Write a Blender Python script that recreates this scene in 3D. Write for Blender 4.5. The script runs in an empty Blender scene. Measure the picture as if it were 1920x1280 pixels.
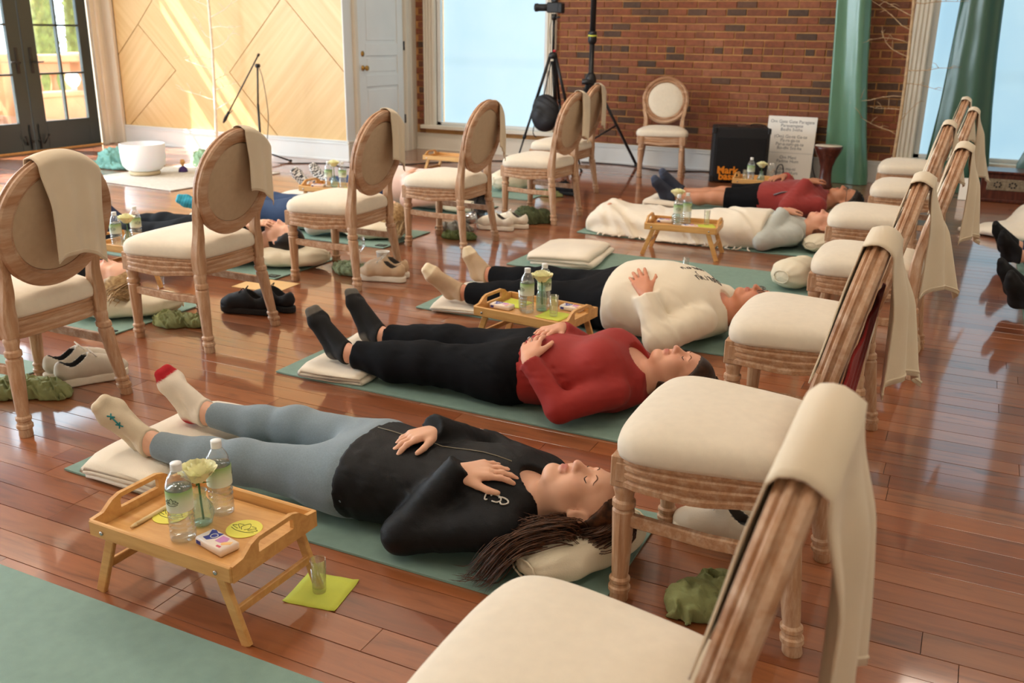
import bpy, bmesh, math, random
import numpy as np
from mathutils import Vector, Matrix
C = bpy.context.scene.collection
SC = bpy.context.scene
PI = math.pi
rnd = random.Random(7)

# ------------------------------------------------------------------ camera, world, light
cd = bpy.data.cameras.new('camera'); cam = bpy.data.objects.new('camera', cd); C.objects.link(cam)
cd.sensor_width = 36; cd.lens = 32.8426; cd.clip_start = 0.05
cam.matrix_world = Matrix(((0.899356, -0.149019, 0.411037, 0), (0.436991, 0.276189, -0.856013, 0),
                           (0.014038, 0.94948, 0.313512, 1.37), (0, 0, 0, 1)))
cd.dof.use_dof = True; cd.dof.focus_distance = 2.7; cd.dof.aperture_fstop = 5.0
SC.camera = cam
SC.view_settings.view_transform = 'Standard'
try: SC.view_settings.look = 'None'
except Exception: pass
SC.view_settings.exposure = -0.14; SC.view_settings.gamma = 1.0; SC.view_settings.use_curve_mapping = False

w = bpy.data.worlds.new('sky'); SC.world = w; w.use_nodes = True
wn = w.node_tree; bg = wn.nodes['Background']
bg.inputs[0].default_value = (0.72, 0.87, 1.0, 1); bg.inputs[1].default_value = 6.5

def lamp(kind, name, loc, energy, color, size=None, size_y=None, direction=(0, 0, -1)):
    l = bpy.data.lights.new(name, kind); o = bpy.data.objects.new(name, l); C.objects.link(o)
    l.energy = energy; l.color = color; o.location = loc
    if kind == 'AREA':
        l.size = size
        if size_y: l.shape = 'RECTANGLE'; l.size_y = size_y
    o.rotation_euler = Vector(direction).to_track_quat('-Z', 'Y').to_euler()
    return o
sun = lamp('SUN', 'sun', (-20, 0, 20), 40.0, (1.0, 0.91, 0.80), direction=(1, 0.29, -1.33))
sun.data.angle = 0.009
for lx, ly in ((-6.6, 1.2), (-6.6, 4.6), (-3.2, 1.0), (-3.2, 4.2), (-3.2, 7.2), (0.6, 0.6), (0.6, 4.2), (0.6, 7.4)):
    lamp('AREA', 'ceiling_lamp', (lx, ly, 4.05), 26 if lx > 0 else 43, (1.0, 0.87, 0.72), 0.9)
# daylight through the tall windows that go on along the left wall and behind the camera
for ly in (0.2, 2.6, 5.0):
    lamp('AREA', 'window_daylight', (-9.45, ly, 1.9), 160, (0.74, 0.88, 1.0), 1.5, 2.6, direction=(1, 0, -0.1))

# ------------------------------------------------------------------ materials
def lin(c):
    return tuple(((v/255)/12.92 if v/255 <= 0.04045 else ((v/255+0.055)/1.055)**2.4) for v in c) + (1,)
class NT:
    def __init__(s, name):
        s.m = bpy.data.materials.new(name); s.m.use_nodes = True; s.t = s.m.node_tree
        s.b = s.t.nodes['Principled BSDF']; s.out = s.t.nodes['Material Output']
    def n(s, ty, **k):
        x = s.t.nodes.new(ty)
        for a, v in k.items():
            if a in x.inputs.keys() if hasattr(x.inputs, 'keys') else False: x.inputs[a].default_value = v
            else: setattr(x, a, v)
        return x
    def l(s, a, b): s.t.links.new(a, b)
    def coords(s, kind='Object', scale=(1, 1, 1), rot=(0, 0, 0), loc=(0, 0, 0)):
        tc = s.n('ShaderNodeTexCoord'); mp = s.n('ShaderNodeMapping')
        mp.inputs['Scale'].default_value = scale; mp.inputs['Rotation'].default_value = rot; mp.inputs['Location'].default_value = loc
        s.l(tc.outputs[kind], mp.inputs[0]); return mp.outputs[0]
    def noise(s, vec, scale, detail=3, rough=0.5, dist=0):
        x = s.n('ShaderNodeTexNoise'); x.inputs['Scale'].default_value = scale; x.inputs['Detail'].default_value = detail
        x.inputs['Roughness'].default_value = rough; x.inputs['Distortion'].default_value = dist
        s.l(vec, x.inputs['Vector']); return x.outputs[0]
    def ramp(s, fac, stops):
        x = s.n('ShaderNodeValToRGB'); e = x.color_ramp.elements
        while len(e) < len(stops): e.new(0.5)
        for i, (p, c) in enumerate(stops): e[i].position = p; e[i].color = c
        s.l(fac, x.inputs[0]); return x.outputs[0]
    def mix(s, a, b, fac, mode='MIX'):
        x = s.n('ShaderNodeMix'); x.data_type = 'RGBA'; x.blend_type = mode
        for v, i in ((fac, 0), (a, 6), (b, 7)):
            if isinstance(v, (tuple, float, int)): x.inputs[i].default_value = v
            else: s.l(v, x.inputs[i])
        return x.outputs[2]
    def bump(s, h, strength, dist=0.01):
        x = s.n('ShaderNodeBump'); x.inputs['Strength'].default_value = strength; x.inputs['Distance'].default_value = dist
        s.l(h, x.inputs['Height']); s.l(x.outputs[0], s.b.inputs['Normal'])
    def base(s, c):
        if isinstance(c, tuple): s.b.inputs['Base Color'].default_value = c
        else: s.l(c, s.b.inputs['Base Color'])
def shade(c, k): return tuple(min(1, v*k) for v in c[:3]) + (1,)

def mat(name, rgb, rough=0.6, var=0.12, vs=6, bump=0, bs=60, metal=0, spec=None, sheen=0, stretch=(1, 1, 1), coat=0, sub=0):
    t = NT(name); c = lin(rgb); b = t.b
    b.inputs['Roughness'].default_value = rough; b.inputs['Metallic'].default_value = metal
    if spec is not None: b.inputs['Specular IOR Level'].default_value = spec
    if sheen: b.inputs['Sheen Weight'].default_value = sheen
    if coat: b.inputs['Coat Weight'].default_value = coat; b.inputs['Coat Roughness'].default_value = 0.1
    if sub: b.inputs['Subsurface Weight'].default_value = sub; b.inputs['Subsurface Radius'].default_value = (0.012, 0.004, 0.002); b.inputs['Subsurface Scale'].default_value = 1.0
    v = t.coords('Object', stretch)
    t.base(t.ramp(t.noise(v, vs, 4), [(0.3, shade(c, 1-var)), (0.7, shade(c, 1+var))]))
    if bump: t.bump(t.noise(v, bs, 3), bump, 0.004)
    return t.m

def glass_mat(name, tint=(1, 1, 1), alpha=0.9, rough=0.03, body=(0.9, 0.95, 0.95)):
    t = NT(name); t.t.nodes.remove(t.b)
    tr = t.n('ShaderNodeBsdfTransparent'); tr.inputs[0].default_value = tint + (1,)
    gl = t.n('ShaderNodeBsdfGlossy'); gl.inputs['Roughness'].default_value = rough
    df = t.n('ShaderNodeBsdfDiffuse'); df.inputs[0].default_value = body + (1,)
    m1 = t.n('ShaderNodeMixShader'); m1.inputs[0].default_value = 1-alpha
    t.l(tr.outputs[0], m1.inputs[1]); t.l(df.outputs[0], m1.inputs[2])
    lw = t.n('ShaderNodeLayerWeight'); lw.inputs[0].default_value = 0.35
    m2 = t.n('ShaderNodeMixShader'); t.l(lw.outputs['Facing'], m2.inputs[0])
    mul = t.n('ShaderNodeMath'); mul.operation = 'MULTIPLY_ADD'; mul.inputs[1].default_value = 0.55; mul.inputs[2].default_value = 0.05
    t.l(lw.outputs['Facing'], mul.inputs[0]); t.l(mul.outputs[0], m2.inputs[0])
    t.l(m1.outputs[0], m2.inputs[1]); t.l(gl.outputs[0], m2.inputs[2]); t.l(m2.outputs[0], t.out.inputs[0])
    return t.m

def wood_mat(name, light, dark, wash=None, rough=0.5, axis=0, scale=1.0, bump=0.15):
    """streaky grain along an object axis, with optional lime wash"""
    t = NT(name); s = [14*scale]*3; s[axis] = 1.6*scale
    v = t.coords('Object', tuple(s))
    g = t.noise(v, 3.0, 6, 0.6, 0.6)
    col = t.ramp(g, [(0.32, lin(dark)), (0.66, lin(light))])
    if wash:
        w2 = t.ramp(t.noise(t.coords('Object', tuple(x*1.3 for x in s)), 2.2, 5, 0.7), [(0.45, (0, 0, 0, 1)), (0.75, (1, 1, 1, 1))])
        col = t.mix(col, lin(wash), w2)
    t.base(col); t.b.inputs['Roughness'].default_value = rough
    if bump: t.bump(g, bump, 0.003)
    return t.m

def piece_mat(name, stops, rough, kind, rnd_src='object', coat=0, mortar=False):
    """planks / bricks: one tone per piece, plus grain"""
    t = NT(name)
    if rnd_src == 'object':
        r = t.n('ShaderNodeObjectInfo').outputs['Random']
    else:
        a = t.n('ShaderNodeAttribute'); a.attribute_name = 'tone'; r = a.outputs['Fac']
    tone = t.ramp(r, stops)
    geo = t.n('ShaderNodeNewGeometry')
    off = t.n('ShaderNodeVectorMath'); off.operation = 'SCALE'; off.inputs[0].default_value = (13.7, 5.1, 7.3); t.l(r, off.inputs[3])
    ad = t.n('ShaderNodeVectorMath'); ad.operation = 'ADD'; t.l(geo.outputs['Position'], ad.inputs[0]); t.l(off.outputs[0], ad.inputs[1])
    mp = t.n('ShaderNodeMapping'); t.l(ad.outputs[0], mp.inputs[0])
    if kind == 'plank':
        mp.inputs['Scale'].default_value = (0.9, 9, 1)
        g = t.noise(mp.outputs[0], 2.6, 7, 0.62, 1.2)
        gd = t.ramp(g, [(0.28, (0.54, 0.50, 0.46, 1)), (0.45, (0.90, 0.88, 0.86, 1)), (0.70, (1.16, 1.13, 1.1, 1))])
        col = t.mix(tone, gd, 1.0, 'MULTIPLY')
        mp2 = t.n('ShaderNodeMapping'); mp2.inputs['Scale'].default_value = (2, 7, 1); t.l(ad.outputs[0], mp2.inputs[0])
        k = t.ramp(t.noise(mp2.outputs[0], 2.3, 2), [(0.24, (0.35, 0.32, 0.3, 1)), (0.33, (1, 1, 1, 1))])
        col = t.mix(col, k, 0.6, 'MULTIPLY')
        t.bump(g, 0.05, 0.002)
        rr = t.n('ShaderNodeMapRange'); rr.inputs[3].default_value = rough-0.05; rr.inputs[4].default_value = rough+0.12
        t.l(g, rr.inputs[0]); t.l(rr.outputs[0], t.b.inputs['Roughness'])
    else:
        g = t.noise(mp.outputs[0], 26, 5, 0.6)
        gd = t.ramp(g, [(0.25, (0.65, 0.62, 0.6, 1)), (0.6, (1.05, 1.03, 1.0, 1)), (0.8, (1.3, 1.25, 1.2, 1))])
        col = t.mix(tone, gd, 1.0, 'MULTIPLY'); t.bump(g, 0.5, 0.004)
        t.b.inputs['Roughness'].default_value = rough
    t.base(col)
    if coat: t.b.inputs['Coat Weight'].default_value = coat; t.b.inputs['Coat Roughness'].default_value = 0.075; t.b.inputs['Coat IOR'].default_value = 1.7
    return t.m

PLANK = [(0.0, lin((124, 66, 34))), (0.3, lin((142, 80, 44))), (0.7, lin((158, 94, 54))), (1.0, lin((146, 92, 60)))]
BRICK = [(0.0, lin((82, 64, 54))), (0.15, lin((100, 74, 60))), (0.20, lin((122, 74, 54))), (0.55, lin((144, 86, 60))), (0.85, lin((134, 76, 52))), (1.0, lin((154, 98, 72)))]
m_plank = piece_mat('oak_plank', PLANK, 0.36, 'plank', 'object', 1.0)
m_plank_s = piece_mat('oak_plank_joined', PLANK, 0.36, 'plank', 'attr', 1.0)
m_brick = piece_mat('red_brick', BRICK, 0.85, 'brick', 'object')
m_brick_s = piece_mat('red_brick_joined', BRICK, 0.85, 'brick', 'attr')
m_mortar = mat('mortar', (190, 142, 88), 0.9, 0.15, 9, 0.5, 80)
m_gap = mat('joint_dark', (45, 26, 16), 0.7)
m_white = mat('white_paint', (226, 228, 226), 0.45, 0.03, 3)
m_cream = mat('cream_paint', (222, 214, 198), 0.5, 0.03, 3)
m_plaster = mat('plaster', (222, 212, 194), 0.8, 0.04, 2)
m_black = mat('black_metal', (22, 23, 26), 0.4, 0.1)
m_blackp = mat('black_plastic', (20, 20, 23), 0.5, 0.1)
m_tolex = mat('black_vinyl', (16, 16, 19), 0.7, 0.1, 20, 0.5, 400)
m_doorpaint = mat('dark_door_paint', (46, 56, 58), 0.35, 0.06, 3)
m_brass = mat('brass', (190, 150, 80), 0.25, 0.05, metal=1)
m_chrome = mat('steel', (190, 192, 195), 0.2, 0.05, metal=1)
m_glass = glass_mat('clear_glass', (0.98, 1.0, 1.0), 0.97)
m_pane = glass_mat('window_glass', (0.97, 1.0, 1.0), 0.99, 0.01)
m_chairwood = wood_mat('limed_oak', (190, 148, 112), (158, 114, 80), (212, 184, 158), 0.5, 2, 1.0, 0.08)
m_chairwood_h = wood_mat('limed_oak_rail', (188, 146, 110), (160, 116, 82), (208, 180, 154), 0.5, 1, 1.0, 0.08)
m_chairwood_r = wood_mat('limed_oak_ring', (184, 140, 104), (150, 104, 70), (212, 184, 158), 0.5, 1, 0.42, 0.08)
m_linen = mat('cream_linen', (224, 212, 192), 0.9, 0.03, 40, 0.25, 900, sheen=0.2)
m_backlinen = mat('beige_linen', (188, 164, 136), 0.9, 0.04, 40, 0.25, 900)
m_cloth = mat('natural_cotton', (224, 208, 182), 0.95, 0.05, 5, 0.3, 700, sheen=0.2)
m_blanket = mat('cream_cotton', (236, 224, 204), 0.95, 0.05, 5, 0.35, 300, sheen=0.3)
m_pillow = mat('pillow_cotton', (226, 216, 192), 0.9, 0.04, 5, 0.25, 300)
m_mat = mat('sage_mat', (126, 154, 142), 0.75, 0.05, 30, 0.35, 900)
m_bamboo = wood_mat('bamboo', (222, 172, 106), (200, 144, 80), None, 0.4, 0, 0.8, 0.05)
m_scarf = mat('green_cotton', (134, 140, 92), 0.9, 0.15, 10, 0.3, 200)
m_teal = mat('teal_gauze', (112, 160, 150), 0.9, 0.15, 12, 0.4, 200)

# ------------------------------------------------------------------ helpers
def obj(name, bm, m, parent=None, smooth=True, loc=None):
    if isinstance(bm, bpy.types.Mesh): me = bm
    else:
        bm.normal_update(); me = bpy.data.meshes.new(name); bm.to_mesh(me); bm.free()
        for q in me.polygons: q.use_smooth = smooth
    if m is not None and not me.materials:
        for mm in (m if isinstance(m, (list, tuple)) else [m]): me.materials.append(mm)
    o = bpy.data.objects.new(name, me); C.objects.link(o)
    if parent is not None: o.parent = parent
    if loc: o.location = loc
    return o
def sharpen(o, deg=32):
    try: o.data.set_sharp_from_angle(angle=math.radians(deg))
    except Exception: pass
    return o
def thing(name, label, cat, loc=(0, 0, 0), rz=0, group=None):
    o = bpy.data.objects.new(name, None); C.objects.link(o); o.empty_display_size = 0.05
    o.location = loc; o.rotation_euler = (0, 0, rz); o['label'] = label; o['category'] = cat
    if group: o['group'] = group
    return o
def tag(o, label, cat, group=None):
    o['label'] = label; o['category'] = cat
    if group: o['group'] = group
    return o
def struct(name, bm, m, parent=None, smooth=False):
    o = obj(name, bm, m, parent, smooth)
    if parent is None: o['kind'] = 'structure'
    return o
def dup(root, loc, rz=0, label=None, group=None):
    r = root.copy(); C.objects.link(r); r.location = loc; r.rotation_euler = (0, 0, rz)
    if label: r['label'] = label
    if group: r['group'] = group
    for ch in list(root.children):
        c = ch.copy(); C.objects.link(c); c.parent = r
        for g in list(ch.children):
            d = g.copy(); C.objects.link(d); d.parent = c
    return r
def quads(bm, rings, close=True, cap0=False, cap1=False):
    vs = [[bm.verts.new(p) for p in r] for r in rings]
    n = len(vs[0])
    for a, b in zip(vs[:-1], vs[1:]):
        for i in range(n if close else n-1):
            j = (i+1) % n
            try: bm.faces.new((a[i], a[j], b[j], b[i]))
            except ValueError: pass
    if cap0: bm.faces.new(list(reversed(vs[0])))
    if cap1: bm.faces.new(vs[-1])
    return vs
def box(bm, x0, x1, y0, y1, z0, z1, bev=0.0, mx=None):
    before = set(bm.verts)
    r = bmesh.ops.create_cube(bm, size=1)
    for v in r['verts']:
        v.co = Vector(((x0+x1)/2+v.co.x*(x1-x0), (y0+y1)/2+v.co.y*(y1-y0), (z0+z1)/2+v.co.z*(z1-z0)))
    if bev:
        es = list({e for v in r['verts'] for e in v.link_edges})
        bmesh.ops.bevel(bm, geom=es, offset=bev, segments=1, affect='EDGES')
    if mx is not None:
        for v in bm.verts:
            if v not in before: v.co = mx @ v.co
    return bm
def B(*a, **k): return box(bmesh.new(), *a, **k)
def lathe(bm, prof, n=20, mx=None, flute=None, cap=True):
    rings = []
    for r, z in prof:
        ring = []
        for i in range(n):
            t = 2*PI*i/n; rr = r
            if flute and flute[0] < z < flute[1]: rr = r*(1-0.09*(0.5+0.5*math.cos(t*flute[2])))
            p = Vector((rr*math.cos(t), rr*math.sin(t), z)); ring.append(mx @ p if mx is not None else p)
        rings.append(ring)
    quads(bm, rings, True, cap, cap)
    return bm
def tube(bm, pts, rad, n=8, flat=None, cap=True, up=Vector((0, 0, 1))):
    pts = [Vector(p) for p in pts]; k = len(pts)
    if not hasattr(rad, '__len__'): rad = [rad]*k
    rings = []; prev = None
    for i in range(k):
        d = (pts[min(i+1, k-1)]-pts[max(i-1, 0)])
        if d.length < 1e-9: d = Vector((0, 0, 1))
        d.normalize()
        u = (prev if prev is not None else up); u = u-d*u.dot(d)
        if u.length < 1e-4: u = Vector((1, 0, 0))-d*d.x
        u.normalize(); prev = u; s = d.cross(u)
        ring = []
        for j in range(n):
            t = 2*PI*j/n; a, b = math.cos(t)*rad[i], math.sin(t)*rad[i]
            if flat: b *= flat
            ring.append(pts[i]+s*a+u*b)
        rings.append(ring)
    quads(bm, rings, True, cap, cap)
    return bm
def bar(bm, pts, w, h, up=Vector((0, 0, 1))):
    """rectangular section along a polyline"""
    pts = [Vector(p) for p in pts]; k = len(pts); rings = []
    for i in range(k):
        d = (pts[min(i+1, k-1)]-pts[max(i-1, 0)]).normalized()
        u = (up-d*up.dot(d)).normalized(); s = d.cross(u)
        ww = w[i] if hasattr(w, '__len__') else w; hh = h[i] if hasattr(h, '__len__') else h
        c = min(ww, hh)*0.16
        rings.append([pts[i]+s*a*1+u*b for a, b in ((-ww/2+c, -hh/2), (ww/2-c, -hh/2), (ww/2, -hh/2+c), (ww/2, hh/2-c), (ww/2-c, hh/2), (-ww/2+c, hh/2), (-ww/2, hh/2-c), (-ww/2, -hh/2+c))])
    quads(bm, rings, True, True, True)
    return bm
def prism(bm, poly, y0, y1, f=lambda a, b, t: (a, t, b)):
    """2-D polygon extruded; f maps (u, v, depth) to 3-D"""
    a = [bm.verts.new(f(u, v, y0)) for u, v in poly]; b = [bm.verts.new(f(u, v, y1)) for u, v in poly]
    n = len(poly)
    fs = [bm.faces.new(a), bm.faces.new(list(reversed(b)))]
    for i in range(n): bm.faces.new((a[i], b[i], b[(i+1) % n], a[(i+1) % n]))
    bmesh.ops.recalc_face_normals(bm, faces=bm.faces[:])
    return bm
def smoothstep(x): x = max(0, min(1, x)); return x*x*(3-2*x)
def catmull(pts, n=8):
    pts = [Vector(p) for p in pts]; out = []
    for i in range(len(pts)-1):
        p0, p1, p2, p3 = pts[max(i-1, 0)], pts[i], pts[i+1], pts[min(i+2, len(pts)-1)]
        for k in range(n):
            t = k/n
            out.append(0.5*((2*p1)+(p2-p0)*t+(2*p0-5*p1+4*p2-p3)*t*t+(3*p1-p0-3*p2+p3)*t**3))
    out.append(pts[-1]); return out
def wob(x, y, z, f=1.0, seed=0.0):
    s = seed*1.7
    return (math.sin(x*f*7.1+1.3*math.sin(y*f*5.3+s)+s)+math.sin(y*f*8.3+1.1*math.sin(z*f*6.1+s)+2+s)+math.sin(z*f*7.7+1.2*math.sin(x*f*4.7+s)+4))/3

# ------------------------------------------------------------------ setting: floor
fl = struct('floor', B(-9.75, 3.4, -2.2, 10.1, -0.10, -0.012), m_gap)
PW = 0.0975
near, far = [], []
yrow = -2.1; k = 0
while yrow < 10.0:
    x = -9.65-rnd.random()*1.4
    while x < 3.3:
        ln = rnd.choice((0.55, 0.8, 1.1, 1.4, 1.7, 2.0))
        x1 = min(x+ln, 3.3); x0 = max(x, -9.65)
        if x1-x0 > 0.05:
            yc = yrow+PW/2
            # in view roughly when between the frame's side rays
            vis = yc > 0.85 and (x0 < 0.6+0.0*yc) and x1 > -1.75*yc-0.25
            (near if vis and yc < 4.7 else far).append((x0, x1, yrow))
        x += ln
    yrow += PW
near.sort(key=lambda t: (t[2]))
far += near[300:]; near = near[:300]
bmu = B(0, 1, 0, PW-0.0016, -0.02, 0, 0); me_plank = None
for v in bmu.verts: pass
def plank_bm(bm, x0, x1, y0, dz):
    g = 0.0008; c = 0.0003
    rings = []
    for xx, zz in ((0, 0),):
        pass
    a, b, y1 = x0+g, x1-g, y0+PW-2*g
    lo = [(a, y0+g, -0.02), (b, y0+g, -0.02), (b, y1, -0.02), (a, y1, -0.02)]
    mi = [(p, q, -c+dz) for p, q, _ in lo]
    tp = [(a+c, y0+g+c, dz), (b-c, y0+g+c, dz), (b-c, y1-c, dz), (a+c, y1-c, dz)]
    quads(bm, [lo, mi, tp], True, False, True)
bmu.free()
pl_mesh = {}
for x0, x1, y0 in near:
    ln = round(x1-x0, 2)
    if ln not in pl_mesh:
        bm = bmesh.new(); plank_bm(bm, 0, x1-x0, 0, 0); bm.normal_update(); me = bpy.data.meshes.new('plank'); bm.to_mesh(me); bm.free()
        me.materials.append(m_plank); pl_mesh[ln] = me
    o = bpy.data.objects.new('plank', pl_mesh[ln]); C.objects.link(o); o.parent = fl
    o.location = (x0, y0, -rnd.random()*0.0006)
def stuffed(name, items, fn, m, parent):
    bm = bmesh.new(); tones = []
    for it in items:
        n0 = len(bm.faces); fn(bm, it); tones += [rnd.random()]*(len(bm.faces)-n0)
    me = bpy.data.meshes.new(name); bm.to_mesh(me); bm.free()
    at = me.attributes.new('tone', 'FLOAT', 'FACE'); at.data.foreach_set('value', tones)
    o = obj(name, me, m, parent); o['kind'] = 'stuff'; return o
stuffed('far_planks', far, lambda bm, it: plank_bm(bm, it[0], it[1], it[2], -rnd.random()*0.0006), m_plank_s, fl)

# ------------------------------------------------------------------ setting: walls
CZ = 4.2
struct('ceiling', B(-9.9, 3.6, -2.4, 10.3, CZ, CZ+0.1), m_plaster)
struct('wall_right', B(3.3, 3.5, -2.3, 10.2, 0, CZ), m_plaster)
struct('wall_front', B(-9.8, 3.4, -2.35, -2.15, 0, CZ), m_plaster)
# back wall: piers round two window openings
bmw = bmesh.new()
WX0, WX1, WZ0, WZ1 = -5.86, -4.42, 0.30, 3.2
VX0, VX1 = -0.50, 2.3
for a, b, c, d in ((-6.2, WX0, 0, CZ), (WX0, WX1, 0, WZ0), (WX0, WX1, WZ1, CZ), (WX1, VX0, 0, CZ), (VX0, VX1, 0, WZ0-0.03), (VX0, VX1, WZ1, CZ), (VX1, 3.4, 0, CZ)):
    box(bmw, a, b, 10.02, 10.22, c, d)
wb = struct('wall_back', bmw, m_mortar)
ROW = 0.0745; BL = 0.2035
def brick_bm(bm, x0, x1, z0, dy):
    y = 10.008+dy; g = 0.003
    a = [(x0, 10.03, z0), (x1, 10.03, z0), (x1, 10.03, z0+0.0615), (x0, 10.03, z0+0.0615)]
    b = [(x0, y+g, z0), (x1, y+g, z0), (x1, y+g, z0+0.0615), (x0, y+g, z0+0.0615)]
    c = [(x0+g, y, z0+g), (x1-g, y, z0+g), (x1-g, y, z0+0.0615-g), (x0+g, y, z0+0.0615-g)]
    quads(bm, [a, b, c], True, False, True)
bn, bf = [], []
row = 0; z = 0.225-3*ROW
while z < CZ-0.06:
    head = row % 7 == 2; pit = BL/2 if head else BL
    x = -6.15+(0.05 if row % 2 else 0.05-BL/2)
    while x < 3.3:
        a, b = max(x+rnd.uniform(-.003, .003), -6.135), min(x+pit-0.012+rnd.uniform(-.004, .004), 3.29)
        for w0, w1 in ((-6.13, -6.02), (-4.325, -0.655), (2.3, 3.29)):
            p, q = max(a, w0), min(b, w1)
            if q-p > 0.02:
                it = (p, q, z)
                seen = z > 0.18 and z < 1.76 and w0 > -5 and w1 < 0 and not (-1.3 < (p+q)/2 < -1.02)
                (bn if seen else bf).append(it)
        x += pit
    z += ROW; row += 1
bn.sort(key=lambda t: -(t[1]-t[0]))
bf += bn[300:]; bn = bn[:300]
br_mesh = {}
for p, q, z in bn:
    key = round(q-p, 2)
    if key not in br_mesh:
        bm = bmesh.new(); brick_bm(bm, 0, q-p, 0, 0); bm.normal_update(); me = bpy.data.meshes.new('brick'); bm.to_mesh(me); bm.free()
        me.materials.append(m_brick); br_mesh[key] = me
    o = bpy.data.objects.new('brick', br_mesh[key]); C.objects.link(o); o.parent = wb
    o.location = (p, rnd.uniform(-.003, .003), z+rnd.uniform(-.002, .002))
stuffed('brick_courses', bf, lambda bm, it: brick_bm(bm, it[0], it[1], it[2], rnd.uniform(-.003, .003)), m_brick_s, wb)

def baseboard(name, x0, x1, y, h=0.215, m=m_white, axis='x', sgn=-1):
    bm = bmesh.new()
    for d0, z0, z1 in ((0.022, 0, h*0.80), (0.03, 0, h*0.10), (0.030, h*0.80, h*0.86), (0.018, h*0.86, h*0.93), (0.028, h*0.93, h)):
        if axis == 'x': box(bm, x0, x1, min(y, y+sgn*d0), max(y, y+sgn*d0), z0, z1, 0.002)
        else: box(bm, min(y, y+sgn*d0), max(y, y+sgn*d0), x0, x1, z0, z1, 0.002)
    return struct(name, bm, m)
baseboard('baseboard_back', -4.33, -0.66, 10.012)
baseboard('baseboard_window', -6.13, -4.30, 10.012, 0.20, m_cream)
baseboard('baseboard_right', -0.53, 3.3, 10.012, 0.21, m_white)

def fluted(bm, x0, x1, y, z0, z1):
    """flat casing with three raised reeds, facing -y"""
    box(bm, x0, x1, y-0.022, y+0.03, z0, z1)
    n = 4; wd = (x1-x0)/(n*1.6)
    for i in range(n):
        c = x0+(x1-x0)*(i+0.5)/n
        box(bm, c-wd/2, c+wd/2, y-0.036, y-0.02, z0, z1, 0.004)
def big_window(no, x0, x1, z0, z1, cl, cr, glow):
    """casing cl / cr wide, sash, glass panes, and the lit roller shade behind"""
    bm = bmesh.new(); y = 10.0
    fluted(bm, x0-cl, x0, y, z0-0.03, z1+0.1); fluted(bm, x1, x1+cr, y, z0-0.03, z1+0.1); box(bm, x0-cl, x1+cr, y-0.03, y+0.03, z1, z1+0.16)
    w_ = struct('window_%d' % no, bm, m_cream)
    obj('sill', B(x0-cl-0.03, x1+cr+0.03, y-0.075, y+0.05, z0-0.045, z0, 0.006), m_cream, w_, False)
    bm = bmesh.new(); box(bm, x0, x1, y+0.03, y+0.09, z0, z0+0.035); box(bm, x0, x0+0.05, y+0.03, y+0.09, z0, z1); box(bm, x1-0.05, x1, y+0.03, y+0.09, z0, z1); box(bm, x0, x1, y+0.03, y+0.09, z1-0.05, z1)
    obj('sash', bm, m_white, w_, False)
    bm = bmesh.new()
    z = z0+0.52
    while z < z1-0.2: box(bm, x0+0.05, x1-0.05, y+0.165, y+0.19, z-0.012, z+0.012); z += 0.52
    n = 2 if x1-x0 < 2 else 3
    for i in range(1, n): xx = x0+(x1-x0)*i/n; box(bm, xx-0.012, xx+0.012, y+0.165, y+0.19, z0, z1)
    obj('muntin', bm, m_white, w_, False)
    obj('pane', B(x0+0.02, x1-0.02, y+0.193, y+0.199, z0, z1), m_pane, w_, False)
    bm = bmesh.new(); nx, nz = 24, 30
    quads(bm, [[(x0+0.045+(x1-x0-0.09)*i/nx, y+0.125+0.006*math.sin(i*0.8)*math.cos(j*0.5), z0+0.02+(z1-z0-0.04)*j/nz) for i in range(nx+1)] for j in range(nz+1)], False)
    obj('roller_shade', bm, glow, w_)
def glow_mat(name, c0, c1, strength):
    t = NT(name); v = t.coords('Object', (1, 1, 1))
    n = t.noise(v, 1.3, 3); b2 = t.n('ShaderNodeTexWave'); b2.bands_direction = 'Z'; b2.inputs['Scale'].default_value = 0.302; b2.inputs['Distortion'].default_value = 0.0
    t.l(v, b2.inputs[0])
    col = t.ramp(n, [(0.3, lin(c0)), (0.7, lin(c1))])
    dk = t.ramp(b2.outputs[0], [(0.0, (0.93, 0.94, 0.93, 1)), (0.05, (1, 1, 1, 1))])
    col = t.mix(col, dk, 1.0, 'MULTIPLY')
    t.base(lin((120, 126, 128))); t.b.inputs['Roughness'].default_value = 0.9
    t.l(col, t.b.inputs['Emission Color']); t.b.inputs['Emission Strength'].default_value = strength
    return t.m
m_shade1 = glow_mat('daylit_shade', (188, 228, 245), (204, 237, 250), 1.10)
m_shade2 = glow_mat('daylit_shade_blue', (174, 221, 245), (196, 235, 250), 0.94)
big_window(1, WX0, WX1, WZ0, WZ1, 0.155, 0.11, m_shade1)
big_window(2, VX0, VX1, WZ0-0.03, WZ1, 0.16, 0.16, m_shade2)

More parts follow.
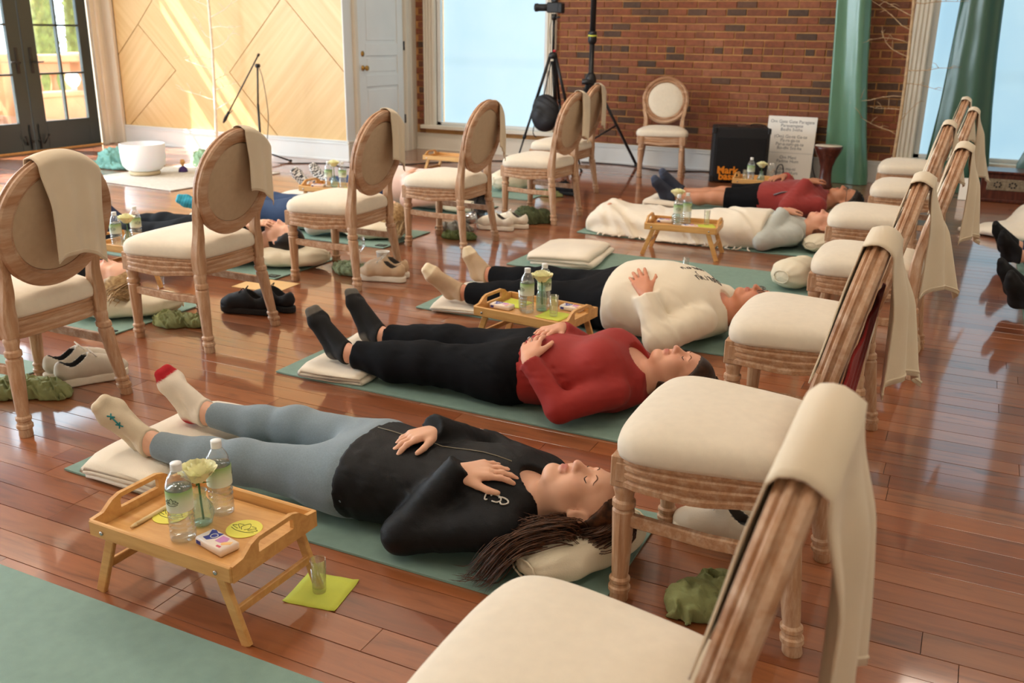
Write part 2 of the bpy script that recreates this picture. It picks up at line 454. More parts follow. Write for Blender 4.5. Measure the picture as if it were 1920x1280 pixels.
# panelled bay and its side wall with the white door
BX0, BX1, BY = -9.47, -6.14, 8.57
struct('wall_bay', B(-9.8, BX1-0.001, BY+0.02, BY+0.12, 0, CZ), m_gap)
bay = bpy.data.objects['wall_bay']
bm = bmesh.new(); box(bm, BX1-0.12, BX1, BY+0.12, 8.80, 0, CZ); box(bm, BX1-0.12, BX1, 9.74, 10.05, 0, CZ); box(bm, BX1-0.12, BX1, 8.80, 9.74, 2.3, CZ)
struct('wall_side', bm, m_cream)
def inset(poly, d):
    n = len(poly); A = sum(poly[i][0]*poly[(i+1) % n][1]-poly[(i+1) % n][0]*poly[i][1] for i in range(n)); s = 1 if A > 0 else -1
    out = []
    for i in range(n):
        p0, p1, p2 = poly[i-1], poly[i], poly[(i+1) % n]
        def nrm(a, b):
            dx, dy = b[0]-a[0], b[1]-a[1]; l = math.hypot(dx, dy); return (-dy/l*s, dx/l*s)
        n1, n2 = nrm(p0, p1), nrm(p1, p2); k = 1+n1[0]*n2[0]+n1[1]*n2[1]
        out.append((p1[0]+d*(n1[0]+n2[0])/k, p1[1]+d*(n1[1]+n2[1])/k))
    return out
def panel_mat(name, ang, c0, c1):
    t = NT(name); tc = t.n('ShaderNodeTexCoord')
    m0 = t.n('ShaderNodeMapping'); m0.inputs['Rotation'].default_value = (0, ang, 0); t.l(tc.outputs['Object'], m0.inputs[0])
    m1 = t.n('ShaderNodeMapping'); m1.inputs['Scale'].default_value = (0.7, 1, 16); t.l(m0.outputs[0], m1.inputs[0])
    g = t.noise(m1.outputs[0], 1.2, 6, 0.55, 0.3)
    t.base(t.ramp(g, [(0.3, lin(c0)), (0.7, lin(c1))])); t.b.inputs['Roughness'].default_value = 0.42
    return t.m
mp1 = panel_mat('ply_panel_down', PI/4, (214, 176, 118), (228, 194, 138)); mp2 = panel_mat('ply_panel_up', -PI/4, (216, 178, 120), (230, 198, 142))
panels = [([(-6.92, 1.71), (-7.744, 0.895), (-7.08, 0.20), (BX1, 0.20), (BX1, 0.93)], mp1),
          ([(-6.92, 1.71), (BX1, 0.93), (BX1, 4.15), (-6.92, 4.15)], mp2),
          ([(-9.09, 1.405), (-6.92, 3.6), (-6.92, 1.71), (-7.744, 0.895), (-7.08, 0.20), (-9.42, 0.20), (-8.56, 0.895)], mp2),
          ([(-9.09, 1.405), (-8.56, 0.895), (-9.42, 0.20), (BX0, 0.20), (BX0, 1.05)], mp1),
          ([(BX0, 1.05), (-9.09, 1.405), (-6.92, 3.6), (-6.92, 4.15), (BX0, 4.15)], mp2)]
for poly, m in panels:
    bm = bmesh.new(); prism(bm, inset(poly, 0.0045), BY, BY+0.025); obj('wood_panel', bm, m, bay, False)
struct('trim_1', B(BX1-0.012, BX1+0.004, BY-0.012, BY+0.14, 0.20, CZ, 0.003), m_white)
baseboard('baseboard_left', BX0, BX1+0.02, BY, 0.225)
baseboard('baseboard_side', BY-0.02, 8.74, BX1, 0.215, m_cream, 'y', 1)
# door in the side wall (faces +x)
dr = struct('door_1', B(BX1-0.05, BX1-0.012, 8.81, 9.73, 0.012, 2.28), m_white)
bm = bmesh.new(); X0 = BX1-0.014
for a, b, c, d in ((8.81, 8.965, 0.012, 2.28), (9.61, 9.73, 0.012, 2.28), (8.965, 9.61, 0.012, 0.18), (8.965, 9.61, 0.775, 0.90), (8.965, 9.61, 1.105, 1.235), (8.965, 9.61, 2.15, 2.28)):
    box(bm, X0, X0+0.014, a, b, c, d, 0.003)
obj('door_frame', bm, m_white, dr, False)
for c, d in ((0.18, 0.775), (0.90, 1.105), (1.235, 2.15)):
    bm = bmesh.new(); box(bm, X0-0.004, X0+0.007, 8.995, 9.58, c+0.03, d-0.03, 0.006); obj('door_panel', bm, m_white, dr, False)
for nm, zz in (('door_knob', 0.98), ('door_lock', 1.13)):
    bm = bmesh.new(); mx = Matrix.Translation((BX1, 8.90, zz)) @ Matrix.Rotation(PI/2, 4, 'Y')
    lathe(bm, [(0.030, 0), (0.030, 0.006), (0.012, 0.012)]+([(0.011, 0.03), (0.024, 0.04), (0.030, 0.052), (0.026, 0.066), (0.0, 0.07)] if 'knob' in nm else [(0.016, 0.016), (0.0, 0.018)]), 16, mx)
    obj(nm, bm, m_brass, dr)
for zz in (0.38, 1.21, 2.0):
    bm = bmesh.new(); tube(bm, [(BX1+0.004, 9.745, zz-0.05), (BX1+0.004, 9.745, zz+0.05)], 0.011, 8); obj('hinge', bm, m_black, dr)
bm = bmesh.new()
for a, b in ((8.72, 8.80), (9.745, 9.90)):
    box(bm, BX1, BX1+0.02, a, b, 0, 2.4); box(bm, BX1+0.016, BX1+0.032, a+0.01, a+0.035, 0, 2.4, 0.004); box(bm, BX1+0.016, BX1+0.028, b-0.04, b-0.015, 0, 2.4, 0.004)
box(bm, BX1, BX1+0.03, 8.72, 9.90, 2.29, 2.4)
struct('trim_2', bm, m_cream)

# left wall: french door, transom, more windows towards the camera
LX = -9.65
bm = bmesh.new()
for y0, y1, z0, z1 in ((8.36, 8.7, 0, CZ), (6.46, 8.36, 3.5, CZ), (6.46, 8.36, 2.62, 2.76), (5.8, 6.46, 0, CZ), (4.2, 5.8, 0, 0.3), (4.2, 5.8, 3.4, CZ), (3.4, 4.2, 0, CZ), (1.8, 3.4, 0, 0.3), (1.8, 3.4, 3.4, CZ), (1.0, 1.8, 0, CZ), (-0.6, 1.0, 0, 0.3), (-0.6, 1.0, 3.4, CZ), (-2.3, -0.6, 0, CZ)):
    box(bm, LX-0.15, LX, y0, y1, z0, z1)
struct('wall_left', bm, m_cream)
bm = bmesh.new(); box(bm, LX, LX+0.05, 8.345, 8.57, 0, 3.7)
box(bm, LX+0.04, LX+0.075, 8.40, 8.47, 0, 3.7, 0.012)
box(bm, LX, LX+0.18, 8.52, 8.575, 0, 3.7, 0.01)
struct('trim_3', bm, m_cream)
def french_leaf(no, y0, y1, gl):
    """gl = glass y range"""
    bm = bmesh.new(); x0, x1 = LX-0.06, LX-0.01
    for a, b, c, d in ((y0, gl[0], 0.01, 2.6), (gl[1], y1, 0.01, 2.6), (gl[0], gl[1], 0.01, 0.325), (gl[0], gl[1], 2.44, 2.6)): box(bm, x0, x1, a, b, c, d, 0.004)
    d_ = struct('door_%d' % no, bm, m_doorpaint)
    bm = bmesh.new()
    for zz in (0.85, 1.38, 1.91): box(bm, x0+0.005, x1-0.004, gl[0], gl[1], zz-0.011, zz+0.011)
    ym = (gl[0]+gl[1])/2; box(bm, x0+0.005, x1-0.004, ym-0.011, ym+0.011, 0.325, 2.44)
    obj('muntin', bm, m_doorpaint, d_, False)
    for i in range(2):
        for j, (c, d) in enumerate(((0.325, 0.85), (0.85, 1.38), (1.38, 1.91), (1.91, 2.44))):
            a = gl[0] if i == 0 else ym; b = ym if i == 0 else gl[1]
            obj('pane', B(x0+0.022, x0+0.027, a, b, c, d), m_pane, d_, False)
    s = 1 if no == 3 else -1; yk = (y0+0.085) if no == 3 else (y1-0.085)
    bm = bmesh.new(); box(bm, x1, x1+0.008, yk-0.022, yk+0.022, 0.86, 1.14, 0.004); tube(bm, [(x1, yk, 0.98), (x1+0.05, yk, 0.98)], 0.009, 8); tube(bm, [(x1+0.05, yk-0.004*s, 0.98), (x1+0.052, yk+0.12*s, 0.985)], 0.008, 8)
    obj('door_handle', bm, m_black, d_)
    bm = bmesh.new(); tube(bm, [(x1+0.012, yk-0.03*s, 0.03), (x1+0.012, yk-0.03*s, 0.30)], 0.007, 8); box(bm, x1, x1+0.016, yk-0.045*s-0.012, yk-0.045*s+0.03, 0.10, 0.13, 0.003); tube(bm, [(x1+0.01, yk+0.02*s, 0.08), (x1+0.045, yk+0.06*s, 0.17)], 0.009, 8); lathe(bm, [(0.0, 0.165), (0.016, 0.17), (0.016, 0.185), (0, 0.19)], 10, Matrix.Translation((x1+0.045, yk+0.06*s, 0)))
    obj('floor_bolt', bm, m_black, d_)
french_leaf(2, 6.5, 7.415, (6.66, 7.25)); french_leaf(3, 7.425, 8.34, (7.60, 8.20))
bm = bmesh.new(); x0, x1 = LX-0.08, LX-0.02
for a, b, c, d in ((6.46, 8.36, 2.76, 2.83), (6.46, 8.36, 3.43, 3.5), (6.46, 6.55, 2.76, 3.5), (8.29, 8.36, 2.76, 3.5), (6.46, 8.36, 3.035, 3.06)): box(bm, x0, x1, a, b, c, d)
tr = struct('window_3', bm, m_doorpaint)
obj('pane', B(LX-0.055, LX-0.05, 6.5, 8.3, 2.8, 3.46), m_pane, tr, False)
bm = bmesh.new(); box(bm, LX-0.08, LX+0.002, 6.44, 8.37, -0.01, 0.012, 0.003); struct('trim_4', bm, m_bamboo)
for i, yy in enumerate((-0.6, 1.8, 4.2)):
    bm = bmesh.new(); box(bm, LX-0.1, LX+0.02, yy, yy+0.07, 0.3, 3.4); box(bm, LX-0.1, LX+0.02, yy+1.53, yy+1.6, 0.3, 3.4); box(bm, LX-0.1, LX+0.06, yy-0.05, yy+1.65, 0.26, 0.31); box(bm, LX-0.1, LX+0.02, yy, yy+1.6, 3.33, 3.4)
    for zz in (1.0, 1.7, 2.4): box(bm, LX-0.09, LX-0.05, yy, yy+1.6, zz-0.015, zz+0.015)
    box(bm, LX-0.09, LX-0.05, yy+0.785, yy+0.815, 0.3, 3.4)
    w_ = struct('window_%d' % (4+i), bm, m_white)
    obj('pane', B(LX-0.072, LX-0.066, yy+0.05, yy+1.55, 0.3, 3.38), m_pane, w_, False)

# outdoors: terrace, parapet, conical evergreens
struct('terrace', B(-24, -9.86, 2, 22, -0.25, -0.12), mat('pale_paving', (226, 214, 198), 0.8, 0.08, 2))
m_terra = mat('terracotta_stone', (176, 122, 88), 0.85, 0.14, 4, 0.4, 40)
pw = thing('terrace_balustrade', 'pale terracotta stone balustrade seen through the french door glass', 'balustrade')
def pz(bm, y0, y1, z0, z1, x0=-14.2, x1=-13.9, bev=0.02): return box(bm, x0, x1, y0, y1, z0, z1, bev)
obj('coping', pz(bmesh.new(), 8.0, 12.6, 0.80, 0.92, -14.3, -13.8), m_terra, pw, False)
bm = bmesh.new(); pz(bm, 8.0, 11.55, 0.62, 0.80); obj('wall_band', bm, m_terra, pw, False)
for yy in (9.1, 10.3, 11.82):
    bm = bmesh.new(); pz(bm, yy-0.15, yy+0.15, -0.2, 0.95, -14.25, -13.75); obj('pier', bm, m_terra, pw, False)
bm = bmesh.new(); pz(bm, 8.0, 12.6, -0.2, 0.10); obj('plinth', bm, m_terra, pw, False)
for yy in (8.5, 8.8, 9.45, 9.7, 9.95, 10.7, 11.0, 11.3):
    bm = bmesh.new(); lathe(bm, [(0.07, 0.10), (0.05, 0.16), (0.085, 0.28), (0.05, 0.46), (0.045, 0.54), (0.07, 0.62)], 10, Matrix.Translation((-14.05, yy, 0))); obj('baluster', bm, m_terra, pw)
pk = thing('brick_planter', 'brick planter with a stone ball finial outside the french door', 'planter')
bm = bmesh.new(); box(bm, -13.5, -13.2, 10.2, 11.15, -0.2, 0.30, 0.01); box(bm, -13.55, -13.15, 10.15, 11.2, 0.30, 0.38, 0.02); obj('body', bm, m_terra, pk, False)
bm = bmesh.new(); lathe(bm, [(0.05, 0.38), (0.04, 0.42), (0.09, 0.47), (0.12, 0.55), (0.09, 0.63), (0.0, 0.67)], 14, Matrix.Translation((-13.35, 11.1, 0))); obj('ball_finial', bm, m_white, pk)
m_leaf = mat('evergreen', (88, 104, 46), 0.8, 0.45, 9, 0.8, 30); m_bark = mat('bark', (96, 74, 54), 0.9, 0.2)
for i, (yy, hh, rr, lb) in enumerate(((13.62, 5.2, 0.30, 'tall conical evergreen through the left panes of the right door leaf'), (14.35, 4.6, 0.27, 'conical evergreen nearest the white casing beyond the door'), (12.0, 4.8, 0.36, 'conical evergreen seen through the left door leaf'), (15.3, 3.0, 0.3, 'short evergreen at the far right of the door glass'))):
    t_ = thing('conical_evergreen', lb, 'tree', (-17, yy, -0.15), 0, 'evergreens beyond the terrace')
    bm = bmesh.new(); lathe(bm, [(0.07, 0), (0.06, 0.5)], 8); obj('trunk', bm, m_bark, t_)
    bm = bmesh.new(); rr_ = random.Random(i)
    for k in range(2600):
        u = rr_.random(); z = 0.25+(hh-0.25)*u; a = rr_.random()*2*PI; r = rr*(1-u)**0.7*(0.55+0.45*rr_.random())+0.03
        c = Vector((r*math.cos(a), r*math.sin(a), z)); s = 0.028+0.03*rr_.random()
        d = Vector((math.cos(a), math.sin(a), 1.4)).normalized(); sd = d.cross(Vector((0, 0, 1))).normalized()
        vs = [bm.verts.new(c-d*s*0.6), bm.verts.new(c+sd*s*0.5), bm.verts.new(c+d*s*1.3), bm.verts.new(c-sd*s*0.5)]
        bm.faces.new(vs)
    lathe(bm, [(rr*0.85*(1-u)**0.7+0.01, 0.2+(hh-0.25)*u) for u in np.linspace(0, 1, 10)], 14)
    fo = obj('foliage', bm, m_leaf, t_, False); fo['kind'] = 'stuff'
# ------------------------------------------------------------------ yoga mats
def yoga_mat(x0, x1, y0, y1, label, logo=None, rz=0, group='sage green yoga mats'):
    bm = bmesh.new(); nx, ny = 40, 8; t = 0.006
    w_, h_ = x1-x0, y1-y0; cx, cy = (x0+x1)/2, (y0+y1)/2
    def z(i, j):
        u = abs(2*i/nx-1); e = abs(2*j/ny-1)
        return 0.0022*max(0, wob(x0+i*0.05, y0+j*0.1, 0, 1.5, y0))+0.004*max(0, u-0.95)*20*e*0.5
    top = [[(-w_/2+w_*i/nx, -h_/2+h_*j/ny, t+z(i, j)) for i in range(nx+1)] for j in range(ny+1)]
    vs = quads(bm, top, False)
    edge = [vs[0][i] for i in range(nx+1)]+[vs[j][nx] for j in range(1, ny+1)]+[vs[ny][i] for i in range(nx-1, -1, -1)]+[vs[j][0] for j in range(ny-1, 0, -1)]
    low = [bm.verts.new((v.co.x, v.co.y, max(0, v.co.z-t))) for v in edge]
    n = len(edge)
    for i in range(n): bm.faces.new((edge[i], low[i], low[(i+1) % n], edge[(i+1) % n]))
    bm.faces.new(list(reversed(low)))
    o = obj('yoga_mat', bm, m_mat, None, False); o.location = (cx, cy, 0.0008); o.rotation_euler = (0, 0, rz)
    tag(o, label, 'mat', group)
    if logo:
        bm = bmesh.new(); box(bm, logo[0]-0.035, logo[0]+0.035, logo[1]-0.028, logo[1]+0.028, t, t+0.0045, 0.001); lo = obj('corner_tag', bm, m_blackp, o, False)
        bm = bmesh.new()
        for a, b, c, d in ((-0.016, 0.016, -0.012, -0.008), (-0.016, 0.016, 0.008, 0.012), (-0.016, -0.012, -0.012, 0.012), (0.012, 0.016, -0.012, 0.012)): box(bm, logo[0]+a, logo[0]+b, logo[1]+c, logo[1]+d, t+0.004, t+0.0052)
        obj('emblem', bm, m_mat, lo, False)
    return o
RM = (-2.49, -0.665)
yoga_mat(-2.49, -0.665, 1.845, 2.45, 'sage yoga mat under the woman in grey leggings')
yoga_mat(-2.485, -0.66, 2.89, 3.50, 'sage yoga mat under the woman in the red top')
yoga_mat(-2.48, -0.66, 4.0, 4.61, 'sage yoga mat under the person in the white sweatshirt')
yoga_mat(-2.49, -0.66, 5.09, 5.70, 'empty sage yoga mat with a folded blanket on its foot end')
yoga_mat(-2.48, -0.66, 6.22, 6.83, 'sage yoga mat under the child beneath the cream blanket')
yoga_mat(-2.45, -0.62, 7.33, 7.94, 'sage yoga mat under the man in shorts and maroon fleece')
yoga_mat(-2.52, -0.70, 0.76, 1.372, 'large sage yoga mat filling the bottom left corner')
yoga_mat(-5.30, -3.475, 2.90, 3.50, 'sage yoga mat under the blonde woman at left', (0.86, -0.25))
yoga_mat(-5.31, -3.49, 4.10, 4.70, 'sage yoga mat under the black haired person in black at left', (0.86, -0.25))
yoga_mat(-5.22, -3.40, 5.09, 5.70, 'sage yoga mat under the blond person with teal socks at left', (0.86, -0.25))
yoga_mat(-5.2, -3.44, 6.27, 6.87, 'sage yoga mat under the person in pink with checkered socks', (0.84, -0.25))
yoga_mat(-5.1, -3.36, 7.28, 7.9, 'sage yoga mat with a lone white pillow behind the white sneakers')
yoga_mat(-5.0, -3.36, 1.90, 2.50, 'sage yoga mat cut by the left edge under the nearest left chair')
for a, b, lb in ((1.92, 2.50, 'lowest sliver of sage mat at the right edge'), (2.92, 3.40, 'sage mat at the right edge, second from the bottom'), (4.0, 4.55, 'sage mat at the right edge with a fringed blanket below the dark socks'), (5.12, 5.72, 'sage mat under the nearer black socked feet at right'), (6.3, 6.9, 'sage mat under the farther black socked feet at right'), (7.3, 7.95, 'sage mat under the crumpled cream blanket at the far right')):
    yoga_mat(0.375, 2.2, a, b, lb)

# ------------------------------------------------------------------ chairs (front faces -x)
def seat_outline(s=1.0, n=56):
    key = [(-0.255, 0.0), (-0.252, 0.12), (-0.235, 0.215), (-0.195, 0.252), (-0.12, 0.256), (0.03, 0.232), (0.145, 0.205), (0.185, 0.165), (0.195, 0.08)]
    full = key+[(0.196, 0.0)]+[(x, -y) for x, y in reversed(key[1:])]
    pts = catmull([Vector((x, y, 0)) for x, y in full+[full[0]]], 4)[:-1]
    c = Vector((-0.03, 0, 0))
    return [c+(p-c)*s for p in pts]
def ring_at(z, s, arch=0): return [(p.x, p.y, z+arch*math.exp(-(p.y/0.09)**2 if p.x < -0.2 else -((p.x+0.03)/0.08)**2)) for p in seat_outline(s)]
def chair_parts():
    P = {}
    bm = bmesh.new()
    prof = [(0.405, 0.95), (0.408, 0.992), (0.418, 1.004), (0.434, 1.006), (0.450, 0.99), (0.464, 0.95), (0.476, 0.86), (0.486, 0.70), (0.493, 0.48), (0.496, 0.24)]
    rings = quads(bm, [ring_at(z, s) for z, s in prof], True, True, True)
    P['seat'] = (bm, m_linen)
    bm = bmesh.new()
    prof = [(0.330, 0.95, 1), (0.333, 0.972, 1), (0.346, 0.975, 1), (0.351, 0.960, .9), (0.354, 0.960, .9), (0.359, 0.974, .8), (0.368, 0.976, .6), (0.372, 0.960, .5), (0.375, 0.960, .5), (0.380, 0.974, .35), (0.388, 0.976, .2), (0.391, 0.962, .1), (0.394, 0.962, 0), (0.398, 0.976, 0), (0.406, 0.974, 0), (0.407, 0.90, 0), (0.332, 0.90, 1)]
    quads(bm, [ring_at(z, s, -0.012*a) for z, s, a in prof]+[ring_at(0.330, 0.95, -0.012)], True)
    P['apron'] = (bm, m_chairwood_h)
    turned = [(0.0215, 0.0), (0.0235, 0.004), (0.0225, 0.022), (0.0225, 0.026), (0.0275, 0.030), (0.0275, 0.040), (0.0235, 0.044), (0.0225, 0.052), (0.026, 0.056), (0.0262, 0.064), (0.0205, 0.070), (0.0205, 0.076), (0.0215, 0.080), (0.0275, 0.245), (0.0275, 0.256), (0.0225, 0.262), (0.0285, 0.268), (0.0285, 0.282), (0.0225, 0.288), (0.0235, 0.300), (0.027, 0.312), (0.0265, 0.322), (0.021, 0.330), (0.021, 0.334)]
    turned = [(r*1.02, z) for r, z in turned]
    def front_leg(s):
        bm = bmesh.new(); mx = Matrix.Translation((-0.215, s*0.205, 0))
        lathe(bm, turned, 24, mx, (0.079, 0.246, 10))
        box(bm, -0.245, -0.187, s*0.205-0.029, s*0.205+0.029, 0.326, 0.408, 0.003)
        box(bm, -0.248, -0.19, s*0.205-0.015, s*0.205+0.015, 0.343, 0.392, 0.002)
        box(bm, -0.231, -0.20, s*0.205-0.032, s*0.205+0.032, 0.343, 0.392, 0.002)
        return bm
    def rear_leg(s):
        bm = bmesh.new()
        rings = []
        for r, z in turned:
            z = z*1.055; k = 1-z/0.355
            rings.append([(0.172+0.052*k+r*math.cos(2*PI*i/24)*(1-0.09*(0.5+0.5*math.cos(20*PI*i/24)) if 0.083 < z < 0.258 else 1), s*(0.192+0.038*k)+r*math.sin(2*PI*i/24), z) for i in range(24)])
        quads(bm, rings, True, True, True)
        pts = catmull([(0.172, s*0.193, 0.345), (0.173, s*0.193, 0.44), (0.176, s*0.186, 0.50), (0.184, s*0.190, 0.56), (0.200, s*0.204, 0.615), (0.218, s*0.211, 0.69)], 5)
        k = len(pts); bar(bm, pts, [0.046+0.012*max(0, 1-abs(i/k-0.12)*8)-0.012*smoothstep((i-k*0.3)/k*3) for i in range(k)], [0.050-0.010*smoothstep(i/k*1.6) for i in range(k)], Vector((1, 0, 0.2)))
        return bm
    for s in (-1, 1):
        P['leg%d' % s] = (front_leg(s), m_chairwood); P['rleg%d' % s] = (rear_leg(s), m_chairwood)
        bm = bmesh.new(); bar(bm, [(-0.215, s*0.205, 0.232), (0.0, s*0.212, 0.226), (0.185, s*0.204, 0.228)], 0.022, 0.034); P['str%d' % s] = (bm, m_chairwood_h)
    # oval back: profile swept round an ellipse in the tilted plane
    tl = math.radians(12.5); a, b = 0.207, 0.206; zc, xc = 0.729, 0.234
    def plane(y, v, d): return (xc+v*math.sin(tl)+d*math.cos(tl), y, zc+v*math.cos(tl)-d*math.sin(tl))
    # r offset from mid line, d depth (+ = back)
    prof = [(-0.030, -0.012), (-0.025, -0.021), (-0.015, -0.022), (-0.011, -0.013), (-0.002, -0.013), (0.004, -0.024), (0.018, -0.026), (0.022, -0.020), (0.020, -0.015), (0.029, -0.012), (0.031, -0.006), (0.025, -0.002), (0.024, 0.002), (0.031, 0.007), (0.032, 0.015), (0.025, 0.022), (0.014, 0.024), (-0.016, 0.022), (-0.020, 0.018), (-0.028, 0.016)]
    bm = bmesh.new(); n = 60; rings = []
    for i in range(n):
        t = 2*PI*i/n; pk = 1+0.02*max(0, math.cos(t))**6
        nx, nv = math.sin(t)/a, math.cos(t)/b; l = math.hypot(nx, nv); nx /= l; nv /= l
        rings.append([plane(a*math.sin(t)+r*nx, b*math.cos(t)*pk+r*nv, d) for r, d in prof])
    rings.append(rings[0]); quads(bm, rings, True); bmesh.ops.remove_doubles(bm, verts=bm.verts[:], dist=1e-5)
    P['back_frame'] = (bm, m_chairwood_r)
    bm = bmesh.new(); n = 48
    def dk(s, d): return [plane((a-0.026)*s*math.sin(2*PI*i/n), (b-0.026)*s*math.cos(2*PI*i/n), d) for i in range(n)]
    quads(bm, [dk(0.25, -0.032), dk(0.6, -0.030), dk(0.85, -0.024), dk(0.97, -0.014), dk(1.0, -0.004), dk(1.0, 0.004), dk(0.995, 0.008)], True, True, False)
    P['back_pad'] = (bm, m_linen)
    bm = bmesh.new(); quads(bm, [dk(0.99, 0.006), dk(0.98, 0.014), dk(0.9, 0.018), dk(0.5, 0.020), dk(0.2, 0.020)], True, False, True)
    P['back_cover'] = (bm, m_backlinen)
    return P, plane, a, b
CP, back_plane, BA, BB = chair_parts()
def make_chair(label):
    t = thing('dining_chair', label, 'chair', (0, 0, 0), 0, 'round backed dining chairs')
    for k, (bm, m) in CP.items():
        nm = {'leg-1': 'leg', 'leg1': 'leg', 'rleg-1': 'leg', 'rleg1': 'leg', 'str-1': 'stretcher', 'str1': 'stretcher'}.get(k, k)
        bmesh.ops.recalc_face_normals(bm, faces=bm.faces[:])
        sharpen(obj(nm, bm, m, t)) if nm != 'seat' else obj(nm, bm, m, t)
    return t
CH = {'R0': (-0.385, 1.075, 0, 'round-backed limed oak chair nearest the camera, cut by the bottom edge'),
      'R1': (-0.425, 2.19, 0, 'round-backed chair at the head of the woman in the black jacket, red jacket on it'),
      'R2': (-0.40, 3.215, 0.01, 'round-backed chair at the head of the woman in red'),
      'R3': (-0.305, 4.32, 0, 'round-backed chair at the head of the person in the white sweatshirt'),
      'R4': (-0.40, 5.45, 0.02, 'round-backed chair at the head of the empty mat with the round pillow'),
      'R5': (-0.30, 6.63, 0, 'round-backed chair by the head of the child under the cream blanket'),
      'R6': (-0.365, 7.80, 0, 'farthest round-backed chair of the right row, by the man in maroon'),
      'L0': (-3.07, 2.2, 0.03, 'round-backed chair cut by the left edge, white sneakers under it'),
      'L1': (-3.145, 3.19, 0.02, 'round-backed chair with black sneakers and green cloth beside its legs'),
      'L2': (-3.175, 4.37, 0.03, 'round-backed chair with beige sneaker and paper cup beneath it'),
      'L3': (-3.095, 5.47, 0.0, 'round-backed chair between pink clothed person and white sneakers'),
      'L4': (-2.955, 6.66, -0.06, 'round-backed chair just in front of the farthest of the left row'),
      'L5': (-3.235, 7.77, 0.0, 'farthest round-backed chair of the left row, by the tripods'),
      'B': (-2.855, 9.43, math.radians(105), 'round-backed chair alone against the brick wall, facing the room')}
chair0 = None; CHO = {}
for k, (x, y, rz, lb) in CH.items():
    if chair0 is None: chair0 = make_chair(lb); chair0.location = (x, y, 0); chair0.rotation_euler = (0, 0, rz); CHO[k] = chair0
    else: CHO[k] = dup(chair0, (x, y, 0), rz, lb)

# ------------------------------------------------------------------ cloths over the chair backs
def drape(key, p0, p1, lf, lb, label, seed=0, ripple=0.012, gather=0.0, m=None, name='draped_cloth', cat='cloth', off=0.0, flare=0.0, swing=0.0, group='cotton cloths over the chair backs'):
    """p0..p1: angle range (deg) along the oval rim, lf / lb: hang in front / behind"""
    cx, cy, rz, _ = CH[key]; tl = math.radians(12.5)
    ns, nt = 26, 46; bm = bmesh.new(); rows = []
    ro, dd = 0.034+off, 0.029+off
    L = lf+lb+2*dd+0.01
    def rim(ph):
        nx, nv = math.sin(ph)/BA, math.cos(ph)/BB; l = math.hypot(nx, nv)
        return BA*math.sin(ph)+ro*nx/l, BB*math.cos(ph)+ro*nv/l
    R_ = Matrix.Rotation(rz, 4, 'Z')
    y_mid = rim(math.radians((p0+p1)/2))[0]
    for i in range(ns+1):
        u = i/ns; ph = math.radians(p0+(p1-p0)*u); y, v = rim(ph); row = []
        for j in range(nt+1):
            s = L*j/nt
            if s < lf:
                h = lf-s; k = smoothstep(h/0.12)
                # lies on the tilted front face
                px_, pv, pd = y+gather*(y_mid-y)*k*0.6, v-h, -dd-0.004-ripple*0.35*k*(0.5+0.5*math.sin(u*9+seed))
                q = Vector(back_plane(px_, pv, pd))
            elif s < lf+2*dd+0.01:
                t = (s-lf)/(2*dd+0.01); pd = -dd+2*dd*t; q = Vector(back_plane(y, v+0.010*math.sin(PI*t)*1.0, pd))
            else:
                h = s-lf-2*dd-0.01; k = smoothstep(h/0.16)
                base = Vector(back_plane(y, v, dd))
                yy = y+(gather*(y_mid-y)+flare*(u-0.5))*k
                out = 0.004+ripple*k*(1+math.sin(u*(7+seed % 3)*1.9+seed)+0.3*math.sin(u*17+seed*2))+0.010*k*h
                # free hang, kept behind the tilted back
                ok = Vector(back_plane(yy, v-h/math.cos(tl), dd))
                q = Vector((max(base.x-0.02*h+out, ok.x+out*0.6)+swing*h*u*k, yy, base.z-h*(1-0.10*swing*u)))
            q = q+Vector((0.0015*wob(q.x, q.y, q.z, 3, seed), 0.002*wob(q.y, q.z, q.x, 2, seed), 0))
            q = R_ @ q; row.append((cx+q.x, cy+q.y, q.z))
        rows.append(row)
    quads(bm, rows, False)
    o = obj(name, bm, m or m_cloth); md = o.modifiers.new('thick', 'SOLIDIFY'); md.thickness = 0.0035; md.offset = 0
    # hems
    tag(o, label, cat, group)
    bmh = bmesh.new(); last = [r[-1] for r in rows]
    tube(bmh, [Vector(p)+Vector((0, 0, 0.012)) for p in last], 0.0032, 6); obj('hem', bmh, m or m_cloth, o)
    return o
drape('R0', -36, 38, 0.30, 0.37, 'cream cloth over the nearest chair back, at bottom right', 1, 0.012, 0.10, swing=0.10)
drape('R1', -24, 46, 0.34, 0.33, 'cream cloth on the chair holding the red jacket', 2, 0.012, 0.06, swing=0.26)
drape('R2', -22, 46, 0.26, 0.36, 'cream cloth on the third chair back of the right row', 3, 0.012, 0.05, swing=0.34)
drape('R3', -22, 42, 0.28, 0.38, 'cream cloth on the fourth chair back of the right row', 4, 0.012, 0.05, swing=0.22)
drape('R4', -21, 38, 0.28, 0.30, 'cream cloth on the fifth chair back of the right row', 5, 0.012, 0.05, swing=0.25)
drape('R5', -20, 42, 0.30, 0.42, 'cream cloth on the sixth chair back, against the lit window', 6, 0.012, 0.05, swing=0.30)
drape('R6', -20, 40, 0.22, 0.30, 'cream cloth on the farthest chair back of the right row', 7, 0.012, 0.05, swing=0.25)
drape('L0', -24, 42, 0.20, 0.34, 'cream cloth slung over the chair at the left edge', 8, 0.006, 0.16)
drape('L1', 0, 52, 0.22, 0.265, 'cream cloth over the chair with black sneakers beside it', 9, 0.005, 0.12)
drape('L2', 2, 50, 0.18, 0.26, 'cream cloth over the chair with the paper cup beneath', 10, 0.006, 0.12)
drape('L3', 22, 62, 0.30, 0.28, 'cream cloth hanging off the far side of the chair before the window', 11, 0.006, 0.1)
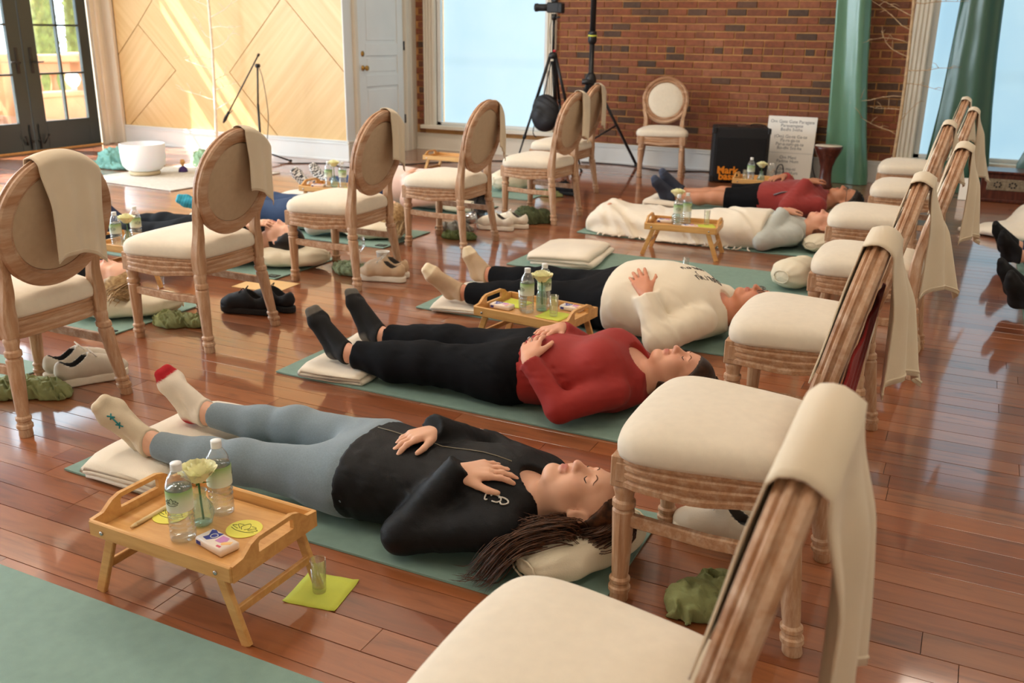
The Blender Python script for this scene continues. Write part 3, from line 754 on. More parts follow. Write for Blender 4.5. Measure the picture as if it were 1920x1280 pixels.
drape('L4', 0, 44, 0.20, 0.32, 'cream cloth over the chair second from the tripods', 12, 0.006, 0.15)
drape('L5', 0, 40, 0.20, 0.34, 'cream cloth over the farthest chair back of the left row', 13, 0.006, 0.15)
m_redcloth = mat('red_knit', (150, 22, 22), 0.85, 0.15, 12, 0.3, 150, sheen=0.2)
m_darkcloth = mat('black_cloth', (13, 14, 18), 0.9, 0.2, 8, 0.3, 200, spec=0.15)

# ------------------------------------------------------------------ pillows and folded blankets
def pillow(loc, rz, sx, sy, sz, label, seed, name='bolster_pillow', m=None):
    bm = bmesh.new(); n, k = 48, 34; rings = []
    for j in range(k+1):
        t = -1+2*j/k; r = (1-abs(t)**3.2)**0.5 if abs(t) < 1 else 0.0; r = max(r, 0.03); ring = []
        for i in range(n):
            a = 2*PI*i/n; ca, sa = math.cos(a), math.sin(a)
            rr = r*(1+0.07*math.sin(a*9+seed+3*t)*abs(t)**2.5+0.05*wob(t*0.6, ca*0.3, sa*0.3, 2.6, seed)+0.02*math.sin(t*14+2*math.sin(a*2+seed)))
            z = sz*(abs(sa)**0.85*(1 if sa > 0 else -1))*rr
            ring.append((sx*t, sy*ca*rr, sz+max(z, -sz*0.93)))
        rings.append(ring)
    quads(bm, rings, True, True, True)
    o = obj(name, bm, m or m_pillow); o.location = loc; o.rotation_euler = (0, 0, rz); tag(o, label, 'pillow', 'cotton head pillows')
    # gathered seam
    for e in (-1, 1):
        bm = bmesh.new(); tube(bm, [Vector((sx*e*0.975, 0.42*sy*math.cos(2*PI*i/10), sz+0.42*sz*math.sin(2*PI*i/10))) for i in range(11)], 0.003, 6); obj('seam', bm, m or m_pillow, o)
    return o
M0 = 0.008
pillow((-0.785, 2.09, M0), 1.15, 0.215, 0.105, 0.062, 'cream pillow under the head of the woman in the black jacket', 1)
pillow((-0.80, 3.26, M0), 1.4, 0.19, 0.09, 0.045, 'cream pillow under the head of the woman in red', 2)
pillow((-0.76, 4.25, M0), 1.45, 0.24, 0.10, 0.060, 'cream pillow under the head of the person with glasses in white', 3)
pillow((-0.79, 5.40, M0), 1.2, 0.17, 0.115, 0.085, 'plump white pillow alone on the head end of the empty mat', 4)
pillow((-0.80, 6.50, M0), 1.3, 0.21, 0.10, 0.058, 'cream pillow under the head of the child in grey', 5)
pillow((-0.78, 7.72, M0), 1.4, 0.19, 0.10, 0.05, 'pillow under the curly haired man in maroon', 6)
pillow((-3.63, 3.19, M0), 0.75, 0.25, 0.105, 0.060, 'cream pillow under the blonde head at left', 7)
pillow((-3.60, 4.40, M0), 0.55, 0.23, 0.12, 0.060, 'cream pillow under the black haired head beside the black sneakers chair', 8)
pillow((-3.62, 5.33, M0), 0.5, 0.22, 0.12, 0.060, 'cream pillow under the head seen behind the paper cup chair', 9)
pillow((-3.55, 6.50, M0), 0.3, 0.20, 0.11, 0.050, 'cream pillow under the dark hair of the person in pink', 10)
pillow((-3.72, 7.68, M0), 0.9, 0.20, 0.12, 0.095, 'white pillow standing alone under the far left chairs', 11)

def folded(loc, rz, lx, ly, h, label, seed, layers=3, m=None, fringe=False):
    """a blanket folded in layers: one continuous wavy sheet seen edge-on"""
    bm = bmesh.new(); th = h/(layers*1.0); ny = 18
    prof = []
    # serpentine section in x-z, thick sheet
    mid = []
    for k in range(layers):
        z = th*(k+0.5); a, b = (-lx/2, lx/2) if k % 2 == 0 else (lx/2, -lx/2)
        for i in range(9):
            t = i/8; mid.append((a+(b-a)*t, z))
        if k < layers-1:
            s = 1 if k % 2 == 0 else -1
            for i in range(1, 5):
                an = -PI/2+PI*i/5; mid.append((b+s*th*0.55*math.cos(an), z+th*0.5+th*0.5*math.sin(an)))
    n = len(mid)
    def nrm(i):
        p, q = mid[max(i-1, 0)], mid[min(i+1, n-1)]; dx, dz = q[0]-p[0], q[1]-p[1]; l = math.hypot(dx, dz) or 1; return -dz/l, dx/l
    up = [(mid[i][0]+nrm(i)[0]*th*0.44, mid[i][1]+nrm(i)[1]*th*0.44) for i in range(n)]
    dn = [(mid[i][0]-nrm(i)[0]*th*0.44, mid[i][1]-nrm(i)[1]*th*0.44) for i in range(n)]
    loop = up+list(reversed(dn)); rings = []
    for j in range(ny+1):
        y = -ly/2+ly*j/ny; e = abs(2*j/ny-1); rd = 1-0.10*smoothstep((e-0.85)/0.15)
        rings.append([(x*(1+0.05*wob(x, y, z*6, 1.6, seed))*(1-0.05*smoothstep((e-0.8)/0.2)), y+0.016*wob(x, z*14, y, 1.5, seed+1), max(0.001, z*(1-0.22*smoothstep((e-0.78)/0.22)-0.10*smoothstep((abs(x)*2/lx-0.75)/0.25))+0.016*wob(x, y, z*3, 1.3, seed)*z/h)) for x, z in loop])
    quads(bm, rings, True, True, True)
    o = obj('folded_blanket', bm, m or m_blanket); o.location = loc; o.rotation_euler = (0, 0, rz); tag(o, label, 'blanket', 'folded cotton blankets')
    if fringe:
        bm = bmesh.new(); rr = random.Random(seed)
        for i in range(40):
            y = -ly/2+ly*(i+0.5)/40; x = -lx/2-th*0.4; tube(bm, [(x, y, h*0.8), (x-0.012, y+rr.uniform(-.006, .006), h*0.6), (x-0.016, y+rr.uniform(-.01, .01), h*0.3)], [0.003, 0.003, 0.001], 5)
        f = obj('fringe', bm, m or m_blanket, o); f['kind'] = 'stuff'
    return o
folded((-2.255, 2.13, M0), 0.06, 0.30, 0.60, 0.055, 'folded cream blanket under the feet in white and red socks', 1)
folded((-2.235, 3.17, M0), 0.10, 0.28, 0.56, 0.048, 'folded cream blanket under the black socked feet of the woman in red', 2)
folded((-2.27, 4.27, M0), 0.12, 0.28, 0.58, 0.045, 'folded cream blanket under the beige socked feet', 3)
folded((-2.20, 5.44, M0), 0.10, 0.40, 0.54, 0.075, 'neatly folded cream blanket on the foot end of the empty mat', 4)
folded((-2.22, 7.62, M0), 0.1, 0.30, 0.52, 0.07, 'cream blanket under the dark blue shoes of the man in shorts', 5)
folded((-5.12, 4.42, M0), 0.1, 0.30, 0.5, 0.06, 'folded cream blanket behind the bottles at the leftmost chair', 6)
folded((-5.05, 5.42, M0), 0.1, 0.28, 0.5, 0.05, 'folded cream blanket under the teal socked foot', 16)
folded((-5.05, 6.45, M0), 0.1, 0.30, 0.5, 0.06, 'white blanket under the checkered socks', 7)
folded((0.58, 4.28, M0), 0.05, 0.32, 0.50, 0.075, 'fringed cream blanket roll on the right edge mat below the socked feet', 8, 3, None, True)
folded((0.60, 3.12, M0), 0.03, 0.34, 0.52, 0.075, 'fringed cream blanket on the lower right edge mat', 9, 3, None, True)
folded((0.62, 5.42, M0), 0.05, 0.34, 0.52, 0.075, 'rolled cream blanket under the nearer black socked feet at right', 10, 3)
folded((0.62, 6.58, M0), 0.05, 0.34, 0.5, 0.06, 'cream blanket under the farther black socked feet at right', 11, 3)
# ------------------------------------------------------------------ signed-distance modelling (people, shoes, crumpled cloth)
def V3(p): return np.array(p, dtype=np.float32)
def smin(a, b, k):
    if k <= 0: return np.minimum(a, b)
    h = np.maximum(k-np.abs(a-b), 0)/k
    return np.minimum(a, b)-h*h*k*0.25
class Sdf:
    """ordered list of primitives: (fn, lo, hi, blend, op)"""
    def __init__(s): s.p = []; s.post = []
    def add(s, fn, lo, hi, k=0.02, op='u'): s.p.append((fn, V3(lo), V3(hi), k, op)); return s
    def cap(s, a, b, ra, rb, k=0.02, infl=0.0, cut=None, op='u'):
        a, b = V3(a), V3(b); d = b-a; L2 = float(d@d) or 1e-9; r = max(ra, rb)+infl
        def fn(P):
            t = np.clip(((P-a)@d)/L2, 0, 1); q = P-a-t[..., None]*d
            o = np.sqrt((q*q).sum(-1))-(ra+(rb-ra)*t)-infl
            if cut is not None:
                n = d/np.sqrt(L2); o = np.maximum(o, (P-b)@n-cut)
            return o
        return s.add(fn, np.minimum(a, b)-r, np.maximum(a, b)+r, k, op)
    def ell(s, c, r, axes=None, k=0.02, infl=0.0, op='u'):
        c = V3(c); r = V3(r)+infl; A = np.eye(3, dtype=np.float32) if axes is None else np.array(axes, dtype=np.float32); m = float(r.min()); R = float(r.max())
        def fn(P):
            q = (P-c)@A.T; k0 = np.sqrt(((q/r)**2).sum(-1)); k1 = np.sqrt(((q/(r*r))**2).sum(-1))+1e-9
            return k0*(k0-1.0)/k1
        return s.add(fn, c-R, c+R, k, op)
    def torso(s, prof, k=0.03, infl=0.0, x0=None, x1=None, e=2.3, rnd_=0.02):
        pr = np.array(prof, dtype=np.float32); X = pr[:, 0]
        xs = np.linspace(X[0], X[-1], 80); ys = [np.interp(xs, X, pr[:, i]) for i in range(1, 5)]
        ker = np.hanning(13); ker /= ker.sum()
        ys = [np.convolve(np.pad(v, 6, 'edge'), ker, 'valid') for v in ys]
        a = X[0] if x0 is None else x0; b = X[-1] if x1 is None else x1
        def fn(P):
            x = P[..., 0]; cy, cz, wy, wz = [np.interp(x, xs, v) for v in ys]; wy = wy+infl; wz = wz+infl
            u = np.abs(P[..., 1]-cy)/wy; v = np.abs(P[..., 2]-cz)/wz
            d = ((u**e+v**e)**(1/e)-1)*np.minimum(wy, wz)
            dx = np.maximum(a-x, x-b)+rnd_
            return np.where((d > -rnd_) & (dx > 0), np.sqrt(np.maximum(d+rnd_, 0)**2+dx*dx)-rnd_, np.maximum(d, dx-rnd_))
        lo = (a-0.02, (pr[:, 1]-pr[:, 3]).min()-infl-0.02, (pr[:, 2]-pr[:, 4]).min()-infl-0.02); hi = (b+0.02, (pr[:, 1]+pr[:, 3]).max()+infl+0.02, (pr[:, 2]+pr[:, 4]).max()+infl+0.02)
        return s.add(fn, lo, hi, k)
    def at(s, P):
        P = np.asarray(P, dtype=np.float32); D = np.full(P.shape[:-1], 9.0, dtype=np.float32)
        for fn, lo, hi, k, op in s.p:
            d = fn(P)
            D = smin(D, d, k) if op == 'u' else -smin(-D, d, k)
        for f in s.post: D = f(P, D)
        return D
    def mesh(s, h):
        lo = np.min([q[1] for q in s.p if q[4] == 'u'], axis=0)-3*h-0.006; hi = np.max([q[2] for q in s.p if q[4] == 'u'], axis=0)+3*h+0.006
        n = np.ceil((hi-lo)/h).astype(int)+1
        ax = [(lo[i]+h*np.arange(n[i])).astype(np.float32) for i in range(3)]
        D = np.full(n, 0.08, dtype=np.float32)
        for fn, a, b, k, op in s.p:
            m = k+2*h
            i0 = np.clip(np.floor((a-m-lo)/h).astype(int), 0, n); i1 = np.clip(np.ceil((b+m-lo)/h).astype(int)+1, 0, n)
            if (i1 <= i0).any(): continue
            sl = tuple(slice(i0[i], i1[i]) for i in range(3))
            P = np.stack(np.meshgrid(ax[0][sl[0]], ax[1][sl[1]], ax[2][sl[2]], indexing='ij'), -1)
            d = fn(P); D[sl] = smin(D[sl], d, k) if op == 'u' else -smin(-D[sl], d, k)
        if s.post:
            near = np.abs(D) < 0.05
            idx = np.nonzero(near); P = np.stack([ax[i][idx[i]] for i in range(3)], -1); d = D[idx]
            for f in s.post: d = f(P, d)
            D[idx] = d
        return surface_nets(D, lo, h)
def surface_nets(D, lo, h):
    ins = D < 0; nx, ny, nz = D.shape
    c = np.zeros((nx-1, ny-1, nz-1), dtype=np.int8)
    for dx in (0, 1):
        for dy in (0, 1):
            for dz in (0, 1): c += ins[dx:nx-1+dx, dy:ny-1+dy, dz:nz-1+dz]
    act = (c > 0) & (c < 8); I = np.argwhere(act); N = len(I)
    acc = np.zeros((N, 3), dtype=np.float64); cnt = np.zeros(N)
    i, j, k = I[:, 0], I[:, 1], I[:, 2]
    corners = [(a, b, c_) for a in (0, 1) for b in (0, 1) for c_ in (0, 1)]
    val = {q: D[i+q[0], j+q[1], k+q[2]] for q in corners}
    for q in corners:
        for axis in range(3):
            if q[axis] == 0:
                r = list(q); r[axis] = 1; r = tuple(r); a, b = val[q], val[r]; m = (a < 0) != (b < 0)
                t = np.where(m, a/(np.where(m, a-b, 1)), 0)
                p = np.zeros((N, 3)); p[:] = q; p[:, axis] = t
                acc += np.where(m[:, None], p, 0); cnt += m
    V = lo+h*(I+acc/np.maximum(cnt, 1)[:, None])
    vid = np.full(act.shape, -1, dtype=np.int64); vid[act] = np.arange(N)
    F = []
    for axis in range(3):
        o1, o2 = [(1, 2), (2, 0), (0, 1)][axis]
        sa = [slice(1, -1)]*3; sa[axis] = slice(0, D.shape[axis]-1); sb = [slice(1, -1)]*3; sb[axis] = slice(1, D.shape[axis])
        A, Bv = ins[tuple(sa)], ins[tuple(sb)]
        E = np.argwhere(A != Bv)
        if not len(E): continue
        off = np.ones(3, dtype=int); off[axis] = 0
        E2 = E+off; flip = A[tuple(E.T)]
        def g(d1, d2):
            q = E2.copy(); q[:, o1] -= d1; q[:, o2] -= d2; return vid[q[:, 0], q[:, 1], q[:, 2]]
        a, b, c_, d = g(1, 1), g(0, 1), g(0, 0), g(1, 0)
        ok = (a >= 0) & (b >= 0) & (c_ >= 0) & (d >= 0)
        f = np.where(flip[:, None], np.stack([a, b, c_, d], 1), np.stack([d, c_, b, a], 1))
        F.append(f[ok])
    F = np.concatenate(F) if F else np.zeros((0, 4), int)
    # one light smoothing pass
    for lam in (0.5, -0.35):
        S = np.zeros_like(V); W = np.zeros(N)
        for q in range(4):
            e0, e1 = F[:, q], F[:, (q+1) % 4]
            for ch in range(3): S[:, ch] += np.bincount(e0, V[e1, ch], N)+np.bincount(e1, V[e0, ch], N)
            W += np.bincount(e0, minlength=N)+np.bincount(e1, minlength=N)
        V = V+lam*(S/np.maximum(W, 1)[:, None]-V)
    return V, F
def np_mesh(name, V, F):
    me = bpy.data.meshes.new(name); me.vertices.add(len(V)); me.vertices.foreach_set('co', V.astype(np.float32).ravel())
    me.loops.add(F.size); me.loops.foreach_set('vertex_index', F.astype(np.int32).ravel()); me.polygons.add(len(F))
    me.polygons.foreach_set('loop_start', (np.arange(len(F))*4).astype(np.int32))
    try: me.polygons.foreach_set('loop_total', np.full(len(F), 4, dtype=np.int32))
    except Exception: pass
    me.polygons.foreach_set('use_smooth', np.ones(len(F), dtype=bool)); me.update(calc_edges=True); me.validate(); return me
def set_tint(me, vals):
    a = me.attributes.new('tint', 'FLOAT', 'POINT'); a.data.foreach_set('value', np.asarray(vals, dtype=np.float32))
def sdf_obj(name, s, h, m, parent, tint=None):
    V, F = s.mesh(h)
    loc = np.array(parent.matrix_basis.translation) if parent is not None else np.zeros(3)
    me = np_mesh(name, V-loc, F)
    if tint is not None: set_tint(me, tint(V))
    return obj(name, me, m, parent)
def wrinkle(amp, f, k1, k2=(0.3, 0.7, 0.6), seed=0.0, mask=None):
    k1, k2 = V3(k1), V3(k2)
    def fn(P, D):
        u = P@k1*f; v = P@k2*f
        r = np.sin(u+1.6*np.sin(v*0.8+seed)+0.9*np.sin(v*1.9+u*0.35+seed*2))
        g = 0.55+0.45*np.sin(v*0.55+u*0.21+seed*1.3)
        w_ = amp*(r*0.5+0.35*(1-2*np.abs(np.sin(u*0.63+1.1*np.sin(v*0.9+seed))))) * g
        if mask is not None: w_ = w_*mask(P)
        return D-w_
    return fn
def floor_clip(z0): return lambda P, D: np.maximum(D, z0-P[..., 2])
def tint_mat(name, rgb, rgb2, rough=0.7, var=0.06, vs=8, bump=0.0, bs=200, sheen=0, sub=0, rgb3=None):
    """rgb where attribute tint = 0, rgb2 where tint = 1"""
    t = NT(name); c, c2 = lin(rgb), lin(rgb2); v = t.coords('Object')
    col = t.ramp(t.noise(v, vs, 4), [(0.3, shade(c, 1-var)), (0.7, shade(c, 1+var))])
    a = t.n('ShaderNodeAttribute'); a.attribute_name = 'tint'
    t.base(t.mix(col, c2, a.outputs['Fac'])); t.b.inputs['Roughness'].default_value = rough
    if sheen: t.b.inputs['Sheen Weight'].default_value = sheen
    if sub: t.b.inputs['Subsurface Weight'].default_value = sub; t.b.inputs['Subsurface Radius'].default_value = (0.01, 0.004, 0.002); t.b.inputs['Subsurface Scale'].default_value = 1.0
    if bump: t.bump(t.noise(v, bs, 3), bump, 0.003)
    return t.m
def nrmz(v): v = V3(v); return v/np.sqrt((v*v).sum())

class Head:
    def __init__(s, c, up, face, sc=0.92):
        s.c = V3(c); s.u = nrmz(up); f = V3(face); f = f-s.u*(f@s.u); s.f = nrmz(f); s.s = np.cross(s.f, s.u); s.sc = sc
        s.A = np.stack([s.s, s.f, s.u])
    def w(s, x, y, z): return s.c+s.sc*(s.s*x+s.f*y+s.u*z)
    def loc(s, P): return ((P-s.c)@s.A.T)/s.sc
    def d(s, x, y, z): return s.s*x+s.f*y+s.u*z
    def build(s, S, woman=True, detail=True):
        q = s.sc
        def E(c, r, k=0.02, op='u', ax=None): S.ell(s.w(*c), np.array(r)*q, s.A if ax is None else ax, k*q, 0, op)
        def K(a, b, ra, rb, k=0.02, op='u'): S.cap(s.w(*a), s.w(*b), ra*q, rb*q, k*q, op=op)
        E((0, -0.018, 0.045), (0.074, 0.094, 0.088), 0.02)
        E((0, 0.030, -0.015), (0.061, 0.062, 0.088), 0.03)
        E((0, 0.030, 0.055), (0.062, 0.060, 0.055), 0.03)
        for x in (-1, 1):
            K((x*0.056, 0.0, -0.05), (x*0.024, 0.058, -0.098), 0.020, 0.022, 0.03)
            E((x*0.037, 0.062, -0.030), (0.027, 0.025, 0.030), 0.03); E((x*0.040, 0.036, -0.058), (0.026, 0.030, 0.034), 0.03)
        E((0, 0.066, -0.102), (0.026, 0.024, 0.021), 0.025)
        if not detail: K((0, 0.088, 0.012), (0, 0.108, -0.034), 0.010, 0.014, 0.015); return
        K((-0.034, 0.076, 0.026), (0.034, 0.076, 0.026), 0.013, 0.013, 0.022)
        for x in (-1, 1): E((x*0.031, 0.099, 0.006), (0.019, 0.016, 0.014), 0.014, 's')
        K((0, 0.083, 0.018), (0, 0.111, -0.028), 0.0085, 0.0115, 0.014)
        E((0, 0.112, -0.033), (0.0125, 0.011, 0.0105), None or 0.008)
        for x in (-1, 1): E((x*0.0115, 0.098, -0.037), (0.0085, 0.011, 0.008), 0.008)
        for x in (-1, 1):
            E((x*0.031, 0.076, 0.004), (0.0165, 0.0145, 0.0125), 0.006)
            E((x*0.0065, 0.107, -0.0445), (0.0035, 0.005, 0.004), 0.003, 's')
        E((0, 0.092, -0.062), (0.024, 0.0095, 0.0062), 0.007); E((0, 0.090, -0.0735), (0.021, 0.0100, 0.0075), 0.007)
        E((0, 0.1045, -0.0675), (0.030, 0.006, 0.0016), 0.003, 's')
        for x in (-1, 1):
            ax = np.stack([s.s*0.97+s.f*0.25*x, s.f*0.97-s.s*0.25*x, s.u])
            E((x*0.079, -0.010, -0.004), (0.0085, 0.020, 0.033), 0.008, 'u', ax)
            E((x*0.087, -0.006, -0.002), (0.006, 0.011, 0.019), 0.005, 's', ax)
    def surf(s, S, x, z, y0=0.16):
        """march onto the face from the front"""
        y = y0
        for _ in range(40):
            d = float(S.at(s.w(x, y, z)[None])[0])/s.sc
            if d < 0.0004: break
            y -= d*0.8
        return y
    def face_parts(s, S, parent, brow_m, lash_m, glasses=False, gm=None):
        loc = V3(parent.matrix_basis.translation)
        bm = bmesh.new()
        for x in (-1, 1):
            pts = []
            for i in range(9):
                t = i/8; xx = x*(0.014+0.036*t); zz = 0.0265+0.007*math.sin(PI*min(1, t*1.15))-0.003*t; pts.append(Vector(s.w(xx, s.surf(S, xx, zz)-0.0002, zz)-loc))
            tube(bm, pts, [0.0010, 0.0016, 0.0019, 0.0019, 0.0018, 0.0016, 0.0013, 0.0010, 0.0006], 6, 0.7)
        o = obj('eyebrows', bm, brow_m, parent)
        bm = bmesh.new()
        for x in (-1, 1):
            pts = []
            for i in range(9):
                t = i/8; xx = x*(0.0165+0.030*t); zz = 0.002-0.0065*math.sin(PI*t)+0.001*t; pts.append(Vector(s.w(xx, s.surf(S, xx, zz)+0.0003, zz)-loc))
            tube(bm, pts, [0.0007, 0.0012, 0.0014, 0.0015, 0.0016, 0.0016, 0.0015, 0.0012, 0.0007], 6)
        obj('eyelashes', bm, lash_m, parent)
        if glasses:
            bm = bmesh.new()
            for x in (-1, 1):
                ring = [Vector(s.w(x*0.034+0.025*math.cos(2*PI*i/24), 0.100, 0.0+0.020*math.sin(2*PI*i/24))-loc) for i in range(25)]; tube(bm, ring, 0.0016, 6)
                tube(bm, [Vector(s.w(x*0.059, 0.099, 0.006)-loc), Vector(s.w(x*0.078, 0.06, 0.008)-loc), Vector(s.w(x*0.082, -0.01, 0.012)-loc)], 0.0018, 6)
            tube(bm, [Vector(s.w(-0.010, 0.101, 0.006)-loc), Vector(s.w(0, 0.107, 0.009)-loc), Vector(s.w(0.010, 0.101, 0.006)-loc)], 0.0016, 6)
            g = obj('glasses', bm, gm, parent)
            for x in (-1, 1):
                bm = bmesh.new(); vs = [bm.verts.new(Vector(s.w(x*0.034+0.024*math.cos(2*PI*i/24), 0.100, 0.019*math.sin(2*PI*i/24))-loc)) for i in range(24)]; bm.faces.new(vs)
                obj('lens', bm, m_pane, g)
    def tint(s, V):
        L = s.loc(V)
        lip = np.exp(-((L[:, 0]/0.021)**4))*np.exp(-(((L[:, 2]+0.0675)/0.0115)**4))*(L[:, 1] > 0.082)
        ch = 0.16*np.exp(-(((np.abs(L[:, 0])-0.040)/0.020)**2+((L[:, 2]+0.030)/0.022)**2))*(L[:, 1] > 0.02)
        nose = 0.22*np.exp(-((L[:, 0]/0.016)**2+((L[:, 2]+0.034)/0.016)**2))*(L[:, 1] > 0.085)
        return np.clip(np.maximum(lip*0.85, np.maximum(ch, nose)), 0, 1)

def add_hand(S, wr, d, n, thumb, curl=0.35, sp=1.0, sc=1.0, k=0.005):
    """wr wrist, d towards the fingers, n out of the back of the hand, thumb +1/-1 side along d x n"""
    d = nrmz(d); n = V3(n); n = nrmz(n-d*(n@d)); l = np.cross(d, n)*thumb; wr = V3(wr); q = sc
    offs = (0.030, 0.0105, -0.0095, -0.028); lens = (0.072, 0.080, 0.074, 0.058); bl = (0.088, 0.091, 0.087, 0.079)
    S.cap(wr-d*0.02*q, wr+d*0.02*q, 0.022*q, 0.021*q, 0.015)
    for i in range(4):
        b0 = wr+(d*0.012+l*offs[i]*0.55)*q; b1 = wr+(d*bl[i]+l*offs[i]*1.05)*q+n*0.002
        S.cap(b0, b1, 0.0150*q, 0.0112*q, 0.012)
    for i in range(4):
        p = wr+(d*bl[i]+l*offs[i]*1.05)*q+n*0.001; a = curl*(0.7+0.25*i/3)*0.6; sd = l*offs[i]*3.6*sp
        rr = 0.0092 if i < 3 else 0.0080
        for j, fr in enumerate((0.44, 0.32, 0.24)):
            dirv = nrmz((d+sd)*math.cos(a)-n*math.sin(a)); e = p+dirv*lens[i]*fr*q
            S.cap(p, e, (rr-0.0007*j)*q, (rr-0.0007*(j+1))*q, k); p = e; a += curl*(0.9 if j == 0 else 0.6)
    p = wr+(d*0.022+l*0.020-n*0.004)*q; e = p+(d*0.036+l*0.030-n*0.006)*q
    S.cap(p, e, 0.0150*q, 0.0118*q, 0.012)
    e2 = e+nrmz(d*0.75+l*0.55-n*0.15)*0.033*q; S.cap(e, e2, 0.0108*q, 0.0098*q, 0.004)
    e3 = e2+nrmz(d*0.92+l*0.22-n*0.25)*0.026*q; S.cap(e2, e3, 0.0098*q, 0.0076*q, 0.003)
def add_foot(S, ankle, heel, toe, infl=0.0, k=0.02, w=1.0):
    a, h, t = V3(ankle), V3(heel), V3(toe); ft = nrmz(t-h); L = float(np.sqrt(((t-h)**2).sum())); up = nrmz(a-h); up = nrmz(up-ft*(up@ft)); l = np.cross(ft, up)
    S.ell(h+ft*0.012, (0.030, 0.032, 0.030), None, k, infl); S.cap(h+up*0.012, a, 0.031, 0.034, k, infl)
    S.cap(a+up*0.0, h+ft*L*0.62+up*0.030, 0.032, 0.022, k, infl)
    for s_ in (-1, 1):
        S.cap(h+ft*0.01+l*s_*0.008, h+ft*L*0.70+l*s_*0.020*w+up*0.008, 0.024, 0.0215, k, infl)
        S.cap(h+ft*L*0.70+l*s_*0.020*w+up*0.008, h+ft*(L-0.016)+l*s_*(0.014 if s_ > 0 else 0.018)*w+up*0.012, 0.0205, 0.0145, k, infl)
m_lash = mat('lash_dark', (46, 34, 30), 0.8)
def hair_mat(name, c, c2):
    t = NT(name); v = t.coords('Object', (60, 60, 60)); g = t.noise(v, 1.0, 3)
    t.base(t.ramp(g, [(0.3, lin(c)), (0.7, lin(c2))])); t.b.inputs['Roughness'].default_value = 0.38; t.b.inputs['Specular IOR Level'].default_value = 0.4; return t.m
def skin_mat(name, c, lip=(176, 92, 88)): return tint_mat(name, c, lip, 0.48, 0.03, 14, 0.06, 500, 0, 0.12)
def hair_cap(H, S, hl=0.088, side=0.02, thick=0.010, low=-0.09):
    """scalp shell: skull grown a little, cut at the hair line"""
    q = H.sc; S.ell(H.w(0, -0.018, 0.045), (np.array((0.074, 0.094, 0.088))+thick)*q, H.A, 0.0); S.ell(H.w(0, -0.03, -0.01), (np.array((0.070, 0.072, 0.085))+thick)*q, H.A, 0.03*q)
    def cut(P, D):
        L = H.loc(P); y, z, x = L[..., 1], L[..., 2], np.abs(L[..., 0])
        line = np.where(z > 0, -0.012+side+(z/0.1)**2*0.165, -0.012+side*0.4-0.02*np.clip(-z/0.1, 0, 1))
        return np.maximum(np.maximum(D, (y-line)*q*0.8), (low-z)*q)
    S.post.append(cut)
def strands(parent, name, m, paths, n, rad, seed, jit=0.012, flat=0.55):
    n = [int(v*3.2) for v in n]; rad *= 0.42
    """locks of hair following guide paths; each path: list of (point, spread)"""
    bm = bmesh.new(); rr = random.Random(seed); loc = Vector(parent.matrix_basis.translation)
    for path, cnt in zip(paths, n):
        for k in range(cnt):
            o = Vector([max(-1.5, min(1.5, rr.gauss(0, 0.9))) for _ in range(3)]); o.z *= 0.6; ph = rr.random()*6; pts = []
            a = rr.uniform(0.55, 1.05)
            for i, (p, sp) in enumerate(path):
                u = i/(len(path)-1)
                if u > a: break
                pts.append(Vector(p)-loc+o*sp*(0.14 if i == 0 else 0.5)+Vector((math.sin(ph+u*6), math.cos(ph*1.3+u*5), 0))*sp*0.12)
            for q_ in pts: q_.z = max(q_.z, 0.012-loc.z)
            cp = catmull(pts, 4); L = len(cp)
            tube(bm, cp, [rad*(0.7+0.6*math.sin(PI*min(1, 0.25+0.75*i/L)))*(1 if i < L*0.8 else max(0.1, (L-i)/(L*0.2))) for i in range(L)], 4, flat)
    o = obj(name, bm, m, parent); o['kind'] = 'stuff'; return o
# ------------------------------------------------------------------ people lying on the mats
m_brown = hair_mat('brown_hair', (40, 24, 16), (98, 60, 36)); m_dkbrown = hair_mat('dark_brown_hair', (34, 22, 16), (70, 44, 28)); m_blackhair = hair_mat('black_hair', (14, 12, 12), (34, 28, 26)); m_blond = hair_mat('blond_hair', (150, 116, 76), (206, 176, 130))
def person(loc, label, group=None): return thing('person', label, 'person', loc, 0, group)
ZM = 0.0085
def legs(S, q, infl=0.0, cuff=None, k=0.03, fat=1.0):
    """q: dict with hip/knee/ankle for n and f; cuff: cut the trouser legs short of the ankle"""
    for s in 'nf':
        hip, kn, an = V3(q['hip'+s]), V3(q['knee'+s]), V3(q['ank'+s]); calf = kn*0.62+an*0.38-V3((0, 0, 0.012))
        S.cap(hip, kn, 0.092*fat, 0.060*fat, k, infl)
        if cuff is None:
            S.cap(kn, calf, 0.056*fat, 0.054*fat, k, infl); S.cap(calf, an, 0.053*fat, 0.033*fat, k, infl)
        else:
            e = kn+(an-kn)*cuff; S.cap(kn, calf, 0.057*fat, 0.055*fat, k, infl); S.cap(calf, e, 0.054*fat, 0.040*fat, k, infl, 0.0)
def arms(S, q, infl=0.0, cuff=None, k=0.025, fat=1.0, only='nf'):
    for s in only:
        sh, el, wr = V3(q['sh'+s]), V3(q['elb'+s]), V3(q['wr'+s])
        S.cap(sh, el, 0.052*fat, 0.043*fat, k, infl)
        if cuff is None: S.cap(el, wr, 0.040*fat, 0.025, k, infl)
        else: S.cap(el, el+(wr-el)*cuff, 0.041*fat, 0.031*fat, k, infl, 0.0)
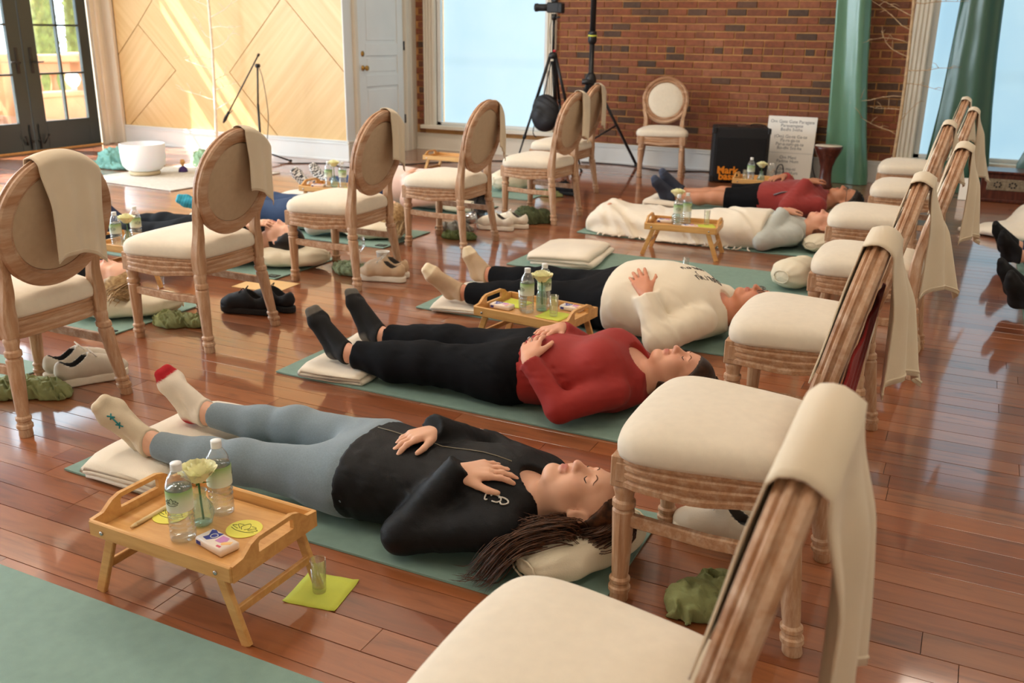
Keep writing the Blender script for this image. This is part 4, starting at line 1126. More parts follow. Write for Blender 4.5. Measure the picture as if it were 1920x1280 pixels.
def build_person(label, loc, q, torso, head, skin, h=0.0045, lean=1.0, fat=1.0, woman=True, hands=True, detail=True, feet=True, ftw=1.0):
    T = person(loc, label); S = Sdf()
    pr = [(x, cy, cz, wy*0.93, wz*0.93) for x, cy, cz, wy, wz in torso]
    S.torso(pr, 0.03); legs(S, q, -0.003, None, 0.03, fat); arms(S, q, -0.004, None, 0.02, fat)
    H = Head(*head); nb = V3((torso[-1][0]-0.03, torso[-1][1], torso[-1][2]))
    H.build(S, woman, detail)
    S.cap(nb, H.w(0, -0.016, -0.075), 0.056, 0.050, 0.03); S.cap(nb, H.w(0, 0.01, -0.095), 0.045, 0.035, 0.03)
    if feet:
        for s in 'nf': add_foot(S, q['ank'+s], q['heel'+s], q['toe'+s])
    if hands:
        for s in 'nf':
            if 'hd'+s in q: add_hand(S, q['wr'+s], *q['hd'+s])
    S.post.append(floor_clip(ZM))
    sdf_obj('body', S, h, skin, T, H.tint)
    return T, H, S
def garment(T, name, m, h=0.0075, tint=None): pass

m_brow = mat('brow_brown', (112, 78, 58), 0.8)
# --- woman in grey leggings and black jacket
P1 = dict(hipn=(-1.50, 2.025, .115), hipf=(-1.50, 2.225, .12), kneen=(-1.85, 1.975, .12), kneef=(-1.85, 2.235, .135), ankn=(-2.205, 1.955, .112), ankf=(-2.215, 2.212, .118),
          heeln=(-2.275, 1.985, .098), heelf=(-2.290, 2.222, .100), toen=(-2.345, 1.885, .262), toef=(-2.385, 2.185, .262),
          shn=(-0.965, 1.965, .13), elbn=(-1.235, 1.90, .072), wrn=(-1.120, 1.990, .242), shf=(-0.98, 2.30, .13), elbf=(-1.22, 2.385, .13), wrf=(-1.280, 2.180, .262),
          hdn=((0.80, 0.46, 0.08), (-0.05, -0.25, 1), 1, 0.34, 1.0), hdf=((-0.55, -0.85, -0.05), (-0.1, 0.05, 1), -1, 0.38, 1.0))
T1 = [(-1.62, 2.12, .105, .17, .085), (-1.50, 2.115, .125, .195, .115), (-1.38, 2.11, .125, .170, .112), (-1.24, 2.115, .122, .152, .106), (-1.10, 2.125, .128, .165, .116), (-1.00, 2.13, .128, .185, .112), (-0.945, 2.13, .122, .155, .085), (-0.905, 2.125, .12, .085, .065)]
sk1 = skin_mat('skin_fair', (222, 172, 144))
t1, H1, S1 = build_person('woman lying on the nearest mat in grey leggings and a black zip jacket', (-1.5, 2.12, 0), P1, T1, ((-0.798, 2.118, 0.182), (0.93, 0.26, -0.10), (-0.05, -0.10, 1.0), 0.93), sk1, 0.0042)
H1.face_parts(S1, t1, m_brow, m_lash)
m_legging = mat('grey_leggings', (116, 132, 142), 0.85, 0.10, 220, 0.15, 600, sheen=0.2)
S = Sdf(); S.torso([r for r in T1 if r[0] < -1.2], 0.05, 0.004, None, -1.40); legs(S, P1, 0.004, 0.93, 0.045); S.post += [wrinkle(0.0010, 92, (1, 0.3, 0.2), seed=1), floor_clip(ZM)]
lg = sdf_obj('leggings', S, 0.0075, m_legging, t1)
m_jacket = mat('black_jacket', (11, 12, 15), 0.6, 0.15, 8, 0.2, 300, spec=0.25)
def jacket_cut(P, D):
    # hem at the hip, open round collar
    D = np.maximum(D, -1.475+0.10*(P[..., 1]-2.11)-P[..., 0])
    c = V3((-0.90, 2.115, 0.20)); r = np.sqrt((((P-c)/V3((0.085, 0.062, 0.105)))**2).sum(-1)); return np.maximum(D, (1-r)*0.06)
S = Sdf(); S.torso(T1, 0.03, 0.013, -1.49, -0.90); arms(S, P1, 0.010, 1.13, 0.03)
S.post += [wrinkle(0.0028, 119, (0.8, 0.6, 0.3), (0.2, 0.8, 0.7), 2.0), jacket_cut, floor_clip(ZM)]
jk = sdf_obj('jacket', S, 0.0065, m_jacket, t1); SJ = S
S = Sdf(); # stand-up collar lying open round the neck
for i in range(9):
    a = -0.5+1.3*i/8; p = V3((-0.915+0.03*math.cos(a*1.0), 2.125+0.088*math.cos(a-0.2), 0.15+0.075*math.sin(a))); 
    if i: S.cap(pp, p, 0.012, 0.012, 0.01)
    pp = p
S.post.append(wrinkle(0.0019, 138, (0.3, 1, 0.3), seed=4)); sdf_obj('collar', S, 0.006, m_jacket, t1)
def march(S, o, d, mx=1.0):
    o, d = V3(o), nrmz(d); t = 0.0
    while t < mx:
        v = float(S.at((o+d*t)[None])[0])
        if v < 0.0006: break
        t += max(v*0.7, 0.0006)
    return o+d*t
def on_surface(S, pts, d=(0, 0, -1), z0=0.6, lift=0.001):
    return [Vector(march(S, (p[0]-d[0]*z0, p[1]-d[1]*z0, p[2]-d[2]*z0 if len(p) > 2 else z0), d))-Vector(d)*lift for p in pts]
def L0(T, pts): return [p-Vector(T.location) for p in pts]
# zip line and silver emblem on the jacket
bm = bmesh.new(); tube(bm, L0(t1, on_surface(SJ, [(-1.46+0.045*i, 2.13-0.002*i) for i in range(12)])), 0.0016, 6); obj('zip', bm, mat('dull_zip', (120, 112, 92), 0.5), t1)
m_silver = mat('silver_print', (205, 200, 190), 0.4, 0.05)
em = bpy.data.objects.new('emblem', None)
bm = bmesh.new(); ex, ey = -0.985, 2.012; sc = 0.020
def ep(u, v): return (ex+u*sc*0.9-v*0.25*sc, ey-0.55*v*sc+u*0.35*sc, 0.0+0.35-v*0.0)
for sh in ([(-1.1, 0.9), (-1.5, 0.9), (-1.5, -0.5), (-1.1, -0.5)], [(-0.9, 0.5), (-0.6, 1.0), (0.2, 1.0), (0.5, 0.3), (0.2, -0.5), (-0.5, -0.5)], [(0.1, 0.7), (0.5, 1.1), (1.2, 1.0), (1.5, 0.4), (1.3, -0.3), (0.9, -0.6), (0.6, -0.2)]):
    pts = [Vector(march(SJ, (ex+u*sc, ey+v*sc*0.8-0.20, 0.44), (0, 0.20, -0.30)))+Vector((0, -0.001, 0.0015)) for u, v in sh]
    tube(bm, L0(t1, catmull(pts, 4)), 0.0024, 6)
obj('emblem', bm, m_silver, t1); bpy.data.objects.remove(em)
# hair
S = Sdf(); hair_cap(H1, S, 0.088, -0.006, 0.012); sdf_obj('hair', S, 0.005, m_brown, t1)
def HW(H, x, y, z): return tuple(float(v) for v in H.w(x, y, z))
nearside = 1 if float(H1.s[1]) < 0 else -1
ns = nearside
paths = [[(HW(H1, ns*0.02, 0.02, 0.132), .03), (HW(H1, ns*0.075, -0.045, 0.06), .03), (HW(H1, ns*0.082, -0.068, -0.03), .03), ((-0.90, 1.99, .135), .045), ((-0.96, 1.97, .15), .05), ((-1.02, 1.965, .16), .05)],
         [(HW(H1, ns*0.03, -0.02, 0.135), .03), (HW(H1, ns*0.082, -0.05, 0.05), .04), (HW(H1, ns*0.085, -0.075, -0.03), .04), ((-0.89, 1.93, .13), .05), ((-0.94, 1.89, .09), .05), ((-0.98, 1.86, .03), .05), ((-1.03, 1.855, .018), .05)],
         [(HW(H1, ns*0.02, -0.05, 0.135), .04), (HW(H1, ns*0.085, -0.07, 0.07), .05), (HW(H1, ns*0.085, -0.085, 0.01), .04), ((-0.81, 1.995, .155), .05), ((-0.90, 1.93, .13), .05), ((-0.95, 1.88, .05), .05), ((-0.98, 1.86, .02), .05)],
         [(HW(H1, ns*0.03, 0.01, 0.125), .03), (HW(H1, ns*0.078, -0.03, 0.09), .03), (HW(H1, ns*0.082, -0.065, 0.02), .03), ((-0.86, 2.00, .14), .03)],
         [(HW(H1, 0, -0.02, 0.14), .04), (HW(H1, 0, -0.07, 0.13), .05), (HW(H1, ns*0.05, -0.1, 0.08), .05), ((-0.745, 2.06, .15), .04)]]
strands(t1, 'hair_locks', m_brown, paths, (60, 60, 55, 40, 40), 0.0042, 3)
# socks
def sock(T, q, s, name, m, infl=0.005, top=0.0, tintf=None, k=0.02):
    S = Sdf(); add_foot(S, q['ank'+s], q['heel'+s], q['toe'+s], infl, k)
    an, kn = V3(q['ank'+s]), V3(q['knee'+s]); d = nrmz(kn-an)
    S.cap(an, an+d*top, 0.036, 0.035, 0.02, infl, 0.0)
    def cut(P, D): return np.maximum(D, (P-an)@d-max(top, 0.0))
    S.post.append(cut)
    h, t = V3(q['heel'+s]), V3(q['toe'+s])
    return sdf_obj(name, S, 0.006, m, T, (lambda V: tintf(V, h, t, an)) if tintf else None), S
def toe_heel(V, h, t, an):
    ft = nrmz(t-h); L = np.sqrt(((t-h)**2).sum()); u = (V-h)@ft
    dh = np.sqrt(((V-h)**2).sum(-1))
    return np.clip(np.maximum((u-(L-0.036))/0.004, (0.046-dh)/0.004), 0, 1)
m_sockb = mat('beige_sock', (214, 198, 172), 0.9, 0.04, 20, 0.3, 400); m_sockr = tint_mat('white_red_sock', (226, 214, 198), (176, 22, 34), 0.9, 0.04, 20, 0.3, 400)
so, SS = sock(t1, P1, 'n', 'sock', m_sockb)
# teal two-ended arrow emblem on the near sock
bm = bmesh.new(); mt_teal = mat('teal_print', (30, 136, 142), 0.7)
h_, t_ = V3(P1['heeln']), V3(P1['toen']); ft = nrmz(t_-h_); base = h_+ft*0.10
lat = nrmz(np.cross(ft, V3((0, -1, 0)))); 
def sp(u, v): 
    p = base+ft*u+V3((0.8, 0, 0.55))*v; return Vector(march(SS, p+V3((0.30, -0.45, 0.22)), (-0.30, 0.45, -0.22)))+Vector((0.0006, -0.001, 0.0006))
for ln in ([(-0.022, 0), (0.022, 0)], [(0.012, -0.010), (0.022, 0), (0.012, 0.010)], [(0.030, -0.010), (0.022, 0.0), (0.032, 0.008)], [(-0.012, -0.010), (-0.022, 0), (-0.012, 0.010)], [(-0.030, -0.010), (-0.022, 0.0), (-0.032, 0.008)]):
    tube(bm, L0(t1, [sp(u, v) for u, v in ln]), 0.0024, 6)
obj('arrow_emblem', bm, mt_teal, so)
sock(t1, P1, 'f', 'sock', m_sockr, tintf=toe_heel)

# --- woman in red
P2 = dict(hipn=(-1.50, 3.05, .115), hipf=(-1.50, 3.25, .12), kneen=(-1.84, 3.02, .115), kneef=(-1.86, 3.255, .115), ankn=(-2.185, 2.99, .105), ankf=(-2.19, 3.25, .105),
          heeln=(-2.265, 3.015, .092), heelf=(-2.27, 3.265, .092), toen=(-2.395, 3.025, .262), toef=(-2.415, 3.33, .262),
          shn=(-1.04, 3.035, .13), elbn=(-1.205, 2.915, .075), wrn=(-1.355, 2.965, .225), shf=(-1.06, 3.37, .13), elbf=(-1.26, 3.46, .11), wrf=(-1.37, 3.30, .25),
          hdn=((-0.30, 0.90, 0.32), (-0.25, -0.40, 1), 1, 0.28, 1.3), hdf=((-0.25, -0.95, 0.1), (0, 0.1, 1), -1, 0.35, 1.0))
T2 = [(-1.60, 3.15, .105, .17, .085), (-1.48, 3.15, .125, .205, .118), (-1.36, 3.155, .13, .185, .122), (-1.24, 3.17, .132, .172, .120), (-1.14, 3.185, .145, .182, .142), (-1.06, 3.20, .135, .185, .122), (-1.01, 3.21, .124, .155, .088), (-0.975, 3.215, .12, .085, .065)]
t2, H2, S2 = build_person('woman lying in a red long sleeved top and loose black trousers', (-1.5, 3.2, 0), P2, T2, ((-0.865, 3.265, 0.155), (0.92, 0.30, -0.10), (-0.05, -0.10, 1), 0.92), skin_mat('skin_light', (222, 164, 136)), 0.0045)
H2.face_parts(S2, t2, m_brow, m_lash)
m_trouser = mat('black_trousers', (14, 15, 19), 0.85, 0.2, 6, 0.2, 300, spec=0.15)
S = Sdf(); S.torso([r for r in T2 if r[0] < -1.2], 0.05, 0.004, None, -1.38); legs(S, P2, 0.016, 0.90, 0.06, 1.05); S.post += [wrinkle(0.0037, 78, (0.9, 0.5, 0.2), (0.1, 0.9, 0.5), 1.0), floor_clip(ZM)]
sdf_obj('trousers', S, 0.008, m_trouser, t2)
m_red = mat('red_jersey', (150, 30, 24), 0.75, 0.1, 5, 0.12, 400, sheen=0.03)
def top_cut(cx, cy, cz, rx, ry, rz, hem):
    def f(P, D):
        D = np.maximum(D, hem-P[..., 0]); c = V3((cx, cy, cz)); r = np.sqrt((((P-c)/V3((rx, ry, rz)))**2).sum(-1)); return np.maximum(D, (1-r)*0.06)
    return f
S = Sdf(); S.torso(T2, 0.03, 0.009, -1.435, -0.96); arms(S, P2, 0.007, 0.97, 0.03)
S.ell((-1.12, 3.10, .20), (0.085, 0.085, 0.085), None, 0.05); S.ell((-1.12, 3.27, .20), (0.085, 0.08, 0.085), None, 0.05)
def cuffmask(P): return 0.35+0.9*np.exp(-(((P-V3((-1.31, 2.95, .18)))/0.08)**2).sum(-1))+0.6*np.exp(-(((P-V3((-1.02, 3.06, .16)))/0.10)**2).sum(-1))
S.post += [wrinkle(0.0045, 115, (0.7, 0.6, -0.4), (0.2, 0.7, 0.7), 5.0, cuffmask), top_cut(-0.985, 3.225, 0.205, 0.075, 0.075, 0.095, -1.43), floor_clip(ZM)]
sdf_obj('top', S, 0.0068, m_red, t2)
S = Sdf(); hair_cap(H2, S, 0.088, 0.030, 0.018); sdf_obj('hair', S, 0.0055, m_dkbrown, t2)
ns = 1 if float(H2.s[1]) < 0 else -1
strands(t2, 'hair_locks', m_dkbrown, [[(HW(H2, ns*0.02, 0.03, 0.125), .03), (HW(H2, ns*0.07, -0.02, 0.10), .03), (HW(H2, ns*0.085, -0.07, 0.03), .04), ((-0.82, 3.14, .09), .05), ((-0.84, 3.10, .03), .05)],
   [(HW(H2, 0, 0.01, 0.14), .04), (HW(H2, ns*0.04, -0.05, 0.14), .05), (HW(H2, ns*0.05, -0.11, 0.10), .06), ((-0.72, 3.24, .06), .06), ((-0.68, 3.22, .02), .05)]], (60, 60), 0.004, 5)
ring = bmesh.new(); tube(ring, [Vector((-1.5, 3.2, 0))*0+Vector((-1.395-(-1.5)+0.0095*math.cos(2*PI*i/12), 3.062-3.2, 0.268+0.0095*math.sin(2*PI*i/12))) for i in range(13)], 0.0016, 6); obj('ring', ring, m_chrome, t2)
m_sockk = tint_mat('black_grey_sock', (10, 10, 12), (96, 92, 86), 0.9, 0.06, 20, 0.3, 400)
for s in 'nf': sock(t2, P2, s, 'sock', m_sockk, tintf=toe_heel)

# --- person in the white sweatshirt
P3 = dict(hipn=(-1.55, 4.13, .12), hipf=(-1.55, 4.35, .12), kneen=(-1.90, 4.10, .12), kneef=(-1.92, 4.41, .12), ankn=(-2.235, 4.07, .10), ankf=(-2.29, 4.46, .10),
          heeln=(-2.31, 4.08, .085), heelf=(-2.365, 4.47, .085), toen=(-2.435, 4.005, .225), toef=(-2.445, 4.47, .235),
          shn=(-0.985, 4.03, .145), elbn=(-1.125, 3.845, .085), wrn=(-1.225, 3.945, .255), shf=(-0.985, 4.43, .145), elbf=(-1.16, 4.59, .12), wrf=(-1.31, 4.47, .25),
          hdn=((-0.55, 0.65, 0.48), (-0.1, -0.55, 1), 1, 0.22, 1.3, 1.05), hdf=((-0.6, -0.6, 0.3), (0, 0.5, 1), -1, 0.3, 1.0))
T3 = [(-1.66, 4.24, .105, .17, .085), (-1.54, 4.23, .135, .235, .125), (-1.40, 4.21, .162, .268, .158), (-1.22, 4.21, .168, .270, .166), (-1.08, 4.21, .160, .250, .152), (-0.99, 4.225, .142, .205, .118), (-0.945, 4.24, .13, .14, .088), (-0.91, 4.245, .12, .085, .065)]
t3, H3, S3 = build_person('person with glasses lying in a white sweatshirt and black trousers', (-1.5, 4.25, 0), P3, T3, ((-0.785, 4.275, 0.165), (0.94, 0.16, -0.10), (-0.05, -0.06, 1), 0.93), skin_mat('skin_tan', (206, 138, 106)), 0.005, fat=1.12)
m_gl = mat('glasses_frame', (70, 60, 56), 0.3)
H3.face_parts(S3, t3, m_dkbrown, m_lash, True, m_gl)
S = Sdf(); S.torso([r for r in T3 if r[0] < -1.3], 0.05, 0.004, None, -1.40); legs(S, P3, 0.010, 0.93, 0.05, 1.12); S.post += [wrinkle(0.0031, 73, (0.9, 0.5, 0.2), (0.1, 0.9, 0.5), 7.0), floor_clip(ZM)]
sdf_obj('trousers', S, 0.0085, m_trouser, t3)
m_sweat = mat('cream_sweatshirt', (234, 222, 200), 0.9, 0.03, 6, 0.15, 300, sheen=0.2)
S = Sdf(); S.torso(T3, 0.03, 0.010, -1.455, -0.90); arms(S, P3, 0.016, 0.96, 0.035, 1.12)
def sm3(P): return 0.25+1.0*np.exp(-(((P-V3((-1.12, 3.90, .14)))/V3((0.13, 0.10, 0.14)))**2).sum(-1))+0.5*np.exp(-(((P-V3((-1.05, 4.02, .2)))/V3((0.1, 0.10, 0.14)))**2).sum(-1))
S.post += [wrinkle(0.0085, 85, (0.75, -0.3, 0.55), (0.3, 0.8, 0.3), 3.0, sm3), top_cut(-0.905, 4.255, 0.20, 0.055, 0.085, 0.10, -1.45), floor_clip(ZM)]
sdf_obj('sweatshirt', S, 0.0075, m_sweat, t3); SW = S
bm = bmesh.new(); m_ink = mat('black_print', (40, 38, 38), 0.8)
def scribble(x0, y0, dx, dy, letters, size):
    """loopy handwritten line laid on the chest"""
    ux, uy = dx, dy; l = math.hypot(ux, uy); ux, uy = ux/l, uy/l; vx, vy = -uy, ux; pen = 0
    for k, ch in enumerate(letters):
        g = {'n': [(0, 0), (0.1, 1), (0.35, 0.95), (0.45, 0), (0.5, 0.3)], 'u': [(0, 1), (0.1, 0.1), (0.35, 0.05), (0.45, 1), (0.5, 0)], 'g': [(0.45, 0.9), (0.1, 1), (0.05, 0.2), (0.4, 0.1), (0.45, 0.9), (0.4, -0.8), (0, -0.9)], 'e': [(0, 0.5), (0.4, 0.6), (0.3, 1), (0.05, 0.6), (0.2, 0), (0.5, 0.2)], 'r': [(0, 0), (0.05, 1), (0.1, 0.7), (0.4, 1)], 'i': [(0, 1), (0.05, 0), (0.3, 0.2)], 'y': [(0, 1), (0.2, 0.1), (0.4, 1), (0.3, -0.8), (0.05, -0.9)], 'a': [(0.4, 0.9), (0.05, 0.8), (0.1, 0), (0.4, 0.6), (0.45, 0)]}[ch]
        pts = [Vector(march(SW, (x0+(ux*(pen+a*size)+vx*b*size*0.7), y0+(uy*(pen+a*size)+vy*b*size*0.7), 0.5), (0, 0, -1)))+Vector((0, 0, 0.001)) for a, b in g]
        tube(bm, L0(t3, catmull(pts, 3)), 0.0013, 5); pen += size*0.62
scribble(-1.075, 4.33, -0.60, -1.0, 'annieru', 0.034); scribble(-0.995, 4.335, -0.45, -1.0, 'guniryu', 0.042)
obj('chest_lettering', bm, m_ink, t3)['label'] = 'dark handwritten lettering across the chest'
S = Sdf(); hair_cap(H3, S, 0.088, 0.010, 0.008); sdf_obj('hair', S, 0.006, m_dkbrown, t3)
m_socke = tint_mat('tan_sock', (192, 164, 134), (232, 214, 184), 0.9, 0.05, 20, 0.3, 400)
def toe_only(V, h, t, an):
    ft = nrmz(t-h); L = np.sqrt(((t-h)**2).sum()); u = (V-h)@ft; return np.clip((u-(L-0.05))/0.004, 0, 1)
for s in 'nf': sock(t3, P3, s, 'sock', m_socke, tintf=toe_only)

# --- child under the blanket
P4 = dict(hipn=(-1.50, 6.42, .10), hipf=(-1.50, 6.58, .10), kneen=(-1.85, 6.43, .10), kneef=(-1.85, 6.60, .10), ankn=(-2.20, 6.44, .09), ankf=(-2.20, 6.62, .09), heeln=(-2.27, 6.44, .06), heelf=(-2.27, 6.62, .06), toen=(-2.33, 6.42, .20), toef=(-2.33, 6.64, .20),
          shn=(-0.985, 6.37, .115), elbn=(-1.16, 6.25, .075), wrn=(-1.075, 6.46, .252), shf=(-0.985, 6.67, .115), elbf=(-1.15, 6.74, .09), wrf=(-1.20, 6.58, .2),
          hdn=((0.55, 0.75, 0.0), (0, -0.2, 1), 1, 0.4, 1.0, 0.95))
T4 = [(-1.60, 6.50, .10, .15, .08), (-1.46, 6.50, .11, .165, .10), (-1.28, 6.50, .11, .155, .10), (-1.10, 6.51, .115, .16, .105), (-1.00, 6.52, .115, .165, .10), (-0.96, 6.525, .11, .12, .08), (-0.93, 6.53, .11, .07, .06)]
t4, H4, S4 = build_person('child in a grey top lying with a cream blanket over the legs', (-1.5, 6.5, 0), P4, T4, ((-0.815, 6.545, 0.165), (0.94, 0.10, -0.05), (-0.05, -0.05, 1), 0.88), skin_mat('skin_child', (226, 168, 140)), 0.008)
m_greytop = mat('light_grey_top', (186, 190, 184), 0.85, 0.05, 6, 0.15, 300, sheen=0.2)
S = Sdf(); S.torso(T4, 0.03, 0.010, -1.5, -0.92); arms(S, P4, 0.016, 0.97, 0.03); S.post += [wrinkle(0.0037, 105, (0.7, 0.5, 0.5), seed=2.2), floor_clip(ZM)]; sdf_obj('top', S, 0.009, m_greytop, t4)
S = Sdf(); S.torso([r for r in T4 if r[0] < -1.2], 0.05, 0.004); legs(S, P4, 0.006, 0.95, 0.05, 0.9); S.post.append(floor_clip(ZM)); sdf_obj('trousers', S, 0.012, m_darkcloth, t4)
S = Sdf(); hair_cap(H4, S, 0.088, 0.012, 0.008); sdf_obj('hair', S, 0.008, hair_mat('red_brown_hair', (70, 36, 22), (120, 66, 40)), t4)
# the blanket itself
S = Sdf()
S.torso([(-2.44, 6.50, .05, .20, .06), (-2.36, 6.51, .10, .21, .115), (-2.20, 6.51, .085, .24, .085), (-1.95, 6.50, .085, .25, .085), (-1.70, 6.49, .085, .24, .09), (-1.50, 6.48, .10, .25, .12), (-1.30, 6.47, .11, .25, .125), (-1.17, 6.47, .11, .23, .125)], 0.05, 0.014, -2.45, -1.16, 2.1, 0.02)
S.ell((-1.75, 6.42, 0.0), (0.55, 0.25, 0.05), None, 0.05); S.ell((-2.2, 6.42, 0.0), (0.25, 0.22, 0.06), None, 0.05)
S.post += [wrinkle(0.014, 24, (0.5, 0.9, 0.4), (0.8, 0.3, 0.4), 1.0), wrinkle(0.0031, 92, (0.6, 0.6, 0.4), seed=3), floor_clip(ZM)]
bl = sdf_obj('cream_blanket', S, 0.011, m_blanket, None); tag(bl, 'cream blanket spread over the legs of the child in grey', 'blanket')
bm = bmesh.new(); rr = random.Random(4)
for i in range(26):
    x = -2.30+i*0.042; p = (x, 6.235+0.01*math.sin(i*1.3), 0.022); tube(bm, [p, (x+rr.uniform(-.02, .02), 6.205+rr.uniform(-.01, .01), 0.014), (x+rr.uniform(-.03, .03), 6.185, 0.012)], [0.007, 0.006, 0.003], 5)
for i in range(16):
    t = i/15; y = 6.27+0.40*t; z = 0.06+0.16*math.sin(PI*min(1, t*0.9+0.12)); p = (-1.16, y, z); tube(bm, [p, (-1.135, y+rr.uniform(-.01, .01), z-0.004), (-1.115, y+rr.uniform(-.02, .02), z-0.02)], [0.008, 0.007, 0.004], 5)
f = obj('fringe', bm, m_blanket, bl); f['kind'] = 'stuff'

# --- man in maroon fleece and shorts
P5 = dict(hipn=(-1.50, 7.53, .12), hipf=(-1.50, 7.74, .12), kneen=(-1.80, 7.50, .13), kneef=(-1.80, 7.74, .13), ankn=(-2.14, 7.48, .12), ankf=(-2.14, 7.72, .12), heeln=(-2.21, 7.48, .105), heelf=(-2.21, 7.72, .105), toen=(-2.32, 7.44, .26), toef=(-2.33, 7.68, .29),
          shn=(-1.00, 7.46, .14), elbn=(-1.20, 7.38, .13), wrn=(-1.10, 7.56, .305), shf=(-1.0, 7.83, .14), elbf=(-1.22, 7.92, .13), wrf=(-1.32, 7.74, .305),
          hdn=((0.55, 0.75, 0.1), (0, -0.1, 1), 1, 0.4, 1.0), hdf=((-0.5, -0.8, 0), (0, 0, 1), -1, 0.35, 1.0))
T5 = [(-1.62, 7.63, .11, .18, .09), (-1.48, 7.63, .13, .20, .12), (-1.34, 7.64, .14, .19, .13), (-1.18, 7.64, .145, .20, .14), (-1.05, 7.65, .14, .20, .13), (-1.0, 7.65, .13, .16, .10), (-0.96, 7.66, .12, .10, .07)]
t5, H5, S5 = build_person('man with glasses and dark curls lying in a maroon fleece and black shorts', (-1.5, 7.6, 0), P5, T5, ((-0.83, 7.68, 0.165), (0.95, 0.12, -0.05), (-0.08, -0.05, 1), 0.95), skin_mat('skin_man', (198, 138, 106)), 0.008)
m_maroon = mat('maroon_fleece', (146, 48, 44), 0.9, 0.1, 5, 0.3, 200, sheen=0.1)
S = Sdf(); S.torso(T5, 0.03, 0.016, -1.47, -0.95); arms(S, P5, 0.020, 0.97, 0.035, 1.05); S.post += [wrinkle(0.0043, 92, (0.7, 0.5, 0.5), seed=3.2), floor_clip(ZM)]; sdf_obj('fleece', S, 0.009, m_maroon, t5)
bm = bmesh.new(); tube(bm, [(-1.33+1.5, 7.44-7.6, 0.20), (-1.27+1.5, 7.445-7.6, 0.225), (-1.22+1.5, 7.46-7.6, 0.23)], 0.006, 6); obj('pocket_piping', bm, mat('grey_piping', (120, 116, 120), 0.8), t5)
S = Sdf(); S.torso([r for r in T5 if r[0] < -1.3], 0.05, 0.004, None, -1.42)
for s in 'nf': S.cap(P5['hip'+s], V3(P5['hip'+s])*0.25+V3(P5['knee'+s])*0.75, 0.10, 0.085, 0.05, 0.006, 0.0)
S.post += [wrinkle(0.0031, 82, (0.9, 0.4, 0.2), seed=1.2), floor_clip(ZM)]; sdf_obj('shorts', S, 0.009, m_trouser, t5)
S = Sdf(); hair_cap(H5, S, 0.088, 0.010, 0.026, -0.05); S.post.insert(0, lambda P, D: D-0.008*np.sin(P[..., 0]*190)*np.sin(P[..., 1]*170)*np.sin(P[..., 2]*180)); sdf_obj('hair', S, 0.007, m_blackhair, t5)
H5.face_parts(S5, t5, m_blackhair, m_lash, True, m_black)
m_navyshoe = tint_mat('navy_shoe', (34, 40, 58), (60, 70, 92), 0.7, 0.1, 12, 0.2, 200)
for s in 'nf': sock(t5, P5, s, 'shoe', m_navyshoe, 0.010, 0.02, toe_heel)

# --- people of the left row, seen between the chairs
def simple_person(label, x0, yc, top_m, pant_m, skin, hairm, sockm, kw={}):
    """feet at low x; x0 = shift from the pose of the woman on the nearest mat"""
    dx, dy = x0, yc-2.12
    def sh(p): return (p[0]+dx, p[1]+dy, p[2])
    q = {}
    for k_, v in P1.items(): q[k_] = sh(v) if k_[:2] != 'hd' else v
    q.update(kw.get('q', {}))
    T = [(a+dx, b+dy, c*kw.get('tz', 1), d*kw.get('tw', 1), e*kw.get('tz', 1)) for a, b, c, d, e in T1]
    hd = kw.get('head', ((-0.765+dx, 2.125+dy, 0.175), (0.96, 0.10, -0.08), (-0.05, -0.12, 1.0), 0.92))
    t, H, S_ = build_person(label, (-1.5+dx, yc, 0), q, T, hd, skin, 0.0085)
    S = Sdf(); S.torso([r for r in T if r[0] < -1.2+dx], 0.05, 0.004, None, -1.42+dx); legs(S, q, 0.012, 0.94, 0.05); S.post += [wrinkle(0.0025, 82, (0.9, 0.4, 0.3), seed=dx), floor_clip(ZM)]; sdf_obj('trousers', S, 0.011, pant_m, t)
    S = Sdf(); S.torso(T, 0.03, 0.012, -1.5+dx, -0.90+dx); arms(S, q, 0.013, 0.98, 0.03); S.post += [wrinkle(0.0031, 101, (0.7, 0.6, 0.4), seed=dx+1), floor_clip(ZM)]; sdf_obj('top', S, 0.0095, top_m, t)
    S = Sdf(); hair_cap(H, S, 0.088, 0.042, kw.get('ht', 0.012)); sdf_obj('hair', S, 0.0075, hairm, t)
    if sockm is not None:
        for s in 'nf': sock(t, q, s, 'sock', sockm, tintf=kw.get('tint', toe_heel))
    return t, H, q
sk5 = skin_mat('skin_pale', (228, 178, 152))
ta, Ha, qa = simple_person('blonde woman in black lying under the leftmost chairs', -2.985, 3.20, m_darkcloth, m_trouser, sk5, m_blond, m_sockb)
Ha.face_parts(build_person.__globals__['S1'] if False else Sdf().ell(Ha.w(0, 0.0, 0.0), (0.07*0.92, 0.09*0.92, 0.12*0.92), Ha.A), ta, m_blond, m_lash) if False else None
ns = 1 if float(Ha.s[1]) < 0 else -1
strands(ta, 'hair_locks', m_blond, [[(HW(Ha, ns*0.0, 0.02, 0.138), .03), (HW(Ha, ns*0.07, -0.01, 0.10), .04), (HW(Ha, ns*0.095, -0.06, 0.04), .05), ((-3.78, 3.06, .13), .05), ((-3.80, 3.02, .11), .04)],
   [(HW(Ha, ns*0.0, -0.02, 0.14), .03), (HW(Ha, ns*0.07, -0.03, 0.13), .05), (HW(Ha, ns*0.095, -0.07, 0.09), .06), ((-3.70, 3.05, .12), .05), ((-3.73, 3.0, .10), .05)],
   [(HW(Ha, 0, -0.03, 0.14), .04), (HW(Ha, ns*0.05, -0.06, 0.15), .05), ((-3.62, 3.10, .14), .05), ((-3.60, 3.04, .12), .05)]], (70, 70, 50), 0.0045, 8)
